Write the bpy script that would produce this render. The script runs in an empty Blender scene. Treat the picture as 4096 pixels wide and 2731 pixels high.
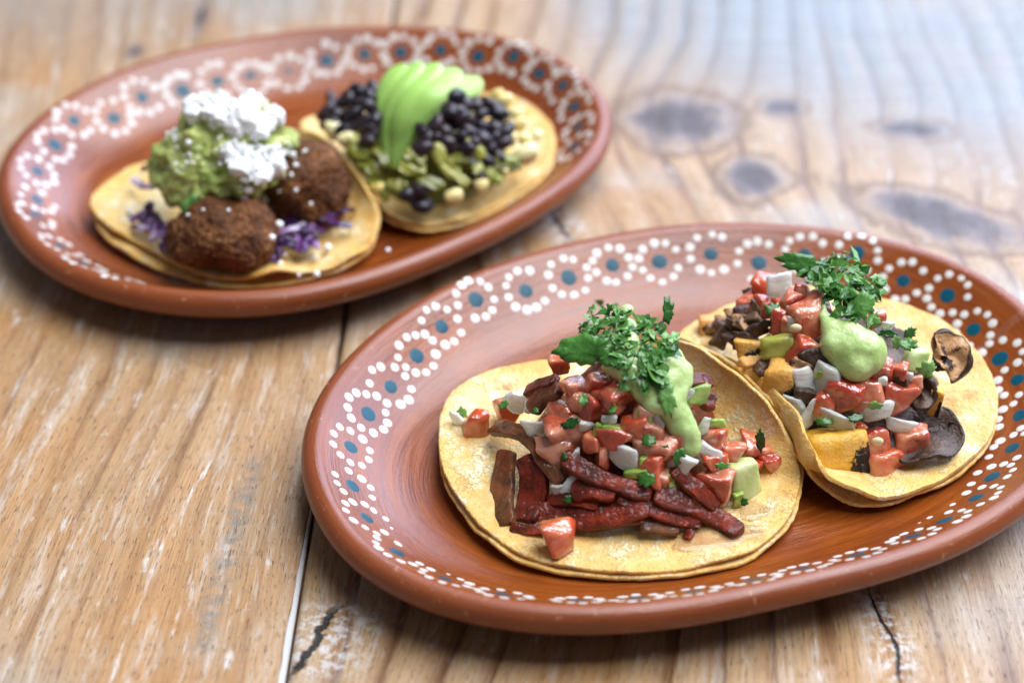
# Two oval clay plates with four tacos on a worn plank table. Lengths in the tables below are centimetres.
import bpy, bmesh, math, random
import numpy as np
from mathutils import Vector, Matrix, noise, Euler
S = 0.01
random.seed(11); rng = np.random.default_rng(7)
scene = bpy.context.scene
COL = scene.collection

# ---------------------------------------------------------------- camera, world, lamps, exposure
cam = bpy.data.objects.new('camera', bpy.data.cameras.new('camera')); COL.objects.link(cam)
cam.data.sensor_width = 36; cam.data.lens = 70.7
cam.data.clip_start = 0.02; cam.data.clip_end = 50
cam.location = (0, -.621057, .468); cam.rotation_euler = (math.radians(90-37), 0, 0)
cam.data.dof.use_dof = True; cam.data.dof.focus_distance = .69; cam.data.dof.aperture_fstop = 4.8
cam.data.dof.aperture_blades = 9
scene.camera = cam
world = bpy.data.worlds.new('World'); scene.world = world; world.use_nodes = True
bgn = world.node_tree.nodes['Background']; bgn.inputs[0].default_value = (.80, .86, 1, 1); bgn.inputs[1].default_value = .15
def area(name, loc, target, sx, sy, power, color):
    l = bpy.data.lights.new(name, 'AREA'); l.shape = 'RECTANGLE'; l.size = sx; l.size_y = sy; l.energy = power; l.color = color
    o = bpy.data.objects.new(name, l); COL.objects.link(o); o.location = loc
    o.rotation_euler = (Vector(target)-Vector(loc)).to_track_quat('-Z', 'Y').to_euler(); return o
area('window_light', (1.75, 2.15, 1.30), (0, .05, 0), 3.6, 1.9, 128, (.60, .72, 1))
area('skylight', (1.0, .40, 2.0), (1.0, .40, 0), 1.9, 2.1, 118, (.88, .92, 1))
scene.view_settings.view_transform = 'Standard'; scene.view_settings.look = 'None'
scene.view_settings.exposure = 0.14; scene.view_settings.gamma = 1
scene.cycles.max_bounces = 8; scene.cycles.use_denoising = True

# ---------------------------------------------------------------- measured tables (cm)
PLATES = [{'x': 6.36,
  'y': -6.33,
  'rot': 22.0,
  'a': 14,
  'b': 10.4,
  'harm': [0.013, 0.0134, 0.0157, 0.0033, -0.0039, -0.007, -0.0195, -0.0008, 0.0031],
  'flowers': [(-12.45, -0.9), (-12.06, -2.89), (-11.07, -4.67), (-9.62, -6.08), (-7.47, -7.18), (-5.7, -7.85), (-3.97, -8.32), (-1.91, -8.59), (-0.2, -8.71), (1.73, -8.78),
              (3.96, -8.62), (5.39, -8.25), (7.1, -7.61), (8.3, -6.68), (9.8, -5.65), (11.03, -4.17), (12.08, -2.52), (12.25, -1.12), (12.29, 0.74), (12.27, 2.63), (11.27, 4.22),
              (10.28, 6.1), (8.5, 7.08), (6.76, 7.65), (5.1, 8.58), (3.05, 8.96), (1.17, 9.33), (-0.75, 9.24), (-2.65, 9.03), (-4.78, 8.87), (-6.5, 7.97), (-7.88, 6.9),
              (-9.35, 5.66), (-10.66, 4.45), (-11.8, 2.78), (-12.38, 0.81)]},
 {'x': -8.5,
  'y': 11.0,
  'rot': 27.1,
  'a': 13.3,
  'b': 10.4,
  'harm': [-0.0148, -0.0248, -0.0076, 0.0046, -0.0004, 0.0245, -0.0047, 0.0039, -0.0081],
  'flowers': [(-11.54, -1.79), (-11.15, -3.59), (-10.15, -5.33), (10.22, -4.49), (11.15, -3.19), (11.77, -1.71), (12.04, -0.09), (11.7, 1.49), (11.24, 3.12), (10.04, 4.33),
              (8.74, 5.64), (7.11, 6.52), (5.59, 7.2), (3.91, 7.69), (2.05, 7.78), (0.32, 8.07), (-1.2, 8.31), (-2.91, 8.22), (-4.83, 8.11), (-6.43, 7.27), (-8.25, 7.02),
              (-9.54, 5.7), (-10.79, 3.99), (-11.39, 2.07), (-11.86, 0.67)]}]
EDGES = {'al_pastor_top': [(-2.58, -7.5, 1.5), (-2.47, -5.85, 1.55), (-1.81, -4.52, 1.5), (-0.74, -3.55, 1.45), (0.39, -3.14, 1.4), (1.52, -2.98, 1.4), (3.63, -2.42, 1.5),
                   (5.21, -2.68, 2.2), (6.11, -4.14, 3.1), (7.3, -5.69, 3.4), (8.52, -7.54, 3.3), (9.37, -8.59, 2.6), (9.82, -9.38, 1.9), (9.83, -10.06, 1.5), (9.4, -11.34, 1.25),
                   (8.48, -12.53, 1.15), (7.25, -13.34, 1.12), (5.34, -13.86, 1.12), (3.48, -13.92, 1.12), (1.78, -13.65, 1.12), (0.35, -13.16, 1.15), (-0.96, -11.96, 1.22),
                   (-1.95, -10.34, 1.35), (-2.43, -9.09, 1.45)],
 'al_pastor_under': [(-2.55, -7.68, 1.25), (-2.43, -6.1, 1.35), (-1.75, -4.52, 1.3), (-0.74, -3.47, 1.25), (0.39, -3.09, 1.2), (1.52, -2.94, 1.2), (3.64, -2.37, 1.3),
                     (5.4, -2.41, 2.0), (6.39, -3.74, 2.8), (7.59, -5.3, 3.1), (8.83, -7.21, 3.0), (9.68, -8.27, 2.3), (10.04, -9.08, 1.6), (9.96, -9.94, 1.2), (9.53, -11.28, 1.0),
                     (8.64, -12.49, 0.92), (7.4, -13.42, 0.9), (5.49, -13.96, 0.9), (3.49, -14.02, 0.9), (1.63, -13.77, 0.9), (0.13, -13.21, 0.92), (-1.11, -12.0, 0.98),
                     (-2.03, -10.39, 1.1), (-2.43, -9.14, 1.2)],
 'mushroom_top': [(6.24, -2.01, 1.7), (6.98, -0.92, 1.7), (8.36, -0.07, 1.8), (10.14, 1.06, 1.7), (12.18, 1.21, 1.7), (14.09, 0.46, 1.7), (15.34, -0.08, 1.7), (16.47, -1.19, 1.7),
                  (17.18, -2.69, 1.7), (17.48, -4.52, 1.7), (17.41, -5.78, 1.6), (16.88, -7.38, 1.5), (15.79, -8.8, 1.4), (14.6, -9.69, 1.3), (13.61, -10.28, 1.3),
                  (12.61, -10.6, 1.4), (11.77, -10.56, 1.7), (10.95, -10.34, 2.0), (10.6, -10.04, 2.3), (10.19, -9.46, 2.8), (10.03, -9.03, 3.0), (9.85, -8.26, 3.2),
                  (9.36, -7.37, 3.3), (8.88, -6.44, 3.3), (7.99, -5.17, 3.0), (6.9, -3.61, 2.3)],
 'mushroom_under': [(6.3, -1.88, 1.4), (7.03, -0.86, 1.45), (8.42, 0.06, 1.5), (10.17, 1.13, 1.45), (12.22, 1.33, 1.45), (14.14, 0.64, 1.45), (15.4, 0.12, 1.45),
                    (16.57, -0.99, 1.45), (17.28, -2.49, 1.45), (17.6, -4.33, 1.45), (17.51, -5.65, 1.35), (16.98, -7.32, 1.25), (15.87, -8.79, 1.1), (14.63, -9.69, 1.02),
                    (13.88, -10.01, 0.98), (12.99, -10.47, 0.95), (11.96, -10.57, 1.0), (11.23, -10.35, 1.1), (10.49, -9.95, 1.5), (10.12, -9.57, 1.9), (9.83, -9.17, 2.15),
                    (9.51, -8.42, 2.5), (9.1, -7.25, 2.8), (8.09, -5.52, 2.9), (7.4, -4.05, 2.5), (6.68, -2.68, 1.8)],
 'croquette_top': [(-17.26, 7.05, 1.7), (-17.17, 8.37, 1.7), (-16.27, 10.05, 1.6), (-15.27, 10.74, 1.6), (-13.55, 11.8, 1.6), (-11.39, 12.73, 1.8), (-9.18, 11.57, 2.5),
                   (-7.92, 10.03, 3.0), (-6.7, 7.98, 3.0), (-5.75, 6.46, 2.5), (-5.4, 5.63, 2.0), (-5.66, 4.34, 1.6), (-6.65, 3.41, 1.4), (-7.49, 2.97, 1.35), (-8.3, 2.61, 1.5),
                   (-9.11, 2.3, 1.8), (-9.95, 2.09, 1.7), (-10.86, 2.36, 1.3), (-11.91, 2.6, 1.3), (-13.38, 3.41, 1.4), (-15.32, 4.96, 1.5), (-16.52, 5.91, 1.6)],
 'croquette_under': [(-17.25, 7.18, 1.4), (-17.14, 8.5, 1.4), (-16.28, 10.17, 1.35), (-15.29, 10.95, 1.3), (-13.6, 12.01, 1.3), (-11.45, 13.05, 1.5), (-9.14, 11.96, 2.2),
                     (-7.83, 10.46, 2.7), (-6.6, 8.39, 2.7), (-5.67, 6.76, 2.2), (-5.36, 5.92, 1.7), (-5.65, 4.54, 1.3), (-6.59, 3.48, 1.1), (-7.51, 3.02, 1.0), (-8.34, 2.64, 1.0),
                     (-9.18, 2.43, 1.0), (-10.02, 2.25, 1.0), (-11.04, 2.25, 1.0), (-12.27, 2.55, 1.0), (-13.93, 3.37, 1.05), (-15.48, 4.52, 1.1), (-16.68, 5.8, 1.25)],
 'bean_top': [(-9.14, 12.94, 2.0), (-8.35, 14.61, 1.6), (-6.33, 16.04, 1.5), (-3.83, 16.81, 1.5), (-0.89, 16.33, 1.6), (0.46, 15.67, 1.6), (1.6, 13.98, 1.6), (1.82, 12.34, 1.6),
              (1.51, 10.4, 1.6), (0.62, 8.95, 1.5), (-1.0, 7.18, 1.4), (-2.42, 6.52, 1.3), (-3.66, 6.27, 1.3), (-5.08, 6.62, 1.6), (-5.92, 7.57, 2.0), (-6.79, 8.94, 2.4),
              (-7.82, 10.67, 2.4)],
 'bean_under': [(-9.18, 13.19, 1.7), (-8.37, 14.66, 1.35), (-6.34, 16.08, 1.25), (-3.84, 16.86, 1.25), (-0.9, 16.49, 1.35), (0.47, 15.87, 1.35), (1.64, 14.14, 1.35),
                (1.88, 12.39, 1.35), (1.59, 10.36, 1.3), (0.71, 8.81, 1.2), (-0.97, 7.08, 1.1), (-2.33, 6.46, 1.0), (-3.66, 6.17, 1.0), (-5.28, 6.77, 1.2), (-6.13, 7.79, 1.6),
                (-6.92, 9.24, 2.0), (-7.94, 10.81, 2.1)]}
HEAPS = {'pastor': {'c': (4.2, -7.35), 'r': (5.2, 5.1), 'zb': 1.25, 'h': 5.2, 'pw': 1.15},
 'mush': {'c': (12.0, -3.8), 'r': (5.6, 5.5), 'zb': 1.3, 'h': 4.8, 'pw': 1.05},
 'croq': {'c': (-10.8, 7.0), 'r': (4.6, 4.2), 'zb': 1.3, 'h': 5.2, 'pw': 0.6},
 'bean': {'c': (-3.7, 11.0), 'r': (5.6, 4.9), 'zb': 1.2, 'h': 4.2, 'pw': 0.8}}
TOMATO_A = [(1.54, -7.51, 4.89, 0.62, 0.69, 1, 'orange red tomato cube at the upper left edge under the big cilantro leaf'),
 (-0.4, -6.47, 2.0, 0.8, 1.09, 0.9, 'orange red tomato piece with a clear onion square lying on it'),
 (-1.28, -7.04, 1.63, 0.87, 1.09, 0.8, 'tomato cube lying alone at the far left on the front tortilla'), (1.52, -9.26, 4.08, 1.16, 0.8, 0.3, ''),
 (1.8, -9.91, 3.77, 1.38, 1.16, 0.2, 'largest pink tomato cube, left of the centre of the front heap'),
 (1.36, -10.14, 3.05, 1.23, 1.16, 0.35, 'wet tomato chunk directly above the white onion wedge pair'),
 (1.97, -8.85, 4.82, 0.87, 0.87, 0.1, 'pale peeled tomato cube under the large cilantro leaf'), (3.22, -9.69, 5.0, 1.01, 0.94, 0.6, ''), (3.54, -9.61, 5.18, 1.09, 0.72, 0.5, ''),
 (4.04, -10.4, 4.34, 0.87, 0.8, 1, 'bright orange tomato cube in the middle of the front heap'), (3.38, -10.53, 4.04, 1.16, 0.8, 0.3, ''),
 (2.67, -10.48, 3.75, 0.65, 0.58, 1, 'small orange tomato bit left of the white onion block'), (2.97, -10.84, 3.46, 0.43, 0.94, 0.4, ''), (4.49, -10.08, 4.74, 0.87, 0.58, 0.4, ''),
 (4.87, -10.78, 3.75, 1.52, 1.09, 0.35, ''), (5.45, -10.56, 3.82, 0.87, 0.8, 0.2, ''),
 (4.55, -11.19, 3.18, 1.16, 0.94, 0.8, 'red tomato cube just right of the large white onion block'),
 (4.94, -11.45, 2.65, 0.8, 1.45, 0.2, 'pink tomato wedge pointing down onto the meat strips'), (6.97, -9.86, 3.44, 0.87, 1.01, 0.3, ''), (7.64, -9.8, 2.68, 0.8, 0.94, 0.2, ''),
 (6.93, -10.36, 2.89, 0.8, 0.8, 0.9, ''), (7.06, -10.88, 2.15, 1.23, 1.23, 0.05, 'pale peach tomato cube beside the pale green cucumber block'),
 (8.71, -8.71, 1.93, 1.01, 1.09, 0.45, 'tomato cube with a narrow cilantro leaf leaning on it, near the tortilla flap'),
 (9.05, -9.1, 1.52, 0.83, 0.83, 0.7, 'rightmost red tomato cube on the front taco'), (8.44, -9.58, 1.8, 0.58, 0.8, 0.6, ''),
 (1.58, -12.92, 1.63, 1.01, 1.09, 1, 'orange tomato cube at the very front of the meat strips'),
 (1.66, -11.63, 1.4, 0.76, 1.01, 0.5, 'narrow tomato wedge standing on the front orange cube'), (2.66, -9.64, 4.71, 0.87, 0.94, 0.75, ''), (2.09, -9.3, 4.61, 0.72, 0.8, 0.9, ''),
 (2.79, -9.13, 5.29, 0.8, 0.65, 0.5, ''), (4.74, -10.44, 4.21, 0.87, 0.72, 0.3, '')]
ONION_A = [(0.04, -7.19, 2.83, 0.87, 0.94, 'clear onion square resting on the orange tomato at the left'),
 (0.88, -9.27, 3.29, 1.01, 0.58, 'flat white onion piece above the curled brown meat strip'),
 (3.66, -10.96, 3.49, 1.12, 0.87, 'large bright white onion block in the middle of the front heap'),
 (1.93, -11.15, 2.3, 0.65, 0.8, 'white onion wedge lying in the gap between meat strips'),
 (1.58, -11.12, 2.06, 0.51, 0.65, 'thin onion sliver leaning on the white wedge between meat strips'),
 (5.46, -10.99, 3.22, 1.23, 0.87, 'clear onion piece flecked with green, right of the white block'),
 (5.86, -9.55, 4.76, 0.51, 0.94, 'white onion slice tucked behind the right side of the green sauce'), (6.49, -9.86, 3.9, 0.43, 0.8, ''),
 (6.66, -10.42, 3.11, 0.87, 0.65, 'glassy onion piece by the tip of the green sauce'),
 (-1.92, -6.77, 1.54, 0.43, 0.87, 'onion slice leaning on the lone tomato cube at the far left'),
 (2.46, -7.93, 5.7, 0.65, 0.58, 'clear onion piece peeking out under the cilantro at the left'), (2.12, -10.55, 3.27, 0.43, 0.33, ''), (4.81, -10.26, 4.47, 0.72, 0.8, ''),
 (2.46, -10.1, 4.1, 0.58, 0.51, ''), (3.22, -10.18, 4.41, 0.65, 0.43, ''), (0.5, -8.16, 3.4, 0.33, 0.65, '')]
GREEN_A = [(7.98, -10.23, 1.84, 1.09, 1.52, 'pale', 'large pale green cucumber block at the right of the front heap'),
 (6.17, -9.26, 4.78, 0.8, 0.65, 'skin', 'green skinned pepper piece behind the green sauce'),
 (4.14, -11.3, 3.03, 0.87, 0.29, 'bright', 'curved light green pepper strip above the meat'), (4.46, -11.08, 3.38, 0.51, 0.29, 'bright', ''),
 (3.28, -10.41, 4.14, 0.69, 0.36, 'bright', ''), (2.84, -10.31, 4.1, 0.23, 0.51, 'bright', ''),
 (5.34, -11.38, 2.68, 0.23, 0.65, 'bright', 'slim green pepper sliver hanging beside the pink tomato wedge'), (4.42, -10.19, 4.58, 0.51, 0.58, 'bright', ''),
 (6.94, -9.55, 3.77, 0.58, 0.29, 'bright', ''), (7.69, -10.86, 1.49, 0.36, 0.51, 'bright', ''), (3.54, -9.7, 5.09, 0.36, 0.43, 'bright', '')]
LEAF_A = [(4.49, -10.72, 3.9, 0.65, 0.51, ''), (5.03, -10.87, 3.57, 0.65, 0.51, ''), (5.49, -10.88, 3.33, 0.51, 0.8, ''), (4.43, -11.41, 2.83, 0.8, 0.58, ''),
 (2.02, -11.43, 1.95, 0.51, 0.36, ''), (7.69, -10.95, 1.4, 0.36, 0.36, ''), (8.34, -8.98, 2.37, 0.43, 1.09, 'narrow cilantro leaf leaning on tomato by the tortilla flap'),
 (9.38, -8.22, 1.32, 0.36, 0.36, ''), (-1.57, -6.4, 1.41, 0.51, 0.58, 'small cilantro bit on the lone tomato cube'), (2.09, -9.94, 3.97, 0.87, 0.43, ''),
 (2.47, -9.59, 4.67, 0.43, 0.58, ''), (0.95, -8.93, 3.64, 0.29, 0.29, ''), (3.35, -10.04, 4.63, 0.43, 0.43, ''), (-0.1, -7.42, 2.63, 0.51, 0.36, ''),
 (6.93, -10.57, 2.65, 0.65, 0.29, ''), (1.86, -10.54, 3.05, 0.29, 0.36, ''), (1.33, -9.86, 3.31, 0.29, 0.22, '')]
CHOP_A = [(4.35, -9.08, 5.75, 0.85, 0.64), (4.75, -9.45, 5.35, 0.52, 0.5), (3.87, -7.47, 6.4, 0.74, 0.53), (2.99, -6.87, 6.07, 0.93, 0.62), (4.06, -8.91, 5.86, 0.6, 0.64),
 (3.52, -6.91, 6.29, 0.57, 0.38), (3.26, -8.57, 5.88, 0.51, 0.56), (3.41, -7.62, 6.27, 0.86, 0.5), (3.32, -8.22, 6.07, 0.81, 0.38), (4.79, -9.27, 5.5, 0.52, 0.59),
 (3.48, -8.56, 5.96, 0.51, 0.38), (3.43, -7.82, 6.25, 0.74, 0.59), (4.95, -9.29, 5.46, 0.52, 0.64), (2.57, -7.22, 5.86, 0.77, 0.63), (4.12, -7.78, 6.38, 0.64, 0.41),
 (3.65, -7.4, 6.38, 0.77, 0.6), (3.8, -8.16, 6.25, 0.53, 0.63), (4.72, -9.53, 5.31, 0.78, 0.59), (2.61, -7.69, 5.86, 0.57, 0.61), (3.25, -8.11, 6.1, 0.94, 0.61),
 (3.89, -9.05, 5.77, 0.72, 0.45), (3.67, -6.84, 6.32, 0.67, 0.65), (3.96, -7.88, 6.36, 0.55, 0.44), (4.9, -9.3, 5.44, 0.66, 0.59), (4.88, -8.91, 5.79, 0.8, 0.58),
 (3.46, -8.9, 5.75, 0.63, 0.5), (4.86, -8.89, 5.79, 0.64, 0.64), (4.45, -8.66, 6.03, 0.51, 0.52), (3.08, -8.71, 5.72, 0.71, 0.6), (4.43, -9.21, 5.64, 0.66, 0.55),
 (4.74, -9.25, 5.55, 0.66, 0.61), (4.0, -8.52, 6.12, 0.58, 0.6), (4.59, -9.0, 5.77, 0.82, 0.41), (4.91, -8.57, 5.96, 0.8, 0.48), (4.35, -9.16, 5.68, 0.78, 0.57),
 (3.73, -8.83, 5.9, 0.6, 0.56), (3.88, -7.4, 6.43, 0.53, 0.4), (3.37, -6.93, 6.25, 0.59, 0.37), (3.84, -8.01, 6.29, 0.77, 0.53), (3.19, -7.95, 6.14, 0.56, 0.6),
 (4.12, -7.89, 6.36, 0.76, 0.64), (5.07, -8.03, 6.16, 0.86, 0.55), (3.56, -6.76, 6.27, 0.77, 0.53), (4.33, -7.95, 6.36, 0.9, 0.36), (2.6, -8.18, 5.72, 0.77, 0.4),
 (4.37, -9.42, 5.44, 0.67, 0.49), (3.03, -7.35, 6.14, 0.93, 0.47), (4.31, -7.57, 6.43, 0.93, 0.51), (3.67, -7.75, 6.34, 0.94, 0.5), (3.22, -8.17, 6.05, 0.56, 0.54),
 (3.77, -7.68, 6.38, 0.85, 0.6), (3.21, -6.58, 6.1, 0.94, 0.45), (4.32, -8.36, 6.21, 0.79, 0.54), (4.88, -7.63, 6.32, 0.74, 0.46), (3.25, -8.35, 5.99, 0.71, 0.47),
 (4.78, -8.65, 5.99, 0.52, 0.44), (3.77, -9.45, 5.37, 0.89, 0.52), (3.69, -8.6, 6.01, 0.82, 0.55), (3.86, -9.46, 5.39, 0.67, 0.48), (4.63, -8.18, 6.23, 0.63, 0.59),
 (3.86, -8.56, 6.07, 0.72, 0.46), (2.76, -8.34, 5.77, 0.86, 0.38), (4.94, -8.81, 5.83, 0.52, 0.57), (4.42, -9.54, 5.31, 0.82, 0.4), (2.74, -8.41, 5.72, 0.69, 0.41),
 (2.62, -7.47, 5.9, 0.54, 0.38), (4.18, -9.08, 5.75, 0.89, 0.4), (3.73, -7.76, 6.36, 0.77, 0.5), (2.75, -8.45, 5.68, 0.73, 0.63), (4.12, -8.77, 5.96, 0.62, 0.52),
 (3.05, -7.72, 6.12, 0.83, 0.41), (4.67, -8.83, 5.88, 0.54, 0.56), (4.31, -7.46, 6.43, 0.89, 0.5), (3.41, 0.04, 1.4, 0.93, 0.56), (4.39, -7.93, 6.34, 0.61, 0.46),
 (4.35, -7.93, 6.36, 0.67, 0.4), (5.08, -8.73, 5.83, 0.86, 0.49), (5.17, -8.32, 6.01, 0.76, 0.53), (4.79, -8.02, 6.25, 0.55, 0.37), (5.31, -8.13, 6.01, 0.84, 0.36),
 (3.82, -9.41, 5.44, 0.78, 0.49), (2.85, -5.8, 5.5, 0.67, 0.47), (3.13, -7.34, 6.18, 0.58, 0.45), (3.04, -8.14, 6.01, 0.52, 0.63), (4.58, -8.89, 5.86, 0.71, 0.64),
 (3.22, -8.78, 5.77, 0.82, 0.41), (3.5, -7.66, 6.29, 0.71, 0.44), (4.73, -8.99, 5.77, 0.58, 0.43), (4.51, -9.51, 5.33, 0.79, 0.49), (4.02, -7.94, 6.36, 0.55, 0.38),
 (5.35, -8.15, 5.99, 0.91, 0.38), (3.12, -7.91, 6.12, 0.64, 0.38), (2.85, -8.13, 5.9, 0.68, 0.52), (2.55, -7.05, 5.83, 0.55, 0.52), (5.41, -8.49, 5.83, 0.88, 0.42),
 (3.89, -8.61, 6.03, 0.67, 0.54), (4.7, -9.44, 5.37, 0.64, 0.49), (2.66, -7.13, 5.9, 0.55, 0.59), (3.5, 0.24, 1.39, 0.69, 0.53), (2.95, -7.26, 6.1, 0.67, 0.39),
 (3.69, -7.73, 6.34, 0.83, 0.52), (4.84, -8.57, 5.99, 0.7, 0.6), (4.45, -9.56, 5.31, 0.82, 0.57), (3.6, -6.7, 6.27, 0.54, 0.41), (3.12, -8.73, 5.72, 0.63, 0.38),
 (4.85, -8.54, 6.03, 0.52, 0.38), (2.7, -7.42, 5.94, 0.88, 0.64), (4.37, -7.42, 6.43, 0.69, 0.47), (4.21, -9.27, 5.57, 0.82, 0.39), (4.1, -7.12, 6.43, 0.82, 0.49),
 (2.67, -7.18, 5.92, 0.91, 0.5), (3.72, -8.2, 6.21, 0.84, 0.63), (5.05, -8.03, 6.16, 0.53, 0.65), (3.86, -9.4, 5.46, 0.68, 0.42), (3.22, -6.97, 6.21, 0.75, 0.47),
 (3.47, -7.36, 6.32, 0.93, 0.61), (5.15, -8.61, 5.86, 0.68, 0.4), (5.1, -8.27, 6.07, 0.52, 0.41), (5.01, -7.69, 6.27, 0.8, 0.61), (4.35, -9.23, 5.64, 0.67, 0.37),
 (3.98, -8.66, 6.01, 0.59, 0.48), (3.31, -7.87, 6.18, 0.71, 0.57), (5.01, -9.41, 5.31, 0.81, 0.56), (4.05, -9.22, 5.64, 0.66, 0.53), (4.56, -8.48, 6.12, 0.63, 0.38),
 (2.56, -7.27, 5.83, 0.76, 0.58), (4.71, -7.72, 6.36, 0.91, 0.44), (4.81, -8.84, 5.83, 0.92, 0.62), (4.57, -9.3, 5.55, 0.83, 0.54), (2.95, -8.2, 5.92, 0.9, 0.43),
 (3.61, -7.03, 6.34, 0.79, 0.62), (3.63, -6.49, 6.21, 0.81, 0.52), (4.71, -7.97, 6.29, 0.89, 0.42), (3.31, -7.4, 6.27, 0.78, 0.62), (2.8, -8.49, 5.7, 0.84, 0.43),
 (5.07, -9.3, 5.39, 0.82, 0.48), (3.68, -8.46, 6.07, 0.9, 0.45), (3.19, -8.58, 5.88, 0.93, 0.42), (4.15, -8.71, 5.99, 0.59, 0.42), (4.26, -8.84, 5.92, 0.81, 0.57),
 (4.42, -9.5, 5.37, 0.61, 0.56), (5.14, -8.2, 6.07, 0.55, 0.42), (2.75, -8.4, 5.7, 0.55, 0.58), (4.74, -9.22, 5.57, 0.86, 0.57), (3.52, -8.22, 6.16, 0.8, 0.58),
 (2.54, -7.51, 5.83, 0.74, 0.47), (2.63, -8.31, 5.7, 0.67, 0.56), (4.83, -8.98, 5.75, 0.64, 0.4), (3.89, -7.93, 6.34, 0.83, 0.63), (3.56, -7.61, 6.34, 0.72, 0.56),
 (4.94, -8.55, 5.96, 0.64, 0.46), (5.16, -8.32, 6.01, 0.53, 0.48), (3.04, -8.68, 5.72, 0.54, 0.44), (2.57, -7.83, 5.79, 0.94, 0.52), (2.57, -7.29, 5.86, 0.86, 0.36),
 (4.89, -7.88, 6.27, 0.51, 0.44), (3.81, -8.02, 6.29, 0.73, 0.38), (3.75, -8.32, 6.18, 0.54, 0.44), (3.71, -8.66, 5.99, 0.9, 0.55), (4.8, -9.39, 5.42, 0.57, 0.59),
 (3.7, -7.57, 6.38, 0.71, 0.45), (2.82, -7.93, 5.94, 0.54, 0.47), (2.88, -7.84, 5.99, 0.62, 0.58), (2.76, -8.12, 5.86, 0.93, 0.57), (4.45, -8.01, 6.32, 0.67, 0.5),
 (3.05, -8.4, 5.88, 0.62, 0.52), (3.86, -8.99, 5.81, 0.51, 0.59), (3.66, -8.39, 6.12, 0.77, 0.59), (3.26, -8.09, 6.1, 0.79, 0.63), (3.5, -8.44, 6.05, 0.82, 0.63),
 (3.32, -6.79, 6.21, 0.91, 0.38), (3.75, -9.03, 5.72, 0.74, 0.47), (4.1, -9.28, 5.57, 0.57, 0.46), (3.92, -8.61, 6.05, 0.6, 0.49), (3.46, -6.71, 6.23, 0.93, 0.44),
 (4.82, -7.49, 6.36, 0.87, 0.54), (3.55, -8.72, 5.9, 0.61, 0.44), (5.27, -8.01, 6.07, 0.9, 0.41), (4.77, -8.56, 6.03, 0.51, 0.37), (5.07, -8.29, 6.07, 0.89, 0.37),
 (4.7, -8.7, 5.94, 0.77, 0.43), (3.8, -8.82, 5.9, 0.9, 0.57), (4.84, -8.42, 6.1, 0.9, 0.5), (2.81, -6.64, 5.9, 0.62, 0.64), (3.93, 0.27, 1.4, 0.69, 0.54),
 (2.71, -7.98, 5.86, 0.81, 0.49), (4.17, -9.46, 5.39, 0.57, 0.44), (3.92, -8.52, 6.1, 0.9, 0.52), (4.51, -8.17, 6.27, 0.85, 0.6), (3.32, -6.1, 5.92, 0.62, 0.47),
 (4.38, -8.81, 5.92, 0.92, 0.4), (4.91, -7.78, 6.29, 0.55, 0.55), (5.14, -8.52, 5.92, 0.53, 0.64), (3.54, -8.73, 5.88, 0.82, 0.44), (3.65, -7.78, 6.32, 0.55, 0.38),
 (4.71, -8.1, 6.25, 0.89, 0.38), (3.31, -6.89, 6.23, 0.92, 0.59), (5.33, -8.23, 5.99, 0.55, 0.48), (4.19, -7.7, 6.4, 0.55, 0.51), (3.76, -7.57, 6.38, 0.75, 0.64),
 (3.74, -7.25, 6.38, 0.73, 0.63), (3.53, -8.75, 5.9, 0.91, 0.46), (5.02, -8.4, 6.03, 0.57, 0.38), (4.2, -8.43, 6.16, 0.63, 0.58), (3.11, -8.11, 6.03, 0.84, 0.54),
 (2.75, -6.39, 5.77, 0.81, 0.57), (3.05, -0.22, 1.38, 0.55, 0.49), (4.33, -9.33, 5.5, 0.58, 0.56), (2.59, -8.23, 5.7, 0.62, 0.47), (3.38, -8.6, 5.94, 0.79, 0.5),
 (3.22, -7.65, 6.21, 0.89, 0.4), (3.68, -8.12, 6.25, 0.93, 0.4), (4.46, -9.1, 5.7, 0.82, 0.36), (4.57, -7.86, 6.34, 0.83, 0.51), (4.67, -8.71, 5.94, 0.85, 0.41),
 (4.93, -9.09, 5.64, 0.87, 0.37), (4.07, -8.35, 6.18, 0.56, 0.42), (4.48, -8.06, 6.32, 0.79, 0.43), (4.48, -8.66, 6.03, 0.83, 0.51), (3.74, -7.72, 6.36, 0.83, 0.47),
 (4.26, -9.13, 5.72, 0.7, 0.56), (3.8, -8.21, 6.23, 0.86, 0.5), (4.95, -9.07, 5.64, 0.78, 0.6), (4.32, -9.01, 5.79, 0.88, 0.54), (2.49, -7.13, 5.79, 0.55, 0.47),
 (3.61, -6.97, 6.34, 0.92, 0.62), (3.61, -8.21, 6.18, 0.68, 0.37), (3.77, -9.12, 5.68, 0.81, 0.61), (4.55, -9.13, 5.7, 0.89, 0.63), (4.98, -8.04, 6.18, 0.79, 0.55)]
BIGLEAF_A = [(2.55, -8.37, 5.59, 2.17, 0.94, 'large flat cilantro leaf reaching left from the front cilantro heap'),
 (5.04, -9.79, 4.91, 0.62, 1.16, 'bent cilantro leaf hanging down over the green sauce'),
 (3.48, -9.01, 5.68, 1.16, 0.51, 'dark cilantro leaf at the foot of the front cilantro heap'),
 (5.17, -7.17, 6.23, 0.43, 0.94, 'thin pointed cilantro leaf standing up at the right of the front heap')]
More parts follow.
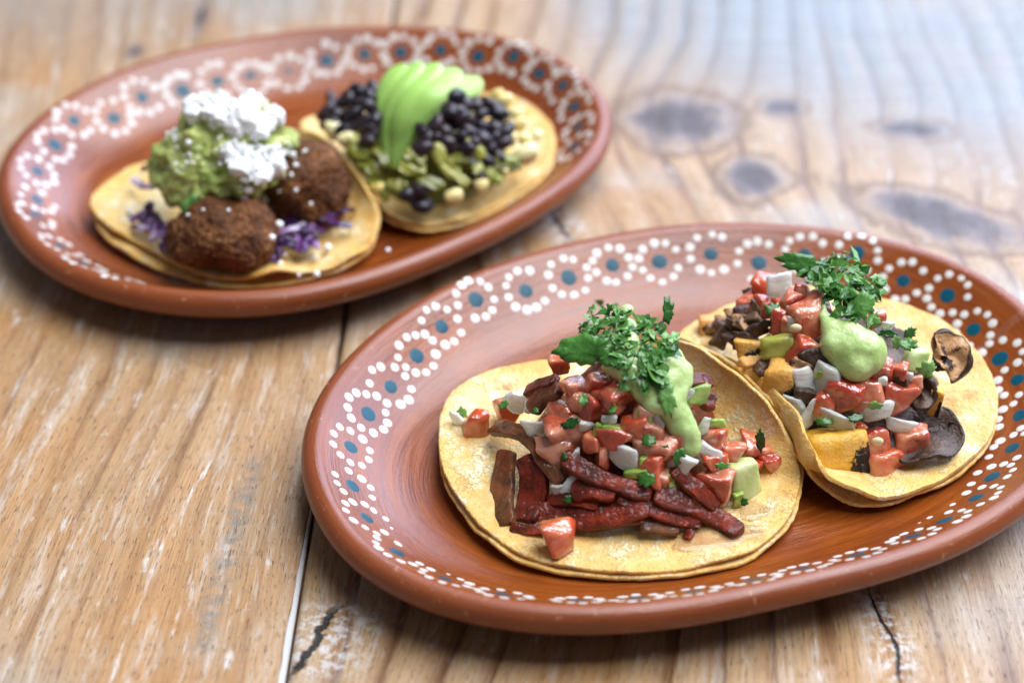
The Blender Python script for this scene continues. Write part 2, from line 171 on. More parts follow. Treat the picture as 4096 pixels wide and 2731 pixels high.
CREMA_A = [(3.9, -6.49, 6.25, 0.43, 0.0), (3.84, -7.63, 6.4, 0.65, 0.0), (3.82, -8.38, 6.16, 0.8, 0.0), (3.55, -8.91, 5.77, 0.8, 0.0), (4.05, -9.19, 5.66, 1.01, 0.0),
 (4.63, -9.11, 5.68, 1.09, 0.0), (5.15, -8.86, 5.72, 0.94, 0.0), (5.43, -8.4, 5.86, 0.58, 0.0), (4.43, -9.57, 5.31, 0.94, 0.0), (5.01, -9.39, 5.33, 1.01, 0.0),
 (4.75, -9.84, 4.96, 0.8, 0.0), (5.2, -9.81, 4.85, 0.94, 0.0), (5.46, -9.56, 4.98, 0.8, 0.0), (5.61, -8.86, 5.48, 0.76, 0.0), (5.7, -9.15, 5.22, 0.65, 0.0),
 (5.41, -9.14, 5.37, 0.87, 0.0), (5.52, -9.98, 4.5, 0.94, 0.0), (5.69, -10.18, 4.17, 0.91, 0.0), (5.85, -10.34, 3.88, 0.8, 0.0), (5.98, -10.5, 3.6, 0.69, 0.0),
 (6.05, -10.54, 3.46, 0.58, 0.0), (3.3, -8.91, 5.68, 0.51, 0.0)]
MEAT = [([(-0.64, -7.41, 1.75), (-0.03, -8.39, 2.52), (0.69, -9.46, 2.89), (1.2, -10.3, 2.68), (1.61, -10.98, 2.28)], 0.69, 0.55, 0.15,
  'curled brown meat strip lying over the left slab'),
 ([(-0.16, -8.95, 2.04), (-0.29, -9.47, 1.54), (-0.32, -10.54, 1.25), (-0.19, -11.89, 1.25)], 0.87, 0.6, 0.1, 'flat brown meat slab standing at the left of the heap'),
 ([(0.49, -9.69, 2.41), (0.75, -10.43, 2.02), (0.68, -10.91, 1.4), (0.42, -11.8, 1.25)], 1.09, 0.9, 0.95, 'dark red crusted meat slab at the left front'),
 ([(0.55, -11.51, 1.25), (1.45, -11.53, 1.36), (2.53, -11.88, 1.62), (3.48, -11.98, 1.84), (4.56, -11.8, 2.19)], 1.09, 0.9, 0.75, 'long dark red meat strip along the front'),
 ([(1.77, -10.47, 3.07), (2.34, -10.93, 2.92), (3.03, -11.31, 2.74), (3.79, -11.55, 2.61), (4.62, -11.66, 2.41)], 0.69, 0.75, 0.6,
  'reddish meat strip below the white onion block'),
 ([(4.75, -11.64, 2.43), (5.4, -11.68, 2.17), (6.19, -11.66, 1.78), (6.93, -11.65, 1.25), (7.58, -12.32, 1.25)], 0.8, 0.8, 0.7, 'dull red meat strip pointing to the right front'),
 ([(4.25, -12.21, 1.58), (4.89, -12.18, 1.51), (5.6, -12.15, 1.36)], 0.65, 0.6, 0.1, 'pale brown meat end under the front strips'),
 ([(5.33, -11.13, 3.05), (5.72, -11.24, 2.68), (6.25, -11.32, 2.24), (6.83, -11.42, 1.6)], 0.62, 0.8, 0.55, 'meat strip beside the pale peach tomato cube'),
 ([(5.73, -12.27, 1.25), (6.03, -12.46, 1.25)], 0.43, 0.5, 1, 'small bright red meat scrap in the juice'),
 ([(0.5, -7.64, 3.53), (0.95, -7.94, 4.1), (1.53, -8.34, 4.67)], 0.58, 0.7, 0.9, 'thin dark red meat strip at the upper left'),
 ([(0.69, -8.56, 3.51), (1.08, -8.51, 4.06), (1.59, -8.7, 4.54)], 0.8, 0.8, 0.2, 'brown rounded meat piece at the upper left'),
 ([(5.87, -9.06, 5.15), (6.28, -8.84, 4.98), (6.7, -8.61, 4.71)], 0.58, 0.7, 0.8, 'red tipped meat piece behind the green sauce'),
 ([(6.62, -9.01, 4.54), (6.53, -9.48, 4.25)], 0.58, 0.6, 0.5, 'brown meat piece beside the pepper behind the sauce'),
 ([(2.09, -11.31, 2.19), (2.72, -11.42, 2.46), (3.48, -11.61, 2.46)], 0.87, 0.8, 0.95, 'blackish red meat strip in the middle hollow'),
 ([(3.48, -11.7, 2.28), (4.31, -11.86, 2.08), (5.34, -11.97, 1.71), (6.26, -11.96, 1.32)], 0.54, 0.7, 0.8, 'thin dark red meat strip crossing to the pointed one'),
 ([(1.2, -11.15, 1.62), (1.96, -11.4, 1.93), (2.85, -11.74, 2.02)], 0.51, 0.6, 0.9, 'narrow red meat strip behind the long front strip'),
 ([(2.72, -12.06, 1.45), (3.55, -12.14, 1.58), (4.37, -12.09, 1.73)], 0.43, 0.5, 0.2, 'thin brown meat strip below the long front strip'),
 ([(5.99, -11.46, 2.19), (6.59, -11.54, 1.67), (7.0, -11.89, 1.25)], 0.51, 0.6, 0.5, 'thin meat strip below the pale peach tomato cube'),
 ([(-0.03, -11.94, 1.25), (0.67, -12.16, 1.25), (1.31, -12.19, 1.25)], 0.43, 0.5, 0.4, 'thin meat end under the left slabs')]
TOMATO_B = [(9.14, -2.11, 4.33, 0.93, 1.04, 1, 'orange tomato wedge at the very back of the mushroom taco'),
 (8.43, -2.65, 3.85, 0.81, 0.67, 0.9, 'orange tomato corner flecked with green at the back left'), (8.88, -3.64, 4.53, 0.63, 0.85, 0.5, ''),
 (9.79, -4.36, 5.25, 0.78, 0.93, 0.75, 'deep red tomato cube under the pale lettuce rib'),
 (10.4, -5.2, 5.33, 1.33, 1.26, 0.5, 'largest tomato cube at the top of the mushroom taco'), (9.44, -4.95, 4.83, 1.11, 1.11, 0.45, ''),
 (10.15, -6.3, 4.48, 1.11, 1.04, 0.6, 'red tomato cube left of the green sauce'), (9.71, -6.81, 3.74, 1.07, 1.07, 0.9, 'orange red tomato cube at the left front of the sauce'),
 (10.22, -4.12, 5.55, 0.59, 0.52, 0.4, ''), (10.79, -7.77, 3.28, 0.96, 0.89, 0.4, ''),
 (11.44, -7.64, 3.59, 1.33, 1.26, 0.75, 'split orange pink tomato cube just below the pale sauce'),
 (12.41, -7.62, 3.65, 1.07, 1.04, 0.25, 'round edged pink tomato cube right of the split one'),
 (13.4, -7.6, 3.39, 1.04, 1.33, 0.3, 'tall pink red tomato cube above the mushroom cap'), (12.98, -7.01, 4.22, 0.81, 0.89, 0.2, ''), (13.48, -7.04, 4.0, 0.89, 0.89, 0.6, ''),
 (14.09, -7.08, 3.63, 0.59, 0.52, 0.4, ''), (12.52, -8.68, 2.15, 1.07, 0.96, 0.5, 'tomato cube bearing a pale seed behind the front cube'),
 (13.05, -9.04, 1.5, 1.37, 1.19, 0.8, 'large wet tomato cube at the front of the mushroom taco'), (14.04, -8.38, 2.02, 1.26, 1.19, 0.55, 'tomato cube resting in the mushroom cap'),
 (12.1, -8.39, 2.65, 0.37, 0.3, 0.6, ''), (9.77, -5.46, 4.81, 0.81, 0.74, 0.4, ''), (12.76, -5.64, 5.42, 0.67, 0.59, 0.3, '')]
ONION_B = [(9.59, -3.34, 5.12, 1.04, 0.89, 'pale green lettuce rib at the top beside the cilantro'), (9.8, -4.98, 5.09, 0.44, 0.44, ''),
 (9.88, -5.6, 4.83, 0.59, 0.81, 'clear onion curl with a pale tomato seed on it'), (10.18, -7.21, 3.65, 0.78, 1.19, 'clear onion piece beside the orange red cube'),
 (10.89, -7.28, 3.87, 1.04, 1.19, 'glassy onion square touching the green sauce'), (9.79, -7.61, 2.91, 0.81, 0.74, 'white onion piece at the left edge by the tortilla flap'),
 (10.35, -7.89, 2.89, 0.59, 1.33, 'curved white onion strip standing at the left front'),
 (11.03, -8.18, 2.8, 1.7, 0.74, 'long white onion strip at the front of the mushroom taco'),
 (12.61, -8.05, 3.07, 1.19, 0.74, 'white onion piece with a green leaf bit, right of the long strip'), (13.4, -8.24, 2.56, 0.89, 0.52, 'rounded onion bit in the mushroom cap'),
 (13.07, -5.95, 5.14, 0.52, 0.44, ''), (12.81, -7.39, 3.87, 0.44, 0.37, ''), (13.82, -7.07, 3.79, 0.3, 0.44, '')]
GREEN_B = [(9.27, -5.82, 4.2, 1.19, 0.89, 'olive', 'yellow green pepper piece on the left side of the mushroom taco'),
 (14.11, -6.53, 4.13, 0.89, 0.81, 'pale', 'pale cucumber disc by the charred mushroom slice'), (10.74, -7.14, 3.96, 0.37, 0.37, 'bright', '')]
LEAF_B = [(9.33, -4.78, 4.79, 0.74, 0.67, 'dark green cilantro bit on tomatoes at the left of the mushroom taco'), (12.45, -7.98, 3.18, 0.74, 0.37, ''),
 (10.85, -8.22, 2.67, 0.81, 0.37, ''), (11.84, -8.23, 2.85, 0.81, 0.37, ''), (14.31, -6.78, 3.76, 0.96, 0.81, 'bent cilantro leaf trailing to the charred mushroom slice'),
 (13.73, -6.04, 4.77, 0.67, 0.52, ''), (13.64, -6.39, 4.55, 0.81, 0.59, ''), (12.54, -6.02, 5.22, 0.52, 0.44, ''), (12.98, -6.25, 4.92, 0.89, 0.37, ''),
 (13.23, -6.46, 4.68, 0.44, 0.67, '')]
CHOP_B = [(12.54, -5.33, 5.64, 0.72, 0.43), (10.93, -3.8, 5.9, 0.82, 0.63), (11.44, -5.86, 5.31, 0.89, 0.48), (12.18, -4.77, 5.92, 0.88, 0.52), (12.68, -5.06, 5.75, 0.76, 0.43),
 (11.15, -4.56, 5.88, 0.88, 0.45), (11.84, -3.36, 6.05, 0.84, 0.51), (12.32, -4.23, 6.03, 0.82, 0.41), (11.72, -5.82, 5.4, 0.8, 0.38), (11.41, -4.71, 5.9, 0.72, 0.42),
 (10.71, -4.41, 5.75, 0.55, 0.6), (10.66, -3.81, 5.79, 0.56, 0.47), (10.99, -3.66, 5.92, 0.82, 0.52), (10.8, -3.8, 5.86, 0.88, 0.54), (10.89, -4.68, 5.77, 0.89, 0.56),
 (11.18, -5.13, 5.66, 0.79, 0.51), (11.29, -3.43, 5.99, 0.71, 0.66), (10.82, -4.19, 5.84, 0.79, 0.57), (10.4, -3.83, 5.68, 0.83, 0.54), (11.67, -5.66, 5.49, 0.6, 0.53),
 (12.09, -5.42, 5.66, 0.72, 0.46), (11.15, -5.02, 5.7, 0.72, 0.47), (11.95, -4.02, 6.08, 0.74, 0.56), (11.3, -5.73, 5.38, 0.86, 0.47), (10.88, -3.76, 5.88, 0.55, 0.41),
 (12.35, -4.04, 6.05, 0.59, 0.46), (12.06, -4.83, 5.92, 0.52, 0.47), (12.04, -5.41, 5.64, 0.92, 0.56), (10.99, -4.89, 5.73, 0.64, 0.38), (10.65, -4.41, 5.73, 0.57, 0.4),
 (10.64, -4.11, 5.77, 0.94, 0.53), (12.38, -5.43, 5.62, 0.78, 0.48), (11.09, -4.14, 5.94, 0.8, 0.66), (11.72, -3.96, 6.08, 0.52, 0.47), (10.66, -3.43, 5.77, 0.81, 0.57),
 (11.96, -5.41, 5.64, 0.74, 0.66), (11.73, -5.3, 5.68, 0.55, 0.43), (11.25, -4.86, 5.79, 0.56, 0.62), (10.9, -4.58, 5.79, 0.75, 0.65), (11.66, -5.22, 5.73, 0.66, 0.46),
 (11.25, -5.03, 5.75, 0.81, 0.41), (11.19, -4.89, 5.77, 0.61, 0.4), (11.43, -4.14, 6.01, 0.53, 0.46), (10.62, -3.77, 5.79, 0.92, 0.52), (11.46, -3.57, 6.03, 0.81, 0.61),
 (11.29, -4.86, 5.81, 0.86, 0.69), (11.35, -5.19, 5.68, 0.67, 0.6), (11.68, -5.25, 5.7, 0.93, 0.61), (11.98, -5.36, 5.68, 0.62, 0.58), (11.94, -3.19, 6.03, 0.85, 0.45),
 (11.33, -4.84, 5.84, 0.84, 0.63), (11.17, -4.92, 5.77, 0.96, 0.48), (11.95, -5.92, 5.36, 0.56, 0.63), (11.83, -4.93, 5.86, 0.87, 0.66), (11.68, -5.33, 5.68, 0.94, 0.64),
 (11.43, -5.21, 5.68, 0.8, 0.66), (11.95, -5.94, 5.33, 0.74, 0.53), (11.84, -4.99, 5.84, 0.54, 0.69), (10.81, -4.62, 5.75, 0.54, 0.43), (11.5, -5.74, 5.4, 0.73, 0.48),
 (10.68, -4.12, 5.79, 0.52, 0.41), (10.38, -3.73, 5.66, 0.86, 0.68), (11.01, -3.83, 5.92, 0.65, 0.58), (11.46, -3.4, 6.01, 0.75, 0.46), (12.19, -4.95, 5.86, 0.91, 0.48),
 (12.66, -4.55, 5.92, 0.52, 0.46), (12.04, -5.61, 5.55, 0.52, 0.47), (11.13, -4.79, 5.81, 0.72, 0.47), (12.82, -4.67, 5.86, 0.66, 0.63), (10.61, -4.3, 5.75, 0.56, 0.45),
 (11.4, -5.23, 5.68, 0.82, 0.54), (11.1, -3.43, 5.94, 0.53, 0.41), (11.97, -4.35, 6.03, 0.62, 0.47), (11.45, -3.82, 6.03, 0.9, 0.53), (12.59, -5.0, 5.79, 0.65, 0.61),
 (12.41, -5.06, 5.79, 0.61, 0.45), (11.28, -5.47, 5.53, 0.58, 0.69), (12.54, -4.73, 5.88, 0.91, 0.47), (10.18, -3.4, 5.53, 0.81, 0.67), (10.95, -4.16, 5.88, 0.59, 0.45),
 (11.45, -4.4, 5.97, 0.64, 0.51), (12.78, -5.01, 5.75, 0.85, 0.68), (12.06, -5.46, 5.62, 0.79, 0.53), (12.09, -4.63, 5.97, 0.6, 0.44), (10.93, -4.38, 5.84, 0.64, 0.63),
 (11.47, -3.65, 6.03, 0.91, 0.68), (11.0, -4.03, 5.92, 0.65, 0.57), (11.38, -4.75, 5.88, 0.82, 0.53), (12.83, -4.55, 5.88, 0.87, 0.68), (11.72, -5.07, 5.81, 0.87, 0.61),
 (12.01, -4.31, 6.03, 0.63, 0.38), (10.95, -4.48, 5.84, 0.82, 0.67), (12.1, -3.92, 6.08, 0.96, 0.43), (11.58, -5.17, 5.73, 0.65, 0.67), (11.66, -5.35, 5.66, 0.58, 0.65),
 (12.17, -4.29, 6.03, 0.64, 0.48), (11.26, -4.93, 5.79, 0.81, 0.46), (11.59, -5.08, 5.79, 0.95, 0.58), (12.39, -5.95, 5.29, 0.74, 0.51), (11.32, -4.37, 5.94, 0.86, 0.56),
 (11.39, -5.41, 5.6, 0.76, 0.57), (11.76, -3.45, 6.05, 0.58, 0.61), (12.31, -5.44, 5.62, 0.86, 0.5), (12.06, -4.15, 6.08, 0.52, 0.57), (12.26, -5.07, 5.81, 0.96, 0.45),
 (12.11, -4.66, 5.97, 0.78, 0.47), (11.62, -5.79, 5.4, 0.79, 0.54), (11.81, -5.17, 5.77, 0.7, 0.46), (11.97, -4.52, 6.01, 0.54, 0.43), (11.85, -4.82, 5.92, 0.88, 0.48),
 (11.95, -4.62, 5.97, 0.91, 0.38), (11.41, -5.64, 5.44, 0.91, 0.43), (12.33, -4.91, 5.86, 0.93, 0.48), (11.85, -5.2, 5.75, 0.96, 0.48), (12.15, -3.23, 6.03, 0.9, 0.42),
 (11.31, -5.41, 5.57, 0.67, 0.45), (12.54, -5.26, 5.68, 0.64, 0.61), (12.64, -5.03, 5.77, 0.62, 0.57), (12.81, -4.99, 5.75, 0.58, 0.44), (11.99, -3.11, 6.01, 0.52, 0.5),
 (11.97, -4.3, 6.05, 0.78, 0.55), (12.26, -5.02, 5.81, 0.8, 0.56), (12.6, -5.06, 5.75, 0.9, 0.6), (12.16, -5.35, 5.66, 0.73, 0.46), (11.35, -3.82, 6.03, 0.96, 0.7),
 (12.12, -4.52, 6.01, 0.73, 0.6), (10.58, -3.46, 5.75, 0.76, 0.51), (10.46, -3.52, 5.7, 0.67, 0.43), (11.92, -4.89, 5.88, 0.65, 0.46), (11.52, -4.01, 6.03, 0.86, 0.46),
 (12.41, -5.87, 5.36, 0.93, 0.45), (12.76, -4.66, 5.86, 0.91, 0.53), (11.57, -4.05, 6.05, 0.86, 0.49), (12.54, -5.31, 5.64, 0.71, 0.38), (10.69, -4.31, 5.77, 0.68, 0.56),
 (11.91, -5.32, 5.7, 0.79, 0.7), (12.3, -4.7, 5.92, 0.74, 0.68), (11.5, -5.05, 5.77, 0.66, 0.59), (12.39, -4.98, 5.84, 0.63, 0.4), (11.89, -3.55, 6.08, 0.89, 0.59),
 (12.51, -5.38, 5.64, 0.84, 0.46), (11.16, -4.37, 5.92, 0.69, 0.67), (11.96, -3.32, 6.05, 0.61, 0.56), (12.39, -3.95, 6.05, 0.63, 0.5), (11.26, -4.5, 5.9, 0.93, 0.57),
 (10.74, -4.07, 5.81, 0.74, 0.42), (11.78, -5.71, 5.46, 0.92, 0.57), (10.99, -4.86, 5.75, 0.77, 0.43), (11.49, -4.79, 5.88, 0.61, 0.52), (12.4, -5.19, 5.75, 0.66, 0.45),
 (11.76, -4.96, 5.84, 0.65, 0.53), (11.05, -5.05, 5.68, 0.91, 0.49), (11.47, -4.96, 5.81, 0.82, 0.45), (11.3, -3.91, 6.01, 0.6, 0.69), (12.16, -4.46, 6.01, 0.61, 0.63),
 (12.05, -4.53, 5.99, 0.96, 0.57), (12.58, -5.22, 5.7, 0.58, 0.52), (12.16, -3.64, 6.08, 0.56, 0.7), (12.68, -5.17, 5.7, 0.55, 0.6), (12.06, -4.68, 5.97, 0.8, 0.68),
 (11.94, -5.86, 5.38, 0.58, 0.41), (11.96, -4.63, 5.97, 0.72, 0.45), (12.14, -5.52, 5.57, 0.84, 0.51), (11.37, -4.46, 5.94, 0.73, 0.48), (11.83, -5.61, 5.53, 0.67, 0.67),
 (11.79, -4.5, 6.01, 0.73, 0.55), (12.48, -5.15, 5.75, 0.91, 0.45), (12.34, -4.51, 5.99, 0.6, 0.64), (11.7, -3.95, 6.08, 0.92, 0.53), (11.82, -5.94, 5.29, 0.66, 0.55),
 (11.58, -4.13, 6.03, 0.76, 0.69), (12.07, -4.11, 6.08, 0.82, 0.58), (10.88, -3.41, 5.86, 0.66, 0.41), (11.2, -3.88, 5.99, 0.91, 0.65), (10.66, -3.88, 5.79, 0.74, 0.41),
 (10.52, -4.16, 5.73, 0.57, 0.42), (11.75, -4.23, 6.05, 0.93, 0.69), (11.97, -4.15, 6.08, 0.86, 0.48), (12.57, -4.58, 5.94, 0.83, 0.62), (11.95, -5.46, 5.62, 0.67, 0.42)]
BIGLEAF_B = [(10.43, -3.57, 5.68, 1.85, 0.74, 'long cilantro leaf reaching left over the lettuce rib'),
 (12.05, -5.6, 5.55, 1.11, 0.96, 'broad cilantro leaf folded over the top of the pale green sauce')]
CREMA_B = [(10.89, -5.2, 5.57, 0.37, 0.0), (10.86, -5.63, 5.33, 0.44, 0.0), (11.15, -6.01, 5.14, 0.81, 0.0), (11.57, -6.24, 5.07, 1.04, 0.0), (11.31, -6.54, 4.75, 1.19, 0.0),
 (11.93, -6.65, 4.75, 1.41, 0.0), (12.32, -6.62, 4.72, 1.19, 0.0), (11.86, -7.0, 4.37, 1.26, 0.0), (12.37, -6.86, 4.51, 0.96, 0.0), (11.54, -6.91, 4.46, 0.96, 0.0),
 (11.91, -7.14, 4.24, 0.81, 0.0)]
SQUASH = [(11.22, -8.84, 1.91, 2.15, 1.56, 1, 'large yellow squash block with charred corner at the front'),
 (9.23, -6.87, 3.31, 1.11, 1.93, 0.5, 'tall peach coloured squash wedge by the tortilla flap'), (8.37, -5.78, 3.35, 0.89, 0.67, 0.3, 'speckled squash cube at the left'),
 (8.4, -5.24, 3.68, 1.04, 0.67, 0.6, 'browned yellow squash cube at the left'), (7.21, -1.4, 1.63, 0.74, 1.41, 0.2, 'dark edged squash strip at the far left'),
 (14.94, -7.19, 2.83, 0.44, 1.26, 0.9, 'thin yellow squash piece right of the mushroom cap'), (8.3, -5.99, 3.11, 0.81, 0.59, 0.4, 'peach squash piece tucked against the flap')]
CAP = [(14.42, -8.18, 2.06, 1.85, 2.37, 'dark glossy mushroom cap, cupped, at the right front'),
 (15.4, -5.8, 3.61, 1.56, 1.63, 'mushroom slice with charred middle and dark rim at the right'), (14.15, -7.36, 3.28, 1.11, 1.11, 'folded dark mushroom piece above the cup')]
SHRED = [(10.5, -6.66, 4.35, 1.11, 0.44), (10.01, -6.76, 4.03, 0.89, 0.44), (10.12, -7.44, 3.35, 0.89, 0.44), (8.89, -6.09, 3.68, 0.81, 0.37), (13.74, -7.26, 3.61, 0.89, 0.37),
 (7.99, -2.7, 3.35, 0.81, 0.3), (8.31, -3.19, 3.87, 0.81, 0.3), (8.54, -4.06, 4.18, 0.81, 0.3), (8.02, -3.67, 3.57, 0.81, 0.3), (8.33, -4.33, 3.89, 0.81, 0.3),
 (7.72, -3.62, 3.2, 0.81, 0.3), (7.61, -2.73, 2.87, 0.81, 0.3), (8.54, -4.76, 4.05, 0.81, 0.3), (8.25, -3.83, 3.85, 0.81, 0.3), (7.86, -4.15, 3.35, 0.81, 0.3),
 (7.47, -3.6, 2.85, 0.81, 0.3), (8.12, -4.74, 3.55, 0.81, 0.3), (7.35, -2.19, 2.3, 0.81, 0.3), (7.91, -3.5, 3.44, 0.81, 0.3), (8.74, -3.8, 4.4, 0.81, 0.3),
 (8.36, -4.79, 3.83, 0.81, 0.3), (7.73, -2.19, 2.8, 0.81, 0.3)]
CHAR = [(11.98, -8.98, 1.74, 0.52, 0.44), (11.62, -9.14, 1.38, 0.59, 0.37), (12.08, -9.18, 1.45, 0.3, 0.44), (8.91, -5.77, 3.92, 0.44, 0.44), (8.44, -5.53, 3.57, 0.52, 0.37),
 (8.62, -2.01, 3.76, 0.44, 0.44), (15.44, -7.48, 2.06, 0.37, 0.22), (8.96, -4.9, 4.4, 0.52, 0.67)]
BALLS = [((-11.34, 3.84, 2.5), 2.15, 1.42, 'round brown fried croquette at the front of its tortilla, under the guacamole'),
 ((-8.4, 6.91, 2.8), 1.75, 1.55, 'brown fried croquette behind the front one, against the tortilla flap')]
GUAC = [((-13.69, 6.42, 3.4), 0.95), ((-13.93, 7.48, 3.6), 0.8), ((-13.03, 5.32, 3.6), 0.8), ((-12.42, 5.41, 3.9), 1.0), ((-11.46, 5.16, 4.2), 0.95), ((-10.54, 5.07, 4.4), 0.95),
 ((-9.83, 5.67, 4.3), 0.75), ((-13.13, 6.65, 4.4), 1.0), ((-12.13, 6.3, 4.9), 1.1), ((-11.08, 6.13, 5.0), 1.1), ((-10.05, 6.46, 4.8), 1.05), ((-9.5, 7.48, 4.6), 0.75),
 ((-12.64, 7.26, 5.3), 0.8), ((-11.85, 6.99, 5.6), 1.0), ((-10.74, 6.76, 5.6), 1.0), ((-9.89, 7.02, 5.3), 0.9), ((-12.86, 7.81, 5.6), 0.5), ((-9.28, 7.58, 4.4), 0.5),
 ((-12.18, 7.42, 5.9), 0.6), ((-10.36, 7.24, 5.8), 0.7)]
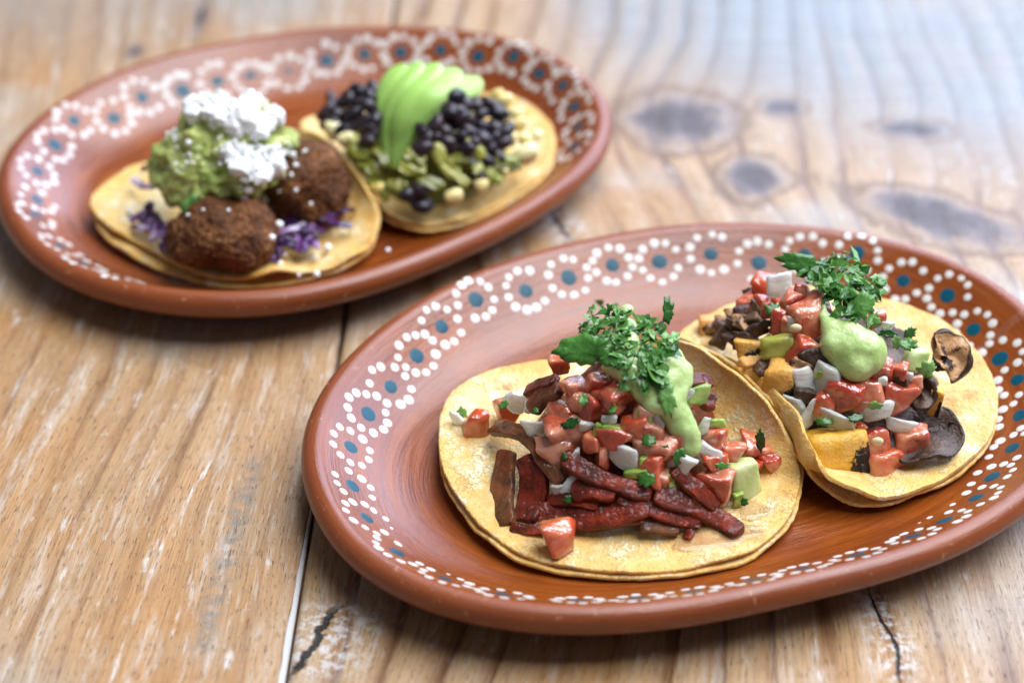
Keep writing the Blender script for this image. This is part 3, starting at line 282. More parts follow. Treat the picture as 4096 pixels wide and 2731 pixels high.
CHEESE = [(-11.18, 6.02, 6.08, 0.12), (-9.54, 6.66, 6.0, 0.12), (-9.97, 6.51, 6.14, 0.12), (-11.1, 6.59, 6.48, 0.11), (-12.73, 7.35, 6.11, 0.18), (-11.64, 6.51, 6.43, 0.09),
 (-12.34, 7.48, 6.46, 0.07), (-12.69, 7.24, 6.14, 0.12), (-10.79, 6.22, 6.4, 0.15), (-12.42, 7.4, 6.43, 0.18), (-10.48, 6.54, 6.51, 0.17), (-12.17, 6.53, 6.4, 0.16),
 (-11.71, 6.79, 6.54, 0.12), (-12.31, 7.28, 6.43, 0.08), (-11.51, 7.0, 6.51, 0.16), (-9.77, 6.62, 6.06, 0.08), (-11.87, 7.25, 6.57, 0.1), (-12.43, 6.75, 6.35, 0.1),
 (-11.31, 6.59, 6.38, 0.13), (-11.71, 7.01, 6.57, 0.14), (-11.04, 6.51, 6.48, 0.08), (-9.6, 6.67, 6.06, 0.14), (-11.27, 7.11, 6.4, 0.19), (-10.59, 6.55, 6.54, 0.17),
 (-11.43, 6.8, 6.46, 0.08), (-9.6, 6.51, 5.95, 0.11), (-9.53, 7.23, 6.08, 0.09), (-11.21, 6.18, 6.24, 0.17), (-11.82, 7.05, 6.59, 0.19), (-10.1, 6.87, 6.35, 0.07),
 (-10.44, 6.09, 6.27, 0.09), (-12.91, 7.53, 6.0, 0.17), (-9.55, 6.69, 6.06, 0.08), (-9.48, 6.64, 5.95, 0.14), (-11.04, 6.33, 6.43, 0.16), (-11.47, 6.5, 6.32, 0.13),
 (-10.62, 6.65, 6.57, 0.14), (-10.82, 6.55, 6.57, 0.18), (-10.5, 6.15, 6.35, 0.14), (-10.87, 6.58, 6.57, 0.18), (-10.6, 6.1, 6.27, 0.18), (-11.5, 7.27, 6.48, 0.13),
 (-11.32, 6.84, 6.43, 0.18), (-9.99, 7.25, 6.38, 0.14), (-10.2, 5.99, 5.82, 0.12), (-9.48, 7.13, 6.08, 0.14), (-11.04, 6.3, 6.4, 0.11), (-10.55, 6.17, 6.32, 0.08),
 (-11.2, 6.43, 6.4, 0.18), (-10.75, 5.96, 6.11, 0.1), (-10.62, 6.01, 6.24, 0.18), (-11.98, 6.81, 6.57, 0.11), (-9.95, 6.26, 5.87, 0.15), (-10.26, 6.41, 6.38, 0.09),
 (-10.52, 7.09, 6.51, 0.19), (-12.22, 7.54, 6.48, 0.11), (-10.15, 6.66, 6.38, 0.09), (-9.52, 6.9, 6.08, 0.17), (-11.07, 6.46, 6.48, 0.13), (-10.49, 6.34, 6.46, 0.13),
 (-12.58, 7.32, 6.32, 0.19), (-10.15, 7.05, 6.4, 0.09), (-11.06, 6.71, 6.54, 0.1), (-10.34, 5.9, 5.79, 0.19), (-9.71, 6.41, 5.92, 0.1), (-11.65, 6.87, 6.54, 0.18),
 (-10.91, 6.51, 6.54, 0.12), (-10.46, 6.0, 6.14, 0.1), (-11.14, 6.31, 6.38, 0.08), (-11.12, 6.26, 6.32, 0.15), (-10.53, 5.93, 6.06, 0.08), (-10.71, 6.37, 6.48, 0.18),
 (-10.56, 6.32, 6.43, 0.09), (-9.49, 6.6, 5.98, 0.09), (-10.86, 5.92, 6.11, 0.13), (-10.17, 6.09, 6.0, 0.13), (-10.01, 6.62, 6.27, 0.08), (-10.09, 6.57, 6.32, 0.18),
 (-10.5, 6.02, 6.16, 0.1), (-9.34, 6.7, 5.92, 0.09), (-10.81, 6.11, 6.3, 0.15), (-10.08, 7.14, 6.43, 0.11), (-12.32, 7.17, 6.46, 0.12), (-10.16, 6.14, 6.06, 0.15),
 (-10.13, 7.39, 6.43, 0.18), (-10.09, 6.84, 6.35, 0.11), (-11.63, 6.49, 6.4, 0.13), (-12.35, 7.19, 6.43, 0.16), (-11.57, 6.57, 6.43, 0.13), (-9.96, 6.86, 6.22, 0.09),
 (-10.13, 6.48, 6.3, 0.16), (-10.47, 5.93, 6.08, 0.15), (-11.55, 6.54, 6.43, 0.12), (-9.69, 6.66, 6.08, 0.14), (-10.22, 6.05, 5.98, 0.09), (-11.32, 7.19, 6.4, 0.16),
 (-9.26, 6.81, 5.87, 0.19), (-10.36, 7.29, 6.48, 0.07), (-10.09, 6.09, 5.84, 0.09), (-10.64, 6.08, 6.3, 0.09), (-9.7, 6.51, 5.95, 0.1), (-9.27, 6.78, 5.87, 0.07),
 (-10.48, 6.0, 6.19, 0.09), (-9.51, 6.99, 6.11, 0.14), (-11.86, 7.17, 6.57, 0.14), (-12.74, 7.31, 6.08, 0.1), (-11.73, 7.03, 6.57, 0.07), (-11.49, 6.23, 6.11, 0.09),
 (-10.5, 6.22, 6.38, 0.17), (-9.95, 6.91, 6.22, 0.19), (-10.22, 7.22, 6.48, 0.1), (-11.75, 6.67, 6.51, 0.18), (-9.97, 6.82, 6.22, 0.07), (-9.89, 6.34, 5.87, 0.16),
 (-10.71, 6.27, 6.46, 0.11), (-10.57, 6.41, 6.51, 0.16), (-10.06, 6.65, 6.3, 0.14), (-10.99, 6.33, 6.46, 0.1), (-11.75, 6.66, 6.51, 0.08), (-10.2, 7.09, 6.43, 0.13),
 (-9.48, 6.53, 5.87, 0.11), (-10.86, 6.99, 6.57, 0.13), (-11.2, 6.25, 6.3, 0.19), (-10.07, 6.93, 6.35, 0.19), (-10.21, 7.1, 6.43, 0.07), (-11.35, 6.69, 6.38, 0.1),
 (-10.88, 6.12, 6.32, 0.15), (-10.37, 6.18, 6.3, 0.1), (-10.36, 6.08, 6.16, 0.07), (-11.3, 6.41, 6.32, 0.12), (-10.26, 6.09, 6.16, 0.12), (-10.04, 6.29, 6.11, 0.1),
 (-11.78, 6.83, 6.57, 0.16), (-11.32, 6.57, 6.38, 0.17), (-12.18, 7.62, 6.46, 0.15), (-10.13, 6.67, 6.38, 0.11), (-10.05, 6.17, 5.98, 0.14), (-12.02, 7.35, 6.51, 0.08),
 (-11.03, 5.96, 6.06, 0.14), (-10.33, 7.32, 6.48, 0.07), (-12.43, 7.05, 6.4, 0.17), (-10.37, 6.5, 6.48, 0.12), (-9.84, 6.36, 5.87, 0.19), (-10.02, 6.25, 6.06, 0.15),
 (-12.41, 7.4, 6.43, 0.17), (-9.48, 7.12, 6.08, 0.08), (-10.39, 6.04, 6.16, 0.16), (-10.67, 6.42, 6.51, 0.09), (-9.86, 6.48, 5.98, 0.1), (-11.42, 6.39, 6.22, 0.14),
 (-11.72, 6.89, 6.57, 0.14), (-10.72, 5.91, 6.11, 0.08), (-10.4, 6.39, 6.43, 0.19), (-9.97, 7.39, 6.35, 0.09), (-9.91, 6.51, 6.03, 0.15), (-11.93, 6.57, 6.48, 0.08),
 (-10.92, 6.0, 6.22, 0.08), (-10.62, 6.01, 6.19, 0.07), (-10.25, 5.94, 5.74, 0.18), (-10.77, 6.06, 6.3, 0.08), (-10.63, 6.0, 6.24, 0.09), (-11.23, 6.52, 6.4, 0.15),
 (-10.78, 5.97, 6.16, 0.18), (-11.71, 6.9, 6.57, 0.16), (-12.02, 6.82, 6.57, 0.17), (-11.77, 6.67, 6.54, 0.12), (-10.96, 6.14, 6.32, 0.17), (-10.34, 6.31, 6.38, 0.12),
 (-12.12, 6.83, 6.54, 0.17), (-10.57, 7.19, 6.48, 0.19), (-10.21, 6.01, 5.9, 0.18), (-11.77, 6.97, 6.59, 0.18), (-10.42, 6.4, 6.46, 0.14), (-10.07, 6.34, 6.22, 0.18),
 (-10.19, 6.66, 6.4, 0.16), (-10.47, 6.44, 6.48, 0.12), (-12.23, 6.5, 6.38, 0.12), (-10.38, 6.01, 6.11, 0.19), (-10.45, 5.93, 5.98, 0.17), (-12.15, 6.97, 6.54, 0.11),
 (-12.46, 7.38, 6.4, 0.17), (-10.18, 7.53, 6.4, 0.13), (-10.99, 6.14, 6.32, 0.18), (-10.12, 6.16, 6.08, 0.13), (-10.27, 5.94, 5.84, 0.17), (-9.89, 7.43, 6.27, 0.11),
 (-12.57, 7.2, 6.27, 0.18), (-11.84, 6.88, 6.57, 0.16), (-12.78, 7.26, 6.08, 0.18), (-9.68, 6.51, 5.95, 0.19), (-12.47, 6.64, 6.27, 0.15), (-10.89, 6.28, 6.43, 0.09),
 (-11.1, 6.31, 6.4, 0.08), (-10.15, 6.75, 6.4, 0.18), (-12.79, 7.61, 6.0, 0.17), (-10.33, 6.13, 6.22, 0.08), (-10.35, 7.22, 6.48, 0.11), (-9.99, 6.26, 6.0, 0.09),
 (-11.17, 6.31, 6.35, 0.09), (-10.12, 6.7, 6.35, 0.16), (-9.8, 6.38, 5.92, 0.13), (-10.31, 6.05, 6.08, 0.08), (-9.42, 6.81, 6.0, 0.07), (-10.32, 7.23, 6.48, 0.17),
 (-10.96, 6.06, 6.24, 0.18), (-10.19, 6.22, 6.19, 0.08), (-9.43, 7.27, 6.03, 0.17), (-11.0, 6.16, 6.35, 0.09), (-10.81, 6.01, 6.24, 0.09), (-10.89, 6.3, 6.46, 0.17),
 (-9.48, 6.88, 6.06, 0.19), (-10.84, 6.32, 6.48, 0.09), (-11.78, 6.74, 6.54, 0.08), (-10.36, 6.34, 6.4, 0.13), (-10.1, 6.98, 6.35, 0.14), (-11.88, 6.59, 6.51, 0.11),
 (-11.61, 6.76, 6.54, 0.09), (-11.8, 6.45, 6.4, 0.15), (-12.48, 6.81, 6.32, 0.14), (-11.52, 6.95, 6.51, 0.14), (-10.83, 6.45, 6.51, 0.09), (-12.46, 6.89, 6.38, 0.16),
 (-10.48, 5.95, 6.03, 0.12), (-10.52, 6.01, 6.22, 0.07), (-10.61, 6.02, 6.19, 0.13), (-10.76, 6.23, 6.43, 0.08), (-11.57, 6.51, 6.4, 0.12), (-10.63, 6.0, 6.16, 0.15),
 (-10.84, 6.02, 6.24, 0.18), (-12.17, 6.46, 6.35, 0.17), (-11.39, 6.88, 6.46, 0.11), (-9.83, 6.34, 5.84, 0.18), (-9.79, 6.48, 5.98, 0.19), (-10.14, 6.09, 5.95, 0.07),
 (-11.67, 6.72, 6.51, 0.16), (-12.25, 7.35, 6.46, 0.17), (-12.51, 7.2, 6.32, 0.15), (-11.45, 6.7, 6.43, 0.09), (-11.81, 7.24, 6.57, 0.16), (-10.19, 6.2, 6.22, 0.18),
 (-11.41, 7.18, 6.46, 0.17), (-10.01, 6.28, 6.08, 0.19), (-10.0, 6.29, 6.03, 0.1), (-11.67, 6.28, 6.24, 0.13), (-11.91, 6.57, 6.48, 0.11), (-9.91, 6.36, 5.9, 0.16),
 (-12.51, 6.77, 6.3, 0.15), (-10.44, 5.87, 5.84, 0.11), (-11.82, 6.3, 6.3, 0.09), (-10.92, 6.22, 6.4, 0.11), (-11.93, 6.67, 6.51, 0.13), (-12.05, 6.68, 6.51, 0.19),
 (-10.53, 6.91, 6.57, 0.09), (-12.28, 7.03, 6.48, 0.15), (-12.71, 7.21, 6.08, 0.1), (-12.21, 7.05, 6.51, 0.17), (-9.4, 7.12, 6.03, 0.09), (-10.38, 6.06, 6.19, 0.13),
 (-10.0, 6.93, 6.27, 0.12), (-11.34, 6.65, 6.38, 0.09), (-9.7, 7.0, 6.16, 0.17), (-9.59, 6.43, 5.9, 0.16), (-11.25, 6.74, 6.46, 0.11), (-11.13, 6.87, 6.51, 0.07),
 (-9.43, 7.02, 6.06, 0.12), (-11.05, 6.02, 6.11, 0.13), (-10.17, 6.35, 6.3, 0.19), (-10.88, 7.07, 6.54, 0.07), (-10.0, 6.37, 6.14, 0.15), (-10.38, 5.98, 6.11, 0.15),
 (-10.0, 7.07, 6.35, 0.09), (-11.39, 6.72, 6.43, 0.18), (-9.73, 6.43, 5.95, 0.14), (-11.54, 6.76, 6.48, 0.12), (-10.11, 6.14, 6.03, 0.13), (-12.65, 6.87, 6.19, 0.17),
 (-10.83, 6.12, 6.32, 0.15), (-10.1, 6.38, 6.24, 0.07), (-11.05, 6.12, 6.3, 0.17), (-10.63, 6.15, 6.38, 0.09), (-10.86, 6.08, 6.27, 0.17), (-12.01, 7.52, 6.46, 0.13),
 (-12.57, 7.28, 6.32, 0.13), (-9.64, 6.78, 6.11, 0.18), (-12.65, 7.18, 6.16, 0.15), (-9.46, 7.11, 6.08, 0.11), (-10.98, 6.62, 6.54, 0.12), (-10.33, 5.94, 5.9, 0.14),
 (-10.07, 6.5, 6.27, 0.14), (-9.68, 7.11, 6.16, 0.16), (-11.76, 7.02, 6.59, 0.14), (-12.39, 7.26, 6.4, 0.09), (-9.97, 6.36, 6.06, 0.12), (-10.49, 6.35, 6.46, 0.15),
 (-10.95, 6.04, 6.22, 0.13), (-10.87, 6.04, 6.27, 0.15), (-10.08, 6.3, 6.14, 0.14), (-12.06, 7.21, 6.54, 0.15), (-12.74, 7.79, 6.08, 0.11), (-12.0, 6.64, 6.48, 0.17),
 (-9.63, 6.78, 6.11, 0.1), (-12.0, 7.11, 6.57, 0.12), (-10.7, 6.71, 6.59, 0.18), (-12.75, 7.16, 6.08, 0.16), (-11.15, 6.62, 6.48, 0.13), (-10.13, 6.16, 6.11, 0.07),
 (-9.83, 6.54, 6.0, 0.12), (-10.19, 6.2, 6.16, 0.1), (-10.77, 6.21, 6.38, 0.07), (-10.96, 6.01, 6.22, 0.11), (-11.76, 6.29, 6.24, 0.18), (-10.24, 6.79, 6.46, 0.18),
 (-11.5, 6.32, 6.24, 0.07), (-10.12, 6.6, 6.35, 0.14), (-11.84, 6.41, 6.38, 0.13), (-12.68, 7.37, 6.22, 0.1), (-12.0, 7.09, 6.57, 0.13), (-10.77, 6.0, 6.16, 0.11),
 (-9.55, 6.67, 6.06, 0.07), (-11.3, 6.12, 6.08, 0.09), (-10.72, 6.12, 6.32, 0.08), (-9.24, 6.87, 5.9, 0.18), (-12.14, 6.62, 6.46, 0.17), (-10.41, 6.36, 6.43, 0.15),
 (-11.71, 6.42, 6.4, 0.13), (-9.41, 7.02, 6.03, 0.12), (-10.01, 6.58, 6.22, 0.14), (-10.71, 6.19, 6.4, 0.18), (-9.25, 6.81, 5.87, 0.14), (-9.8, 6.31, 5.84, 0.14),
 (-12.53, 6.83, 6.3, 0.11), (-9.44, 6.59, 5.92, 0.08), (-12.02, 6.77, 6.54, 0.1), (-10.63, 7.33, 6.43, 0.07), (-11.88, 6.62, 6.51, 0.07), (-12.3, 6.85, 6.46, 0.16),
 (-11.1, 6.54, 6.48, 0.09), (-10.35, 6.51, 6.46, 0.19), (-11.23, 6.57, 6.43, 0.11), (-10.22, 6.59, 6.43, 0.11), (-10.52, 7.0, 6.54, 0.1), (-10.7, 6.05, 6.3, 0.17),
 (-11.32, 7.09, 6.43, 0.12), (-11.55, 6.72, 6.48, 0.11), (-9.91, 6.59, 6.11, 0.15), (-10.41, 5.91, 5.9, 0.15), (-10.73, 6.18, 6.38, 0.18), (-9.35, 6.68, 5.92, 0.16),
 (-10.65, 6.16, 6.38, 0.1), (-10.53, 5.91, 6.0, 0.14), (-10.24, 6.19, 6.22, 0.09), (-12.29, 7.34, 6.46, 0.16), (-12.18, 7.04, 6.54, 0.13), (-10.2, 6.02, 5.9, 0.09),
 (-10.48, 6.47, 6.51, 0.16), (-10.49, 6.06, 6.19, 0.15), (-10.77, 6.57, 6.57, 0.07), (-9.82, 6.41, 5.92, 0.1), (-10.11, 6.24, 6.16, 0.09), (-10.24, 6.95, 6.43, 0.18),
 (-9.83, 6.58, 6.06, 0.18), (-10.43, 6.07, 6.24, 0.18), (-10.65, 6.18, 6.35, 0.1), (-10.9, 5.98, 6.14, 0.14), (-12.56, 7.03, 6.3, 0.15), (-10.3, 6.55, 6.43, 0.13),
 (-11.02, 5.96, 6.08, 0.14), (-9.6, 6.43, 5.87, 0.18), (-10.3, 6.03, 6.11, 0.1), (-11.0, 6.07, 6.24, 0.09), (-10.09, 7.04, 6.4, 0.08), (-10.69, 5.85, 6.0, 0.11),
 (-10.58, 5.89, 6.0, 0.09), (-11.62, 6.3, 6.22, 0.14), (-11.8, 6.5, 6.46, 0.15), (-10.61, 6.13, 6.32, 0.15), (-11.81, 6.65, 6.54, 0.1), (-10.56, 5.95, 6.14, 0.1),
 (-9.84, 7.25, 6.24, 0.1), (-10.18, 6.55, 6.38, 0.17), (-12.75, 7.17, 6.08, 0.12), (-9.84, 6.67, 6.11, 0.15), (-9.81, 6.36, 5.9, 0.14), (-11.08, 6.01, 6.08, 0.13),
 (-10.24, 5.96, 5.76, 0.09), (-10.34, 7.38, 6.48, 0.13), (-11.89, 6.59, 6.51, 0.12), (-10.14, 6.02, 5.82, 0.15), (-12.75, 7.34, 6.08, 0.11), (-9.96, 6.52, 6.16, 0.11),
 (-10.71, 6.14, 6.35, 0.14), (-11.35, 7.08, 6.46, 0.09), (-10.48, 6.07, 6.22, 0.17), (-12.93, 7.62, 6.03, 0.14), (-10.38, 6.99, 6.48, 0.18), (-9.79, 6.63, 6.06, 0.08),
 (-11.89, 6.77, 6.57, 0.08), (-12.37, 6.9, 6.43, 0.07), (-12.19, 7.2, 6.51, 0.16), (-10.43, 6.16, 6.32, 0.13), (-11.77, 6.27, 6.24, 0.13), (-9.97, 7.41, 6.35, 0.14),
 (-10.27, 6.52, 6.4, 0.09), (-10.12, 6.42, 6.3, 0.17), (-10.44, 6.22, 6.35, 0.14), (-10.26, 5.94, 5.71, 0.13), (-11.08, 7.06, 6.48, 0.12), (-12.45, 6.74, 6.35, 0.11),
 (-9.95, 6.43, 6.11, 0.13), (-9.81, 6.54, 6.06, 0.1), (-10.96, 5.95, 6.06, 0.15), (-9.86, 7.04, 6.22, 0.13), (-10.92, 6.24, 6.43, 0.1), (-10.24, 6.98, 6.43, 0.16),
 (-11.68, 6.49, 6.4, 0.18), (-11.08, 6.06, 6.19, 0.15), (-10.13, 6.37, 6.24, 0.13), (-10.81, 6.86, 6.59, 0.16), (-10.32, 6.02, 6.08, 0.12), (-12.17, 6.52, 6.4, 0.14),
 (-9.61, 6.68, 6.08, 0.1), (-11.93, 6.58, 6.48, 0.1), (-10.59, 6.08, 6.27, 0.08), (-10.98, 6.13, 6.3, 0.12), (-11.68, 6.7, 6.54, 0.08), (-11.81, 6.48, 6.46, 0.15),
 (-10.25, 6.49, 6.4, 0.08), (-12.75, 7.09, 6.06, 0.07), (-10.18, 6.87, 6.4, 0.08), (-12.39, 6.67, 6.35, 0.11), (-11.88, 6.3, 6.32, 0.14), (-10.2, 6.02, 5.98, 0.12),
 (-10.25, 6.03, 6.03, 0.14), (-11.01, 7.05, 6.51, 0.11), (-12.86, 7.67, 6.06, 0.09), (-12.4, 6.77, 6.4, 0.14), (-10.01, 7.18, 6.38, 0.19), (-9.29, 7.25, 5.92, 0.11),
 (-9.96, 7.4, 6.35, 0.1), (-11.42, 6.28, 6.11, 0.13), (-12.6, 7.42, 6.32, 0.17), (-12.83, 7.72, 6.08, 0.07), (-11.21, 6.43, 6.38, 0.07), (-10.08, 6.22, 6.06, 0.13),
 (-9.65, 6.99, 6.14, 0.13), (-11.69, 6.88, 6.57, 0.13), (-10.22, 6.41, 6.38, 0.11), (-11.78, 6.88, 6.57, 0.13), (-10.04, 7.29, 6.4, 0.18), (-10.81, 5.89, 6.08, 0.18),
 (-9.56, 6.46, 5.9, 0.09), (-10.4, 6.18, 6.3, 0.16), (-12.78, 7.28, 6.08, 0.15), (-12.65, 7.38, 6.27, 0.14), (-10.19, 7.13, 6.46, 0.13), (-10.48, 6.41, 6.46, 0.18),
 (-11.88, 6.6, 6.51, 0.17), (-10.62, 6.13, 6.32, 0.15), (-12.06, 6.44, 6.35, 0.14), (-10.54, 7.39, 6.46, 0.18), (-10.37, 5.99, 6.11, 0.11), (-10.82, 5.93, 6.08, 0.13),
 (-12.1, 6.43, 6.35, 0.12), (-11.4, 7.14, 6.46, 0.14), (-10.62, 6.17, 6.38, 0.16), (-10.53, 6.81, 6.57, 0.11), (-10.88, 6.34, 6.46, 0.18), (-10.47, 6.15, 6.32, 0.16),
 (-9.46, 6.77, 6.03, 0.09), (-10.47, 7.05, 6.51, 0.09), (-9.76, 7.18, 6.16, 0.19), (-12.29, 6.88, 6.48, 0.11), (-11.67, 6.4, 6.32, 0.17), (-10.89, 6.19, 6.35, 0.13),
 (-12.43, 6.79, 6.38, 0.15), (-12.75, 7.17, 6.08, 0.14), (-10.61, 6.37, 6.48, 0.08), (-11.66, 6.63, 6.51, 0.12), (-11.74, 6.83, 6.57, 0.19), (-10.42, 5.9, 5.98, 0.07),
 (-9.98, 6.99, 6.32, 0.11), (-10.24, 7.16, 6.46, 0.19), (-10.33, 5.98, 6.06, 0.19), (-10.59, 5.87, 5.98, 0.09), (-10.13, 6.74, 6.38, 0.12), (-10.75, 6.54, 6.57, 0.15),
 (-12.0, 7.51, 6.46, 0.11), (-11.87, 6.39, 6.35, 0.08), (-10.84, 6.2, 6.38, 0.15), (-11.23, 6.12, 6.19, 0.19), (-11.3, 6.85, 6.4, 0.14), (-12.49, 7.0, 6.35, 0.09),
 (-10.9, 6.91, 6.57, 0.18), (-12.28, 6.97, 6.48, 0.16), (-10.17, 6.04, 5.92, 0.11), (-10.06, 6.21, 6.06, 0.12), (-11.58, 6.29, 6.24, 0.15), (-11.73, 7.44, 6.48, 0.15),
 (-11.74, 6.37, 6.32, 0.15), (-10.69, 6.96, 6.57, 0.18), (-9.61, 6.7, 6.08, 0.18), (-10.55, 6.64, 6.57, 0.16), (-11.78, 6.59, 6.51, 0.18), (-10.3, 6.03, 6.03, 0.18),
 (-10.27, 6.3, 6.32, 0.16), (-12.28, 6.57, 6.38, 0.11), (-10.3, 5.91, 5.82, 0.07), (-9.25, 7.11, 5.92, 0.12), (-10.57, 6.03, 6.24, 0.09), (-11.99, 6.5, 6.43, 0.17),
 (-10.19, 6.17, 6.16, 0.1), (-10.99, 6.37, 6.46, 0.17), (-10.96, 6.15, 6.32, 0.08), (-12.42, 7.24, 6.4, 0.17), (-10.98, 6.4, 6.48, 0.19), (-12.37, 6.9, 6.43, 0.18),
 (-9.53, 7.15, 6.11, 0.18), (-10.06, 6.64, 6.3, 0.13), (-10.25, 5.9, 5.74, 0.18), (-11.15, 6.49, 6.46, 0.13), (-10.44, 5.92, 6.0, 0.13), (-11.79, 6.59, 6.51, 0.12),
 (-10.59, 5.94, 6.14, 0.18), (-10.18, 5.99, 5.79, 0.1), (-11.53, 6.25, 6.19, 0.18), (-10.79, 6.16, 6.38, 0.19), (-9.53, 6.84, 6.08, 0.13), (-10.92, 5.94, 6.06, 0.08),
 (-11.61, 6.7, 6.48, 0.12), (-11.12, 6.3, 6.35, 0.14), (-10.11, 7.06, 6.4, 0.19), (-10.5, 6.05, 6.22, 0.14), (-11.54, 6.82, 6.51, 0.09), (-11.54, 6.28, 6.16, 0.14),
 (-13.0, 7.56, 6.0, 0.09), (-10.49, 7.24, 6.48, 0.12), (-10.04, 7.03, 6.35, 0.18), (-9.73, 6.46, 5.98, 0.15), (-10.85, 6.22, 6.4, 0.14), (-9.58, 6.66, 6.06, 0.1),
 (-11.26, 6.64, 6.43, 0.15), (-10.11, 6.74, 6.35, 0.17), (-10.26, 6.03, 6.0, 0.18), (-12.02, 6.43, 6.38, 0.08), (-11.56, 6.44, 6.32, 0.17), (-10.74, 5.95, 6.14, 0.18),
 (-9.45, 6.78, 6.03, 0.16), (-10.88, 6.12, 6.32, 0.17), (-12.23, 7.49, 6.48, 0.13), (-10.95, 7.03, 6.54, 0.15), (-10.35, 6.51, 6.48, 0.1), (-10.85, 5.9, 6.06, 0.1),
 (-10.18, 6.0, 5.9, 0.11), (-11.35, 6.43, 6.32, 0.12), (-10.78, 6.47, 6.54, 0.13), (-10.25, 6.34, 6.32, 0.1), (-10.47, 6.75, 6.54, 0.12), (-9.63, 6.58, 6.0, 0.15),
 (-10.39, 6.35, 6.4, 0.18), (-10.83, 5.92, 6.08, 0.13), (-9.73, 6.78, 6.11, 0.1), (-10.07, 7.32, 6.43, 0.11), (-10.38, 7.47, 6.46, 0.16), (-10.5, 6.24, 6.38, 0.07),
 (-10.9, 5.96, 6.16, 0.15), (-10.03, 7.22, 6.4, 0.1), (-10.98, 6.27, 6.4, 0.18), (-11.4, 6.79, 6.46, 0.07), (-9.3, 7.03, 5.95, 0.12), (-10.97, 6.44, 6.48, 0.08),
 (-11.72, 6.92, 6.57, 0.14), (-9.89, 6.46, 6.0, 0.17), (-10.39, 6.72, 6.51, 0.09), (-10.99, 5.99, 6.14, 0.17), (-12.18, 7.46, 6.48, 0.13), (-12.38, 7.37, 6.46, 0.1),
 (-10.64, 7.35, 6.43, 0.14), (-10.26, 6.45, 6.4, 0.09), (-10.81, 6.45, 6.54, 0.17), (-10.44, 5.86, 5.82, 0.13), (-11.15, 6.08, 6.14, 0.19), (-10.75, 6.24, 6.4, 0.07),
 (-11.69, 7.01, 6.57, 0.17), (-11.99, 6.55, 6.48, 0.17), (-11.57, 6.7, 6.51, 0.18), (-10.68, 6.39, 6.51, 0.18), (-11.43, 6.43, 6.3, 0.08), (-10.16, 6.15, 6.08, 0.09),
 (-10.35, 5.97, 6.0, 0.13), (-11.25, 6.97, 6.43, 0.09), (-10.59, 6.97, 6.57, 0.18), (-10.87, 6.02, 6.24, 0.16), (-10.14, 6.88, 6.38, 0.08), (-11.58, 6.46, 6.35, 0.1),
 (-11.17, 6.19, 6.27, 0.14), (-9.52, 6.49, 5.92, 0.11), (-11.64, 7.39, 6.48, 0.13), (-9.8, 7.07, 6.19, 0.18), (-11.3, 6.92, 6.43, 0.09), (-10.24, 6.66, 6.46, 0.13),
 (-9.82, 7.37, 6.22, 0.17), (-9.68, 6.42, 5.87, 0.17), (-10.19, 6.09, 6.0, 0.09), (-10.19, 6.13, 6.08, 0.15), (-12.39, 6.71, 6.38, 0.09), (-10.54, 6.61, 6.54, 0.19),
 (-12.31, 7.59, 6.46, 0.19), (-10.1, 6.76, 6.35, 0.16), (-11.89, 6.37, 6.32, 0.12), (-11.77, 6.42, 6.4, 0.11), (-10.67, 6.48, 6.54, 0.11), (-11.22, 6.58, 6.43, 0.17),
 (-10.63, 6.4, 6.48, 0.1), (-11.0, 6.13, 6.27, 0.08), (-11.52, 6.62, 6.43, 0.14), (-10.94, 6.47, 6.51, 0.18), (-11.48, 7.06, 6.51, 0.1), (-11.09, 6.25, 6.35, 0.16),
 (-10.73, 6.1, 6.32, 0.08), (-12.03, 6.59, 6.48, 0.16), (-9.32, 6.7, 5.87, 0.18), (-12.32, 6.63, 6.38, 0.11), (-11.79, 7.16, 6.57, 0.08), (-12.41, 6.87, 6.4, 0.09),
 (-11.27, 6.08, 6.08, 0.15), (-11.57, 7.4, 6.46, 0.14), (-10.62, 5.98, 6.19, 0.15), (-12.38, 6.93, 6.43, 0.07), (-10.51, 6.37, 6.48, 0.11), (-10.27, 7.18, 6.48, 0.11),
 (-11.07, 6.16, 6.32, 0.15), (-10.21, 6.14, 6.11, 0.18), (-12.43, 6.97, 6.4, 0.13), (-11.63, 6.9, 6.54, 0.18), (-10.31, 6.04, 6.14, 0.07), (-11.55, 6.3, 6.19, 0.1),
 (-11.24, 6.79, 6.46, 0.16), (-10.13, 6.1, 5.95, 0.17), (-12.66, 7.23, 6.19, 0.11), (-11.79, 6.93, 6.57, 0.16), (-11.46, 6.55, 6.38, 0.14), (-11.37, 6.98, 6.46, 0.09),
 (-9.77, 6.72, 6.14, 0.13), (-10.87, 6.05, 6.24, 0.19), (-9.33, 7.05, 5.98, 0.13), (-10.78, 6.04, 6.24, 0.18), (-10.77, 5.99, 6.19, 0.09), (-9.9, 6.69, 6.11, 0.11),
 (-10.77, 5.94, 6.16, 0.17), (-11.38, 6.44, 6.27, 0.19), (-9.4, 6.66, 5.95, 0.1), (-9.45, 6.53, 5.87, 0.09), (-9.16, 7.3, 5.74, 0.18), (-11.21, 6.64, 6.46, 0.19),
 (-11.87, 7.0, 6.59, 0.1), (-11.76, 6.49, 6.4, 0.1), (-10.09, 6.15, 6.03, 0.12), (-11.47, 6.49, 6.35, 0.13), (-10.85, 6.14, 6.35, 0.18), (-11.47, 6.3, 6.14, 0.1),
 (-10.41, 6.0, 6.16, 0.19), (-9.62, 6.65, 6.03, 0.15), (-10.36, 6.97, 6.48, 0.15), (-12.86, 7.7, 6.06, 0.08), (-10.63, 6.39, 6.51, 0.1), (-12.14, 7.12, 6.54, 0.15),
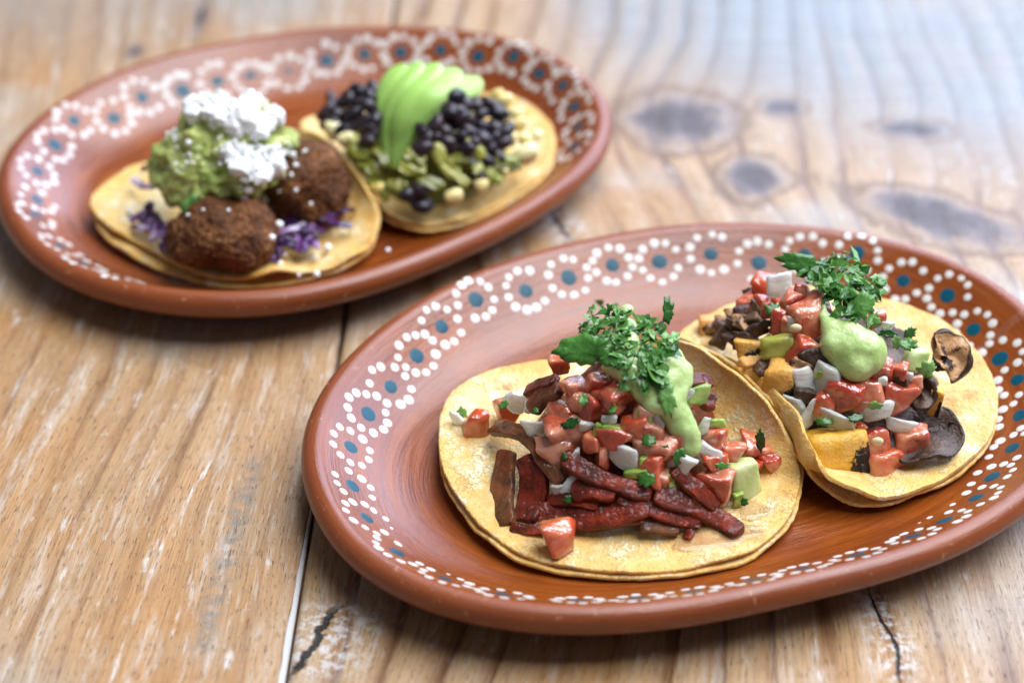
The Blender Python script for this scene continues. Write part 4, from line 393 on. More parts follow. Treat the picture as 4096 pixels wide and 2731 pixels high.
 (-12.35, 6.78, 6.43, 0.1), (-9.62, 7.16, 6.14, 0.13), (-11.74, 6.4, 6.38, 0.11), (-12.09, 6.64, 6.48, 0.15), (-11.69, 6.7, 6.54, 0.15), (-10.7, 6.85, 6.59, 0.1),
 (-9.71, 6.56, 6.0, 0.13), (-10.15, 7.13, 6.43, 0.13), (-11.68, 6.45, 6.4, 0.07), (-10.68, 5.95, 6.16, 0.16), (-9.4, 6.72, 5.98, 0.18), (-11.09, 6.0, 6.11, 0.18),
 (-12.52, 7.25, 6.35, 0.13), (-12.18, 7.63, 6.46, 0.08), (-11.0, 6.6, 6.54, 0.07), (-10.56, 6.05, 6.24, 0.07), (-11.09, 6.27, 6.35, 0.15), (-9.94, 6.42, 6.03, 0.08),
 (-12.88, 7.59, 6.0, 0.11), (-11.5, 7.04, 6.51, 0.18), (-9.89, 6.46, 6.03, 0.13), (-10.55, 6.48, 6.51, 0.13), (-12.32, 7.14, 6.46, 0.16), (-9.92, 6.51, 6.08, 0.18),
 (-9.63, 7.23, 6.14, 0.17), (-11.45, 6.63, 6.43, 0.15), (-11.46, 6.43, 6.3, 0.08), (-11.69, 6.36, 6.32, 0.13), (-10.43, 6.11, 6.27, 0.12), (-10.11, 6.38, 6.27, 0.18),
 (-11.8, 6.79, 6.57, 0.12), (-10.69, 6.12, 6.35, 0.1), (-10.63, 6.11, 6.32, 0.18), (-10.6, 6.88, 6.57, 0.13), (-9.76, 6.4, 5.9, 0.17), (-12.04, 6.74, 6.54, 0.13),
 (-10.42, 6.14, 6.27, 0.16), (-9.86, 6.61, 6.06, 0.19), (-11.22, 6.34, 6.32, 0.19), (-11.89, 6.4, 6.38, 0.08), (-11.5, 7.19, 6.51, 0.08), (-12.01, 7.05, 6.57, 0.18),
 (-12.54, 6.72, 6.24, 0.11), (-9.75, 6.53, 6.03, 0.15), (-10.56, 6.36, 6.48, 0.08), (-9.38, 7.21, 6.0, 0.11), (-11.65, 6.98, 6.57, 0.19), (-10.53, 6.03, 6.16, 0.13),
 (-9.68, 6.65, 6.08, 0.18), (-9.47, 6.6, 5.92, 0.12), (-10.02, 6.2, 5.9, 0.12), (-9.39, 6.85, 6.0, 0.15), (-9.35, 6.63, 5.87, 0.15), (-10.42, 5.93, 6.0, 0.18),
 (-10.64, 5.99, 6.22, 0.1), (-12.1, 6.61, 6.46, 0.11), (-10.25, 6.01, 5.98, 0.07), (-12.23, 7.33, 6.48, 0.14), (-12.82, 7.6, 6.0, 0.17), (-9.72, 6.92, 6.16, 0.16),
 (-11.25, 6.12, 6.16, 0.09), (-11.42, 6.31, 6.19, 0.14), (-10.51, 6.33, 6.43, 0.15), (-10.06, 6.34, 6.19, 0.15), (-10.39, 6.05, 6.16, 0.13), (-11.09, 6.01, 6.08, 0.11),
 (-9.88, 6.35, 5.87, 0.18), (-10.32, 6.16, 6.24, 0.12), (-9.45, 7.15, 6.06, 0.08), (-12.05, 7.59, 6.46, 0.13), (-11.89, 6.44, 6.43, 0.17), (-11.38, 6.5, 6.3, 0.09),
 (-10.08, 7.03, 6.38, 0.14), (-10.22, 6.7, 6.43, 0.08), (-12.5, 7.27, 6.38, 0.15), (-10.2, 7.09, 6.46, 0.18), (-11.54, 7.05, 6.54, 0.16), (-10.77, 6.06, 6.3, 0.08),
 (-11.54, 6.43, 6.35, 0.19), (-11.8, 6.43, 6.38, 0.17), (-10.04, 6.41, 6.22, 0.09), (-10.76, 6.08, 6.3, 0.07), (-10.3, 6.07, 6.14, 0.11), (-12.16, 7.41, 6.48, 0.12),
 (-10.18, 6.31, 6.24, 0.19), (-10.65, 5.96, 6.11, 0.1), (-9.49, 6.8, 6.06, 0.19), (-10.11, 6.41, 6.27, 0.18), (-12.36, 7.34, 6.46, 0.14), (-9.82, 6.55, 6.03, 0.11),
 (-10.07, 6.66, 6.32, 0.1), (-10.56, 5.92, 6.08, 0.18), (-10.55, 6.49, 6.51, 0.1), (-11.12, 6.38, 6.4, 0.13), (-10.81, 6.51, 6.54, 0.13), (-10.12, 6.08, 5.95, 0.17),
 (-12.49, 7.22, 6.35, 0.12), (-11.86, 6.92, 6.59, 0.16), (-9.4, 7.28, 6.0, 0.08), (-10.37, 6.52, 6.46, 0.08), (-10.92, 7.02, 6.54, 0.11), (-10.85, 5.92, 6.11, 0.18),
 (-12.33, 7.12, 6.46, 0.16), (-10.56, 6.07, 6.24, 0.12), (-10.42, 7.1, 6.48, 0.11), (-10.44, 6.11, 6.3, 0.13), (-10.71, 5.99, 6.16, 0.18), (-9.96, 6.32, 6.0, 0.17),
 (-9.45, 6.59, 5.95, 0.19), (-10.49, 6.94, 6.54, 0.08), (-9.7, 6.67, 6.08, 0.18), (-12.59, 7.4, 6.32, 0.1), (-11.56, 6.95, 6.54, 0.11), (-11.24, 6.4, 6.35, 0.18),
 (-12.44, 7.03, 6.4, 0.15), (-10.25, 6.65, 6.43, 0.09), (-9.93, 7.11, 6.32, 0.14), (-11.01, 6.69, 6.54, 0.14), (-10.4, 6.69, 6.51, 0.13), (-10.03, 6.15, 5.92, 0.11),
 (-11.98, 6.59, 6.48, 0.07), (-10.4, 5.99, 6.08, 0.07), (-12.37, 7.5, 6.46, 0.08), (-11.91, 6.38, 6.38, 0.1), (-9.96, 6.47, 6.11, 0.17), (-11.26, 6.17, 6.22, 0.17),
 (-11.16, 6.45, 6.43, 0.13), (-12.18, 6.9, 6.51, 0.08), (-9.82, 7.36, 6.22, 0.16), (-10.35, 6.93, 6.48, 0.16), (-11.79, 7.38, 6.51, 0.09), (-9.47, 7.25, 6.06, 0.07),
 (-12.22, 7.16, 6.51, 0.09), (-10.92, 6.31, 6.46, 0.15), (-9.75, 5.0, 4.88, 0.16), (-9.87, 5.47, 5.09, 0.09), (-9.81, 4.81, 4.91, 0.14), (-9.64, 5.31, 4.91, 0.13),
 (-9.33, 5.42, 4.8, 0.11), (-10.96, 4.88, 5.23, 0.12), (-9.7, 4.81, 4.75, 0.18), (-9.88, 4.77, 4.99, 0.08), (-10.16, 4.43, 4.96, 0.1), (-9.85, 5.11, 5.04, 0.16),
 (-10.77, 5.28, 5.55, 0.15), (-10.74, 4.88, 5.28, 0.14), (-11.11, 5.14, 5.39, 0.12), (-10.14, 4.5, 5.04, 0.15), (-10.04, 4.35, 4.64, 0.15), (-9.49, 5.68, 5.12, 0.14),
 (-9.16, 6.41, 4.1, 0.12), (-10.06, 4.82, 5.17, 0.09), (-10.21, 4.72, 5.17, 0.1), (-10.58, 4.57, 5.17, 0.13), (-10.16, 4.62, 5.09, 0.16), (-9.49, 5.16, 4.69, 0.18),
 (-10.82, 5.13, 5.36, 0.11), (-9.64, 4.92, 4.61, 0.17), (-9.91, 4.67, 4.93, 0.14), (-9.85, 4.98, 5.04, 0.07), (-9.78, 5.54, 5.23, 0.19), (-10.14, 4.42, 4.96, 0.12),
 (-10.29, 5.47, 5.25, 0.15), (-9.1, 5.55, 4.34, 0.12), (-10.59, 4.66, 5.23, 0.17), (-11.15, 5.07, 5.23, 0.18), (-10.5, 5.28, 5.33, 0.1), (-9.62, 4.9, 4.45, 0.08),
 (-9.97, 5.5, 5.12, 0.18), (-9.49, 5.49, 4.93, 0.16), (-9.48, 5.36, 4.85, 0.14), (-9.72, 5.11, 4.88, 0.12), (-10.51, 4.4, 5.07, 0.08), (-10.7, 4.75, 5.25, 0.15),
 (-9.1, 5.64, 4.45, 0.07), (-10.19, 5.06, 5.28, 0.15), (-10.21, 4.59, 5.09, 0.16), (-9.87, 5.44, 4.99, 0.18), (-11.48, 5.19, 5.39, 0.09), (-9.23, 5.74, 4.72, 0.11),
 (-10.22, 4.49, 5.07, 0.16), (-9.91, 4.5, 4.77, 0.14), (-10.89, 5.18, 5.41, 0.11), (-10.06, 4.43, 4.88, 0.16), (-10.41, 4.96, 5.31, 0.13), (-9.37, 5.68, 4.88, 0.12),
 (-10.95, 5.22, 5.52, 0.11), (-9.48, 5.02, 4.42, 0.1), (-10.23, 5.52, 5.25, 0.09), (-9.75, 4.81, 4.85, 0.1), (-10.08, 4.56, 5.01, 0.07), (-10.78, 4.65, 5.2, 0.14),
 (-9.91, 4.97, 5.07, 0.13), (-9.99, 5.14, 5.15, 0.16), (-10.26, 4.34, 4.88, 0.13), (-10.71, 5.33, 5.6, 0.14), (-9.61, 5.4, 4.96, 0.18), (-10.77, 4.64, 5.17, 0.13),
 (-11.07, 5.13, 5.44, 0.1), (-9.64, 5.6, 5.17, 0.13), (-10.08, 4.32, 4.72, 0.08), (-11.31, 5.21, 5.49, 0.18), (-10.32, 5.42, 5.36, 0.19), (-10.57, 4.91, 5.33, 0.08),
 (-9.48, 5.73, 5.2, 0.13), (-9.63, 5.0, 4.64, 0.18), (-10.33, 5.34, 5.28, 0.14), (-10.72, 5.34, 5.63, 0.18), (-9.85, 4.65, 4.88, 0.14), (-10.39, 4.26, 4.77, 0.13),
 (-10.29, 4.33, 4.91, 0.18), (-9.66, 5.57, 5.07, 0.08), (-10.5, 4.45, 5.07, 0.13), (-10.63, 5.29, 5.44, 0.18), (-9.32, 5.37, 4.75, 0.09), (-9.54, 5.04, 4.56, 0.14),
 (-9.78, 4.73, 4.85, 0.1), (-11.18, 5.1, 5.28, 0.08), (-9.28, 5.26, 4.51, 0.12), (-10.32, 4.99, 5.31, 0.14), (-10.47, 4.24, 4.85, 0.13), (-9.39, 5.1, 4.42, 0.17),
 (-9.61, 5.01, 4.53, 0.07), (-10.18, 4.39, 4.93, 0.08), (-10.08, 4.72, 5.12, 0.18), (-9.27, 5.81, 4.83, 0.14), (-9.54, 5.07, 4.56, 0.11), (-10.81, 4.67, 5.17, 0.12),
 (-9.11, 5.53, 4.42, 0.17), (-10.3, 4.3, 4.83, 0.16), (-10.57, 5.33, 5.49, 0.07), (-10.42, 5.4, 5.41, 0.14), (-11.1, 5.08, 5.28, 0.11), (-11.3, 5.12, 5.33, 0.07),
 (-10.68, 4.99, 5.31, 0.07), (-9.42, 5.69, 5.04, 0.09), (-9.38, 5.54, 4.85, 0.12), (-9.76, 5.58, 5.17, 0.1), (-9.26, 5.83, 4.99, 0.1), (-9.66, 5.29, 4.88, 0.09),
 (-11.23, 5.1, 5.2, 0.12), (-10.27, 4.22, 4.67, 0.12), (-10.29, 4.36, 4.91, 0.11), (-10.93, 5.14, 5.41, 0.09), (-10.87, 5.32, 5.68, 0.12), (-11.22, 5.02, 5.09, 0.15),
 (-10.93, 4.86, 5.23, 0.1), (-10.51, 4.69, 5.23, 0.18), (-9.29, 5.6, 4.8, 0.08), (-9.54, 5.54, 4.96, 0.08), (-10.18, 4.37, 4.88, 0.13), (-10.67, 5.22, 5.33, 0.16),
 (-9.37, 5.13, 4.45, 0.09), (-9.09, 6.24, 4.08, 0.19), (-10.24, 4.32, 4.83, 0.1), (-10.02, 4.35, 4.59, 0.07), (-9.42, 5.4, 4.85, 0.09), (-10.48, 4.42, 5.09, 0.14),
 (-9.3, 5.78, 4.93, 0.09), (-9.53, 5.53, 4.93, 0.15), (-9.45, 5.06, 4.42, 0.16), (-10.48, 5.28, 5.33, 0.07), (-9.79, 5.42, 4.99, 0.11), (-9.33, 5.23, 4.56, 0.15),
 (-9.38, 5.28, 4.72, 0.1), (-9.37, 5.35, 4.77, 0.13), (-10.08, 5.48, 5.15, 0.08), (-11.04, 4.84, 5.15, 0.19), (-10.4, 4.31, 4.91, 0.15), (-11.22, 5.12, 5.36, 0.12),
 (-9.75, 5.51, 5.09, 0.14), (-11.23, 5.2, 5.55, 0.1), (-10.41, 4.3, 4.88, 0.14), (-10.34, 4.54, 5.12, 0.13), (-9.62, 5.26, 4.85, 0.12), (-10.67, 4.77, 5.25, 0.09),
 (-10.0, 4.76, 5.07, 0.1), (-10.7, 4.72, 5.23, 0.18), (-11.25, 5.11, 5.36, 0.15), (-10.22, 4.23, 4.69, 0.18), (-9.96, 4.52, 4.85, 0.14), (-10.45, 4.4, 5.04, 0.18),
 (-9.73, 5.56, 5.2, 0.17), (-9.37, 5.72, 5.04, 0.12), (-10.0, 4.59, 4.99, 0.11), (-9.26, 5.8, 5.01, 0.12), (-9.76, 4.69, 4.72, 0.16), (-10.43, 4.27, 4.83, 0.08),
 (-10.32, 5.47, 5.33, 0.16), (-10.31, 4.38, 4.96, 0.14), (-10.87, 5.04, 5.28, 0.16), (-9.11, 5.64, 4.48, 0.17), (-9.93, 4.66, 4.99, 0.11), (-10.43, 4.23, 4.75, 0.1),
 (-9.94, 4.42, 4.64, 0.16), (-10.63, 4.59, 5.2, 0.18), (-9.48, 5.15, 4.61, 0.09), (-10.72, 4.61, 5.17, 0.19), (-9.62, 4.93, 4.56, 0.12), (-10.26, 4.58, 5.15, 0.18),
 (-11.46, 5.19, 5.39, 0.07), (-10.5, 4.46, 5.09, 0.11), (-9.82, 4.6, 4.77, 0.1), (-10.99, 4.94, 5.2, 0.09), (-10.01, 4.81, 5.15, 0.1), (-10.46, 5.33, 5.39, 0.07),
 (-9.52, 5.47, 4.93, 0.17), (-9.75, 4.57, 4.53, 0.07), (-9.88, 5.53, 5.2, 0.13), (-9.28, 5.84, 5.04, 0.09), (-11.22, 5.13, 5.33, 0.18), (-9.78, 5.0, 4.93, 0.09),
 (-10.13, 4.32, 4.72, 0.08), (-10.97, 5.09, 5.28, 0.11), (-10.41, 4.6, 5.17, 0.19), (-9.34, 5.38, 4.77, 0.19), (-9.86, 4.84, 4.99, 0.16), (-9.77, 4.77, 4.83, 0.18),
 (-10.73, 4.78, 5.28, 0.13), (-10.6, 5.25, 5.39, 0.12), (-9.92, 4.69, 4.96, 0.12), (-9.92, 5.08, 5.09, 0.07), (-10.22, 4.77, 5.23, 0.13), (-10.16, 5.54, 5.23, 0.11),
 (-9.46, 5.62, 4.99, 0.11), (-9.34, 5.17, 4.42, 0.1), (-9.61, 5.15, 4.77, 0.08), (-10.36, 4.37, 5.01, 0.07), (-10.7, 4.6, 5.17, 0.07), (-10.84, 5.2, 5.41, 0.09),
 (-10.24, 5.46, 5.25, 0.09), (-9.15, 5.54, 4.56, 0.11), (-10.48, 4.76, 5.25, 0.08), (-9.64, 5.38, 4.96, 0.18), (-10.32, 4.62, 5.17, 0.09), (-9.86, 5.01, 5.04, 0.11),
 (-9.17, 6.39, 4.08, 0.15), (-11.02, 5.08, 5.28, 0.14), (-10.43, 4.21, 4.69, 0.11), (-10.92, 5.18, 5.47, 0.1), (-10.97, 5.23, 5.55, 0.18), (-10.69, 5.33, 5.58, 0.14),
 (-9.68, 5.17, 4.8, 0.09), (-9.95, 4.78, 5.04, 0.09), (-10.38, 5.04, 5.33, 0.12), (-9.6, 4.96, 4.45, 0.13), (-10.13, 4.36, 4.88, 0.19), (-9.94, 5.48, 5.01, 0.18),
 (-9.66, 4.77, 4.56, 0.16), (-9.93, 5.52, 5.12, 0.16), (-11.31, 5.22, 5.49, 0.15), (-9.24, 5.24, 4.45, 0.08), (-9.13, 5.53, 4.45, 0.16), (-10.04, 4.7, 5.07, 0.17),
 (-10.16, 4.43, 4.96, 0.15), (-9.96, 5.09, 5.15, 0.09), (-10.02, 4.43, 4.85, 0.16), (-10.52, 5.27, 5.33, 0.12), (-9.47, 5.26, 4.8, 0.18), (-10.77, 5.21, 5.52, 0.13),
 (-9.5, 5.41, 4.88, 0.15), (-9.87, 4.54, 4.75, 0.13), (-9.67, 4.7, 4.42, 0.09), (-9.07, 6.12, 4.05, 0.19), (-9.94, 4.48, 4.83, 0.17), (-9.47, 5.61, 4.99, 0.07),
 (-9.41, 5.11, 4.45, 0.12), (-11.06, 4.98, 5.17, 0.16), (-9.64, 5.29, 4.91, 0.12), (-9.37, 5.11, 4.4, 0.16), (-10.52, 5.27, 5.36, 0.08), (-10.3, 5.15, 5.31, 0.19),
 (-9.99, 4.33, 4.59, 0.1), (-10.07, 5.07, 5.23, 0.18), (-10.17, 4.29, 4.8, 0.08), (-9.82, 4.66, 4.83, 0.09), (-9.79, 5.07, 4.99, 0.1), (-9.41, 5.12, 4.45, 0.11),
 (-9.06, 6.25, 4.1, 0.17), (-10.37, 4.56, 5.17, 0.16), (-9.35, 5.73, 5.01, 0.17), (-10.06, 4.54, 4.96, 0.16), (-10.48, 5.36, 5.47, 0.17), (-10.27, 4.68, 5.17, 0.19),
 (-9.02, 6.17, 4.05, 0.16), (-9.14, 6.16, 4.02, 0.11), (-9.56, 5.35, 4.88, 0.14), (-10.14, 4.35, 4.77, 0.11), (-9.58, 5.65, 5.23, 0.09), (-9.91, 4.57, 4.91, 0.1),
 (-9.63, 5.64, 5.2, 0.19), (-10.19, 4.44, 5.01, 0.14), (-9.23, 5.28, 4.45, 0.09), (-9.7, 4.72, 4.53, 0.15), (-9.45, 5.48, 4.88, 0.18), (-11.08, 5.16, 5.49, 0.17),
 (-9.87, 4.67, 4.91, 0.13), (-11.08, 5.27, 5.63, 0.18), (-9.59, 5.0, 4.29, 0.07), (-9.55, 5.04, 4.59, 0.1), (-9.26, 5.85, 5.04, 0.16), (-11.51, 5.19, 5.28, 0.11),
 (-10.13, 5.06, 5.23, 0.09), (-11.01, 5.25, 5.6, 0.08), (-10.6, 5.26, 5.36, 0.1), (-10.34, 4.31, 4.85, 0.12), (-9.67, 5.19, 4.83, 0.18), (-10.84, 5.14, 5.33, 0.12),
 (-11.08, 5.2, 5.58, 0.09), (-9.58, 5.12, 4.67, 0.07), (-9.27, 5.88, 5.12, 0.1), (-10.01, 5.21, 5.17, 0.16), (-10.06, 4.95, 5.2, 0.18), (-11.11, 4.93, 5.12, 0.1),
 (-9.24, 5.86, 5.04, 0.1), (-9.54, 5.02, 4.32, 0.12), (-10.53, 4.56, 5.2, 0.09), (-9.86, 4.42, 4.53, 0.13), (-10.39, 4.65, 5.23, 0.08), (-10.09, 5.03, 5.23, 0.16),
 (-9.41, 5.06, 4.4, 0.16), (-10.74, 5.28, 5.6, 0.09), (-10.38, 4.36, 4.99, 0.14), (-9.79, 4.6, 4.69, 0.1), (-10.27, 4.38, 4.93, 0.15), (-10.4, 5.31, 5.31, 0.17),
 (-10.54, 4.78, 5.28, 0.09), (-9.2, 5.36, 4.53, 0.14), (-10.24, 4.93, 5.25, 0.09), (-9.77, 5.09, 4.93, 0.12), (-9.4, 5.1, 4.51, 0.08), (-9.36, 5.48, 4.85, 0.19),
 (-11.4, 5.08, 5.12, 0.16), (-9.44, 5.71, 5.09, 0.1), (-11.11, 5.08, 5.25, 0.16), (-10.28, 4.28, 4.83, 0.15), (-9.97, 4.58, 4.96, 0.1), (-9.67, 4.76, 4.61, 0.19),
 (-10.87, 4.92, 5.25, 0.13), (-9.57, 5.21, 4.77, 0.17), (-10.7, 5.3, 5.52, 0.15), (-10.0, 4.57, 4.96, 0.13), (-10.55, 5.38, 5.52, 0.13), (-9.28, 5.86, 5.12, 0.18),
 (-9.92, 5.45, 5.01, 0.13), (-10.03, 4.35, 4.72, 0.08), (-9.38, 5.38, 4.8, 0.18), (-10.04, 4.44, 4.85, 0.08), (-11.02, 4.88, 5.17, 0.12), (-10.65, 4.68, 5.25, 0.18),
 (-10.02, 4.67, 5.04, 0.19), (-9.76, 4.79, 4.83, 0.18), (-9.66, 4.76, 4.42, 0.16), (-10.19, 5.1, 5.28, 0.07), (-10.49, 5.38, 5.55, 0.16), (-10.35, 4.53, 5.09, 0.15),
 (-9.98, 4.39, 4.69, 0.09), (-9.96, 4.36, 4.61, 0.17), (-11.33, 5.03, 5.12, 0.09), (-10.77, 4.94, 5.28, 0.17), (-11.29, 5.11, 5.25, 0.12), (-10.25, 5.46, 5.23, 0.1),
 (-10.06, 5.19, 5.2, 0.15), (-10.96, 5.11, 5.28, 0.18), (-10.5, 4.52, 5.12, 0.18), (-10.02, 4.36, 4.69, 0.16), (-10.28, 4.5, 5.09, 0.08), (-9.6, 5.07, 4.69, 0.18),
 (-9.86, 5.45, 4.99, 0.16), (-9.39, 5.18, 4.59, 0.09), (-10.02, 4.7, 5.09, 0.08), (-10.69, 5.08, 5.33, 0.16), (-10.49, 5.31, 5.31, 0.18), (-9.77, 5.49, 5.07, 0.14),
 (-10.0, 4.71, 5.04, 0.16), (-9.71, 4.78, 4.69, 0.08), (-10.46, 4.73, 5.25, 0.11), (-10.54, 5.17, 5.33, 0.08), (-9.25, 5.8, 4.93, 0.14), (-10.32, 4.83, 5.25, 0.16),
 (-9.76, 4.99, 4.91, 0.16), (-11.52, 5.18, 5.33, 0.13), (-10.05, 4.78, 5.15, 0.1), (-10.15, 4.71, 5.15, 0.09), (-9.92, 4.7, 4.96, 0.08), (-10.34, 4.45, 5.07, 0.15),
 (-10.29, 4.52, 5.09, 0.1), (-10.21, 4.48, 5.04, 0.14), (-9.68, 4.68, 4.51, 0.15), (-11.0, 5.08, 5.23, 0.16), (-9.85, 5.52, 5.15, 0.1), (-9.98, 4.57, 4.99, 0.19),
 (-11.08, 5.22, 5.58, 0.14), (-10.08, 4.89, 5.17, 0.14), (-11.0, 4.82, 5.17, 0.13), (-9.21, 5.84, 4.83, 0.15), (-9.71, 5.26, 4.91, 0.16), (-9.22, 5.27, 4.4, 0.18),
 (-10.24, 4.22, 4.61, 0.07), (-9.6, 5.18, 4.77, 0.17), (-9.8, 4.95, 4.96, 0.12), (-10.02, 4.34, 4.56, 0.08), (-10.84, 5.18, 5.44, 0.08), (-10.29, 5.15, 5.31, 0.09),
 (-9.19, 5.68, 4.67, 0.13), (-10.32, 5.08, 5.31, 0.08), (-10.47, 4.95, 5.31, 0.14), (-9.53, 5.67, 5.23, 0.1), (-9.77, 5.46, 4.99, 0.14), (-9.25, 5.71, 4.75, 0.19),
 (-10.47, 4.33, 4.93, 0.15), (-9.33, 5.76, 5.09, 0.18), (-9.35, 5.15, 4.48, 0.17), (-10.97, 5.18, 5.47, 0.15), (-9.92, 4.85, 5.07, 0.19), (-10.01, 4.89, 5.15, 0.08),
 (-10.28, 4.64, 5.2, 0.18), (-10.24, 4.77, 5.23, 0.14), (-9.65, 5.43, 4.99, 0.13), (-9.46, 5.73, 5.17, 0.08), (-10.38, 5.05, 5.31, 0.16), (-10.0, 4.97, 5.15, 0.08),
 (-9.81, 5.3, 4.96, 0.12), (-9.82, 5.47, 5.04, 0.13), (-9.9, 4.65, 4.91, 0.19), (-10.27, 4.58, 5.15, 0.13), (-9.47, 5.09, 4.59, 0.1), (-10.33, 4.9, 5.31, 0.14),
 (-10.93, 5.0, 5.25, 0.14), (-10.27, 5.0, 5.28, 0.1), (-9.48, 5.07, 4.59, 0.07), (-9.29, 5.17, 4.42, 0.1), (-9.59, 5.04, 4.51, 0.18), (-10.25, 5.16, 5.28, 0.12),
 (-9.47, 5.68, 5.07, 0.18), (-9.96, 4.67, 5.01, 0.12), (-10.06, 4.52, 4.99, 0.12), (-9.5, 5.71, 5.17, 0.17), (-11.1, 5.21, 5.58, 0.13), (-9.66, 5.63, 5.2, 0.08),
 (-9.97, 5.55, 5.28, 0.15), (-10.8, 5.14, 5.36, 0.09), (-9.25, 5.7, 4.77, 0.12), (-10.04, 4.41, 4.83, 0.13), (-9.21, 5.86, 4.69, 0.19), (-10.12, 4.6, 5.07, 0.14),
 (-10.36, 4.47, 5.09, 0.09), (-10.91, 5.27, 5.66, 0.11), (-9.67, 5.33, 4.91, 0.14), (-10.22, 4.93, 5.28, 0.13), (-10.07, 4.92, 5.2, 0.07), (-9.81, 5.59, 5.25, 0.15),
 (-9.39, 5.66, 4.91, 0.12), (-9.36, 5.17, 4.59, 0.11), (-9.47, 5.28, 4.8, 0.08), (-9.3, 5.78, 4.91, 0.08), (-9.94, 4.53, 4.83, 0.08), (-10.96, 5.13, 5.33, 0.13),
 (-11.45, 5.2, 5.33, 0.12), (-10.48, 4.47, 5.09, 0.13), (-10.8, 4.87, 5.28, 0.17), (-10.25, 4.22, 4.64, 0.16), (-9.19, 5.86, 4.75, 0.13), (-11.11, 5.23, 5.6, 0.19),
 (-10.37, 7.46, 6.34, 0.44), (-10.91, 6.01, 6.04, 0.59), (-10.08, 6.07, 5.78, 0.62), (-10.73, 5.89, 5.88, 0.65), (-10.06, 6.38, 6.04, 0.48), (-10.43, 6.0, 6.04, 0.48),
 (-10.23, 6.15, 6.07, 0.65), (-12.56, 6.76, 6.12, 0.64), (-9.64, 6.75, 5.96, 0.48), (-10.48, 7.44, 6.34, 0.44), (-9.67, 6.55, 5.88, 0.64), (-11.51, 7.36, 6.34, 0.55),
 (-10.0, 6.3, 5.91, 0.58), (-12.78, 7.86, 5.96, 0.56), (-10.11, 7.34, 6.31, 0.54), (-11.26, 6.32, 6.2, 0.58), (-11.41, 6.68, 6.28, 0.51), (-11.94, 6.65, 6.39, 0.51),
 (-9.45, 7.17, 5.94, 0.45), (-10.56, 6.8, 6.45, 0.63), (-11.53, 6.48, 6.26, 0.48), (-10.41, 6.4, 6.34, 0.5), (-11.15, 6.3, 6.23, 0.38), (-11.5, 6.8, 6.39, 0.46),
 (-10.86, 6.46, 6.39, 0.44), (-12.56, 6.77, 6.12, 0.47), (-11.62, 6.92, 6.42, 0.4), (-9.98, 6.19, 5.78, 0.39), (-10.79, 6.24, 6.31, 0.63), (-11.57, 6.29, 6.1, 0.48),
 (-10.55, 6.09, 6.18, 0.57), (-10.8, 5.94, 6.04, 0.57), (-9.29, 6.93, 5.83, 0.64), (-11.83, 6.44, 6.26, 0.53), (-10.29, 4.31, 4.79, 0.62), (-11.02, 5.16, 5.37, 0.4),
 (-9.29, 5.4, 4.57, 0.61), (-10.5, 4.43, 4.97, 0.62), (-9.82, 4.65, 4.68, 0.6), (-11.09, 5.11, 5.27, 0.38), (-9.32, 5.55, 4.68, 0.45), (-9.79, 4.56, 4.52, 0.45),
 (-12.85, 5.48, 4.96, 0.08), (-10.6, 4.16, 4.26, 0.11), (-8.95, 7.15, 4.24, 0.09), (-9.03, 6.95, 4.69, 0.09), (-13.13, 6.29, 5.36, 0.06), (-12.55, 5.07, 4.83, 0.08),
 (-13.42, 5.7, 4.34, 0.1), (-13.68, 6.54, 5.2, 0.1), (-13.51, 5.75, 4.26, 0.11), (-9.01, 6.99, 4.32, 0.09), (-12.73, 5.17, 4.8, 0.11), (-13.51, 6.69, 5.31, 0.06),
 (-12.56, 7.1, 6.3, 0.08), (-13.75, 6.76, 5.17, 0.06), (-8.4, 6.85, 4.34, 0.12), (-12.51, 5.13, 4.85, 0.09), (-9.05, 7.0, 4.24, 0.12), (-9.15, 5.98, 4.96, 0.06),
 (-11.39, 6.34, 6.19, 0.11), (-12.68, 5.21, 4.83, 0.06), (-10.97, 4.53, 5.04, 0.08), (-13.18, 5.34, 4.53, 0.06), (-9.95, 5.74, 5.52, 0.1), (-13.24, 5.33, 4.45, 0.12),
 (-10.86, 5.85, 6.0, 0.08), (-11.7, 6.81, 6.54, 0.06), (-9.2, 5.89, 4.72, 0.09), (-13.54, 5.77, 4.26, 0.08), (-12.51, 5.27, 4.99, 0.09), (-8.89, 7.17, 4.32, 0.07),
 (-13.13, 5.27, 4.59, 0.12), (-10.55, 4.86, 5.31, 0.08), (-10.07, 4.6, 5.04, 0.12), (-10.21, 5.57, 5.28, 0.13), (-12.55, 5.3, 4.96, 0.09), (-9.92, 5.48, 5.09, 0.09),
 (-12.65, 5.22, 4.83, 0.06), (-13.24, 5.96, 5.09, 0.1), (-13.46, 5.73, 4.34, 0.07), (-13.59, 5.8, 4.24, 0.05), (-9.74, 6.77, 6.14, 0.1), (-8.73, 7.47, 4.24, 0.1),
 (-8.88, 7.11, 4.51, 0.09), (-12.36, 5.38, 5.39, 0.06), (-13.64, 6.74, 5.25, 0.13), (-9.41, 5.48, 4.88, 0.12), (-13.51, 5.76, 4.16, 0.07), (-13.47, 6.34, 5.28, 0.11),
 (-11.38, 5.13, 5.23, 0.06), (-12.37, 5.25, 4.99, 0.07), (-9.03, 6.43, 4.99, 0.06), (-9.7, 4.86, 4.75, 0.08), (-13.25, 5.41, 4.45, 0.06), (-12.75, 5.43, 5.04, 0.12),
 (-13.21, 5.24, 4.48, 0.09), (-13.41, 6.35, 5.31, 0.11), (-13.08, 5.2, 4.61, 0.06), (-9.08, 6.31, 4.1, 0.05), (-13.4, 6.66, 5.36, 0.08), (-9.02, 6.31, 4.75, 0.07),
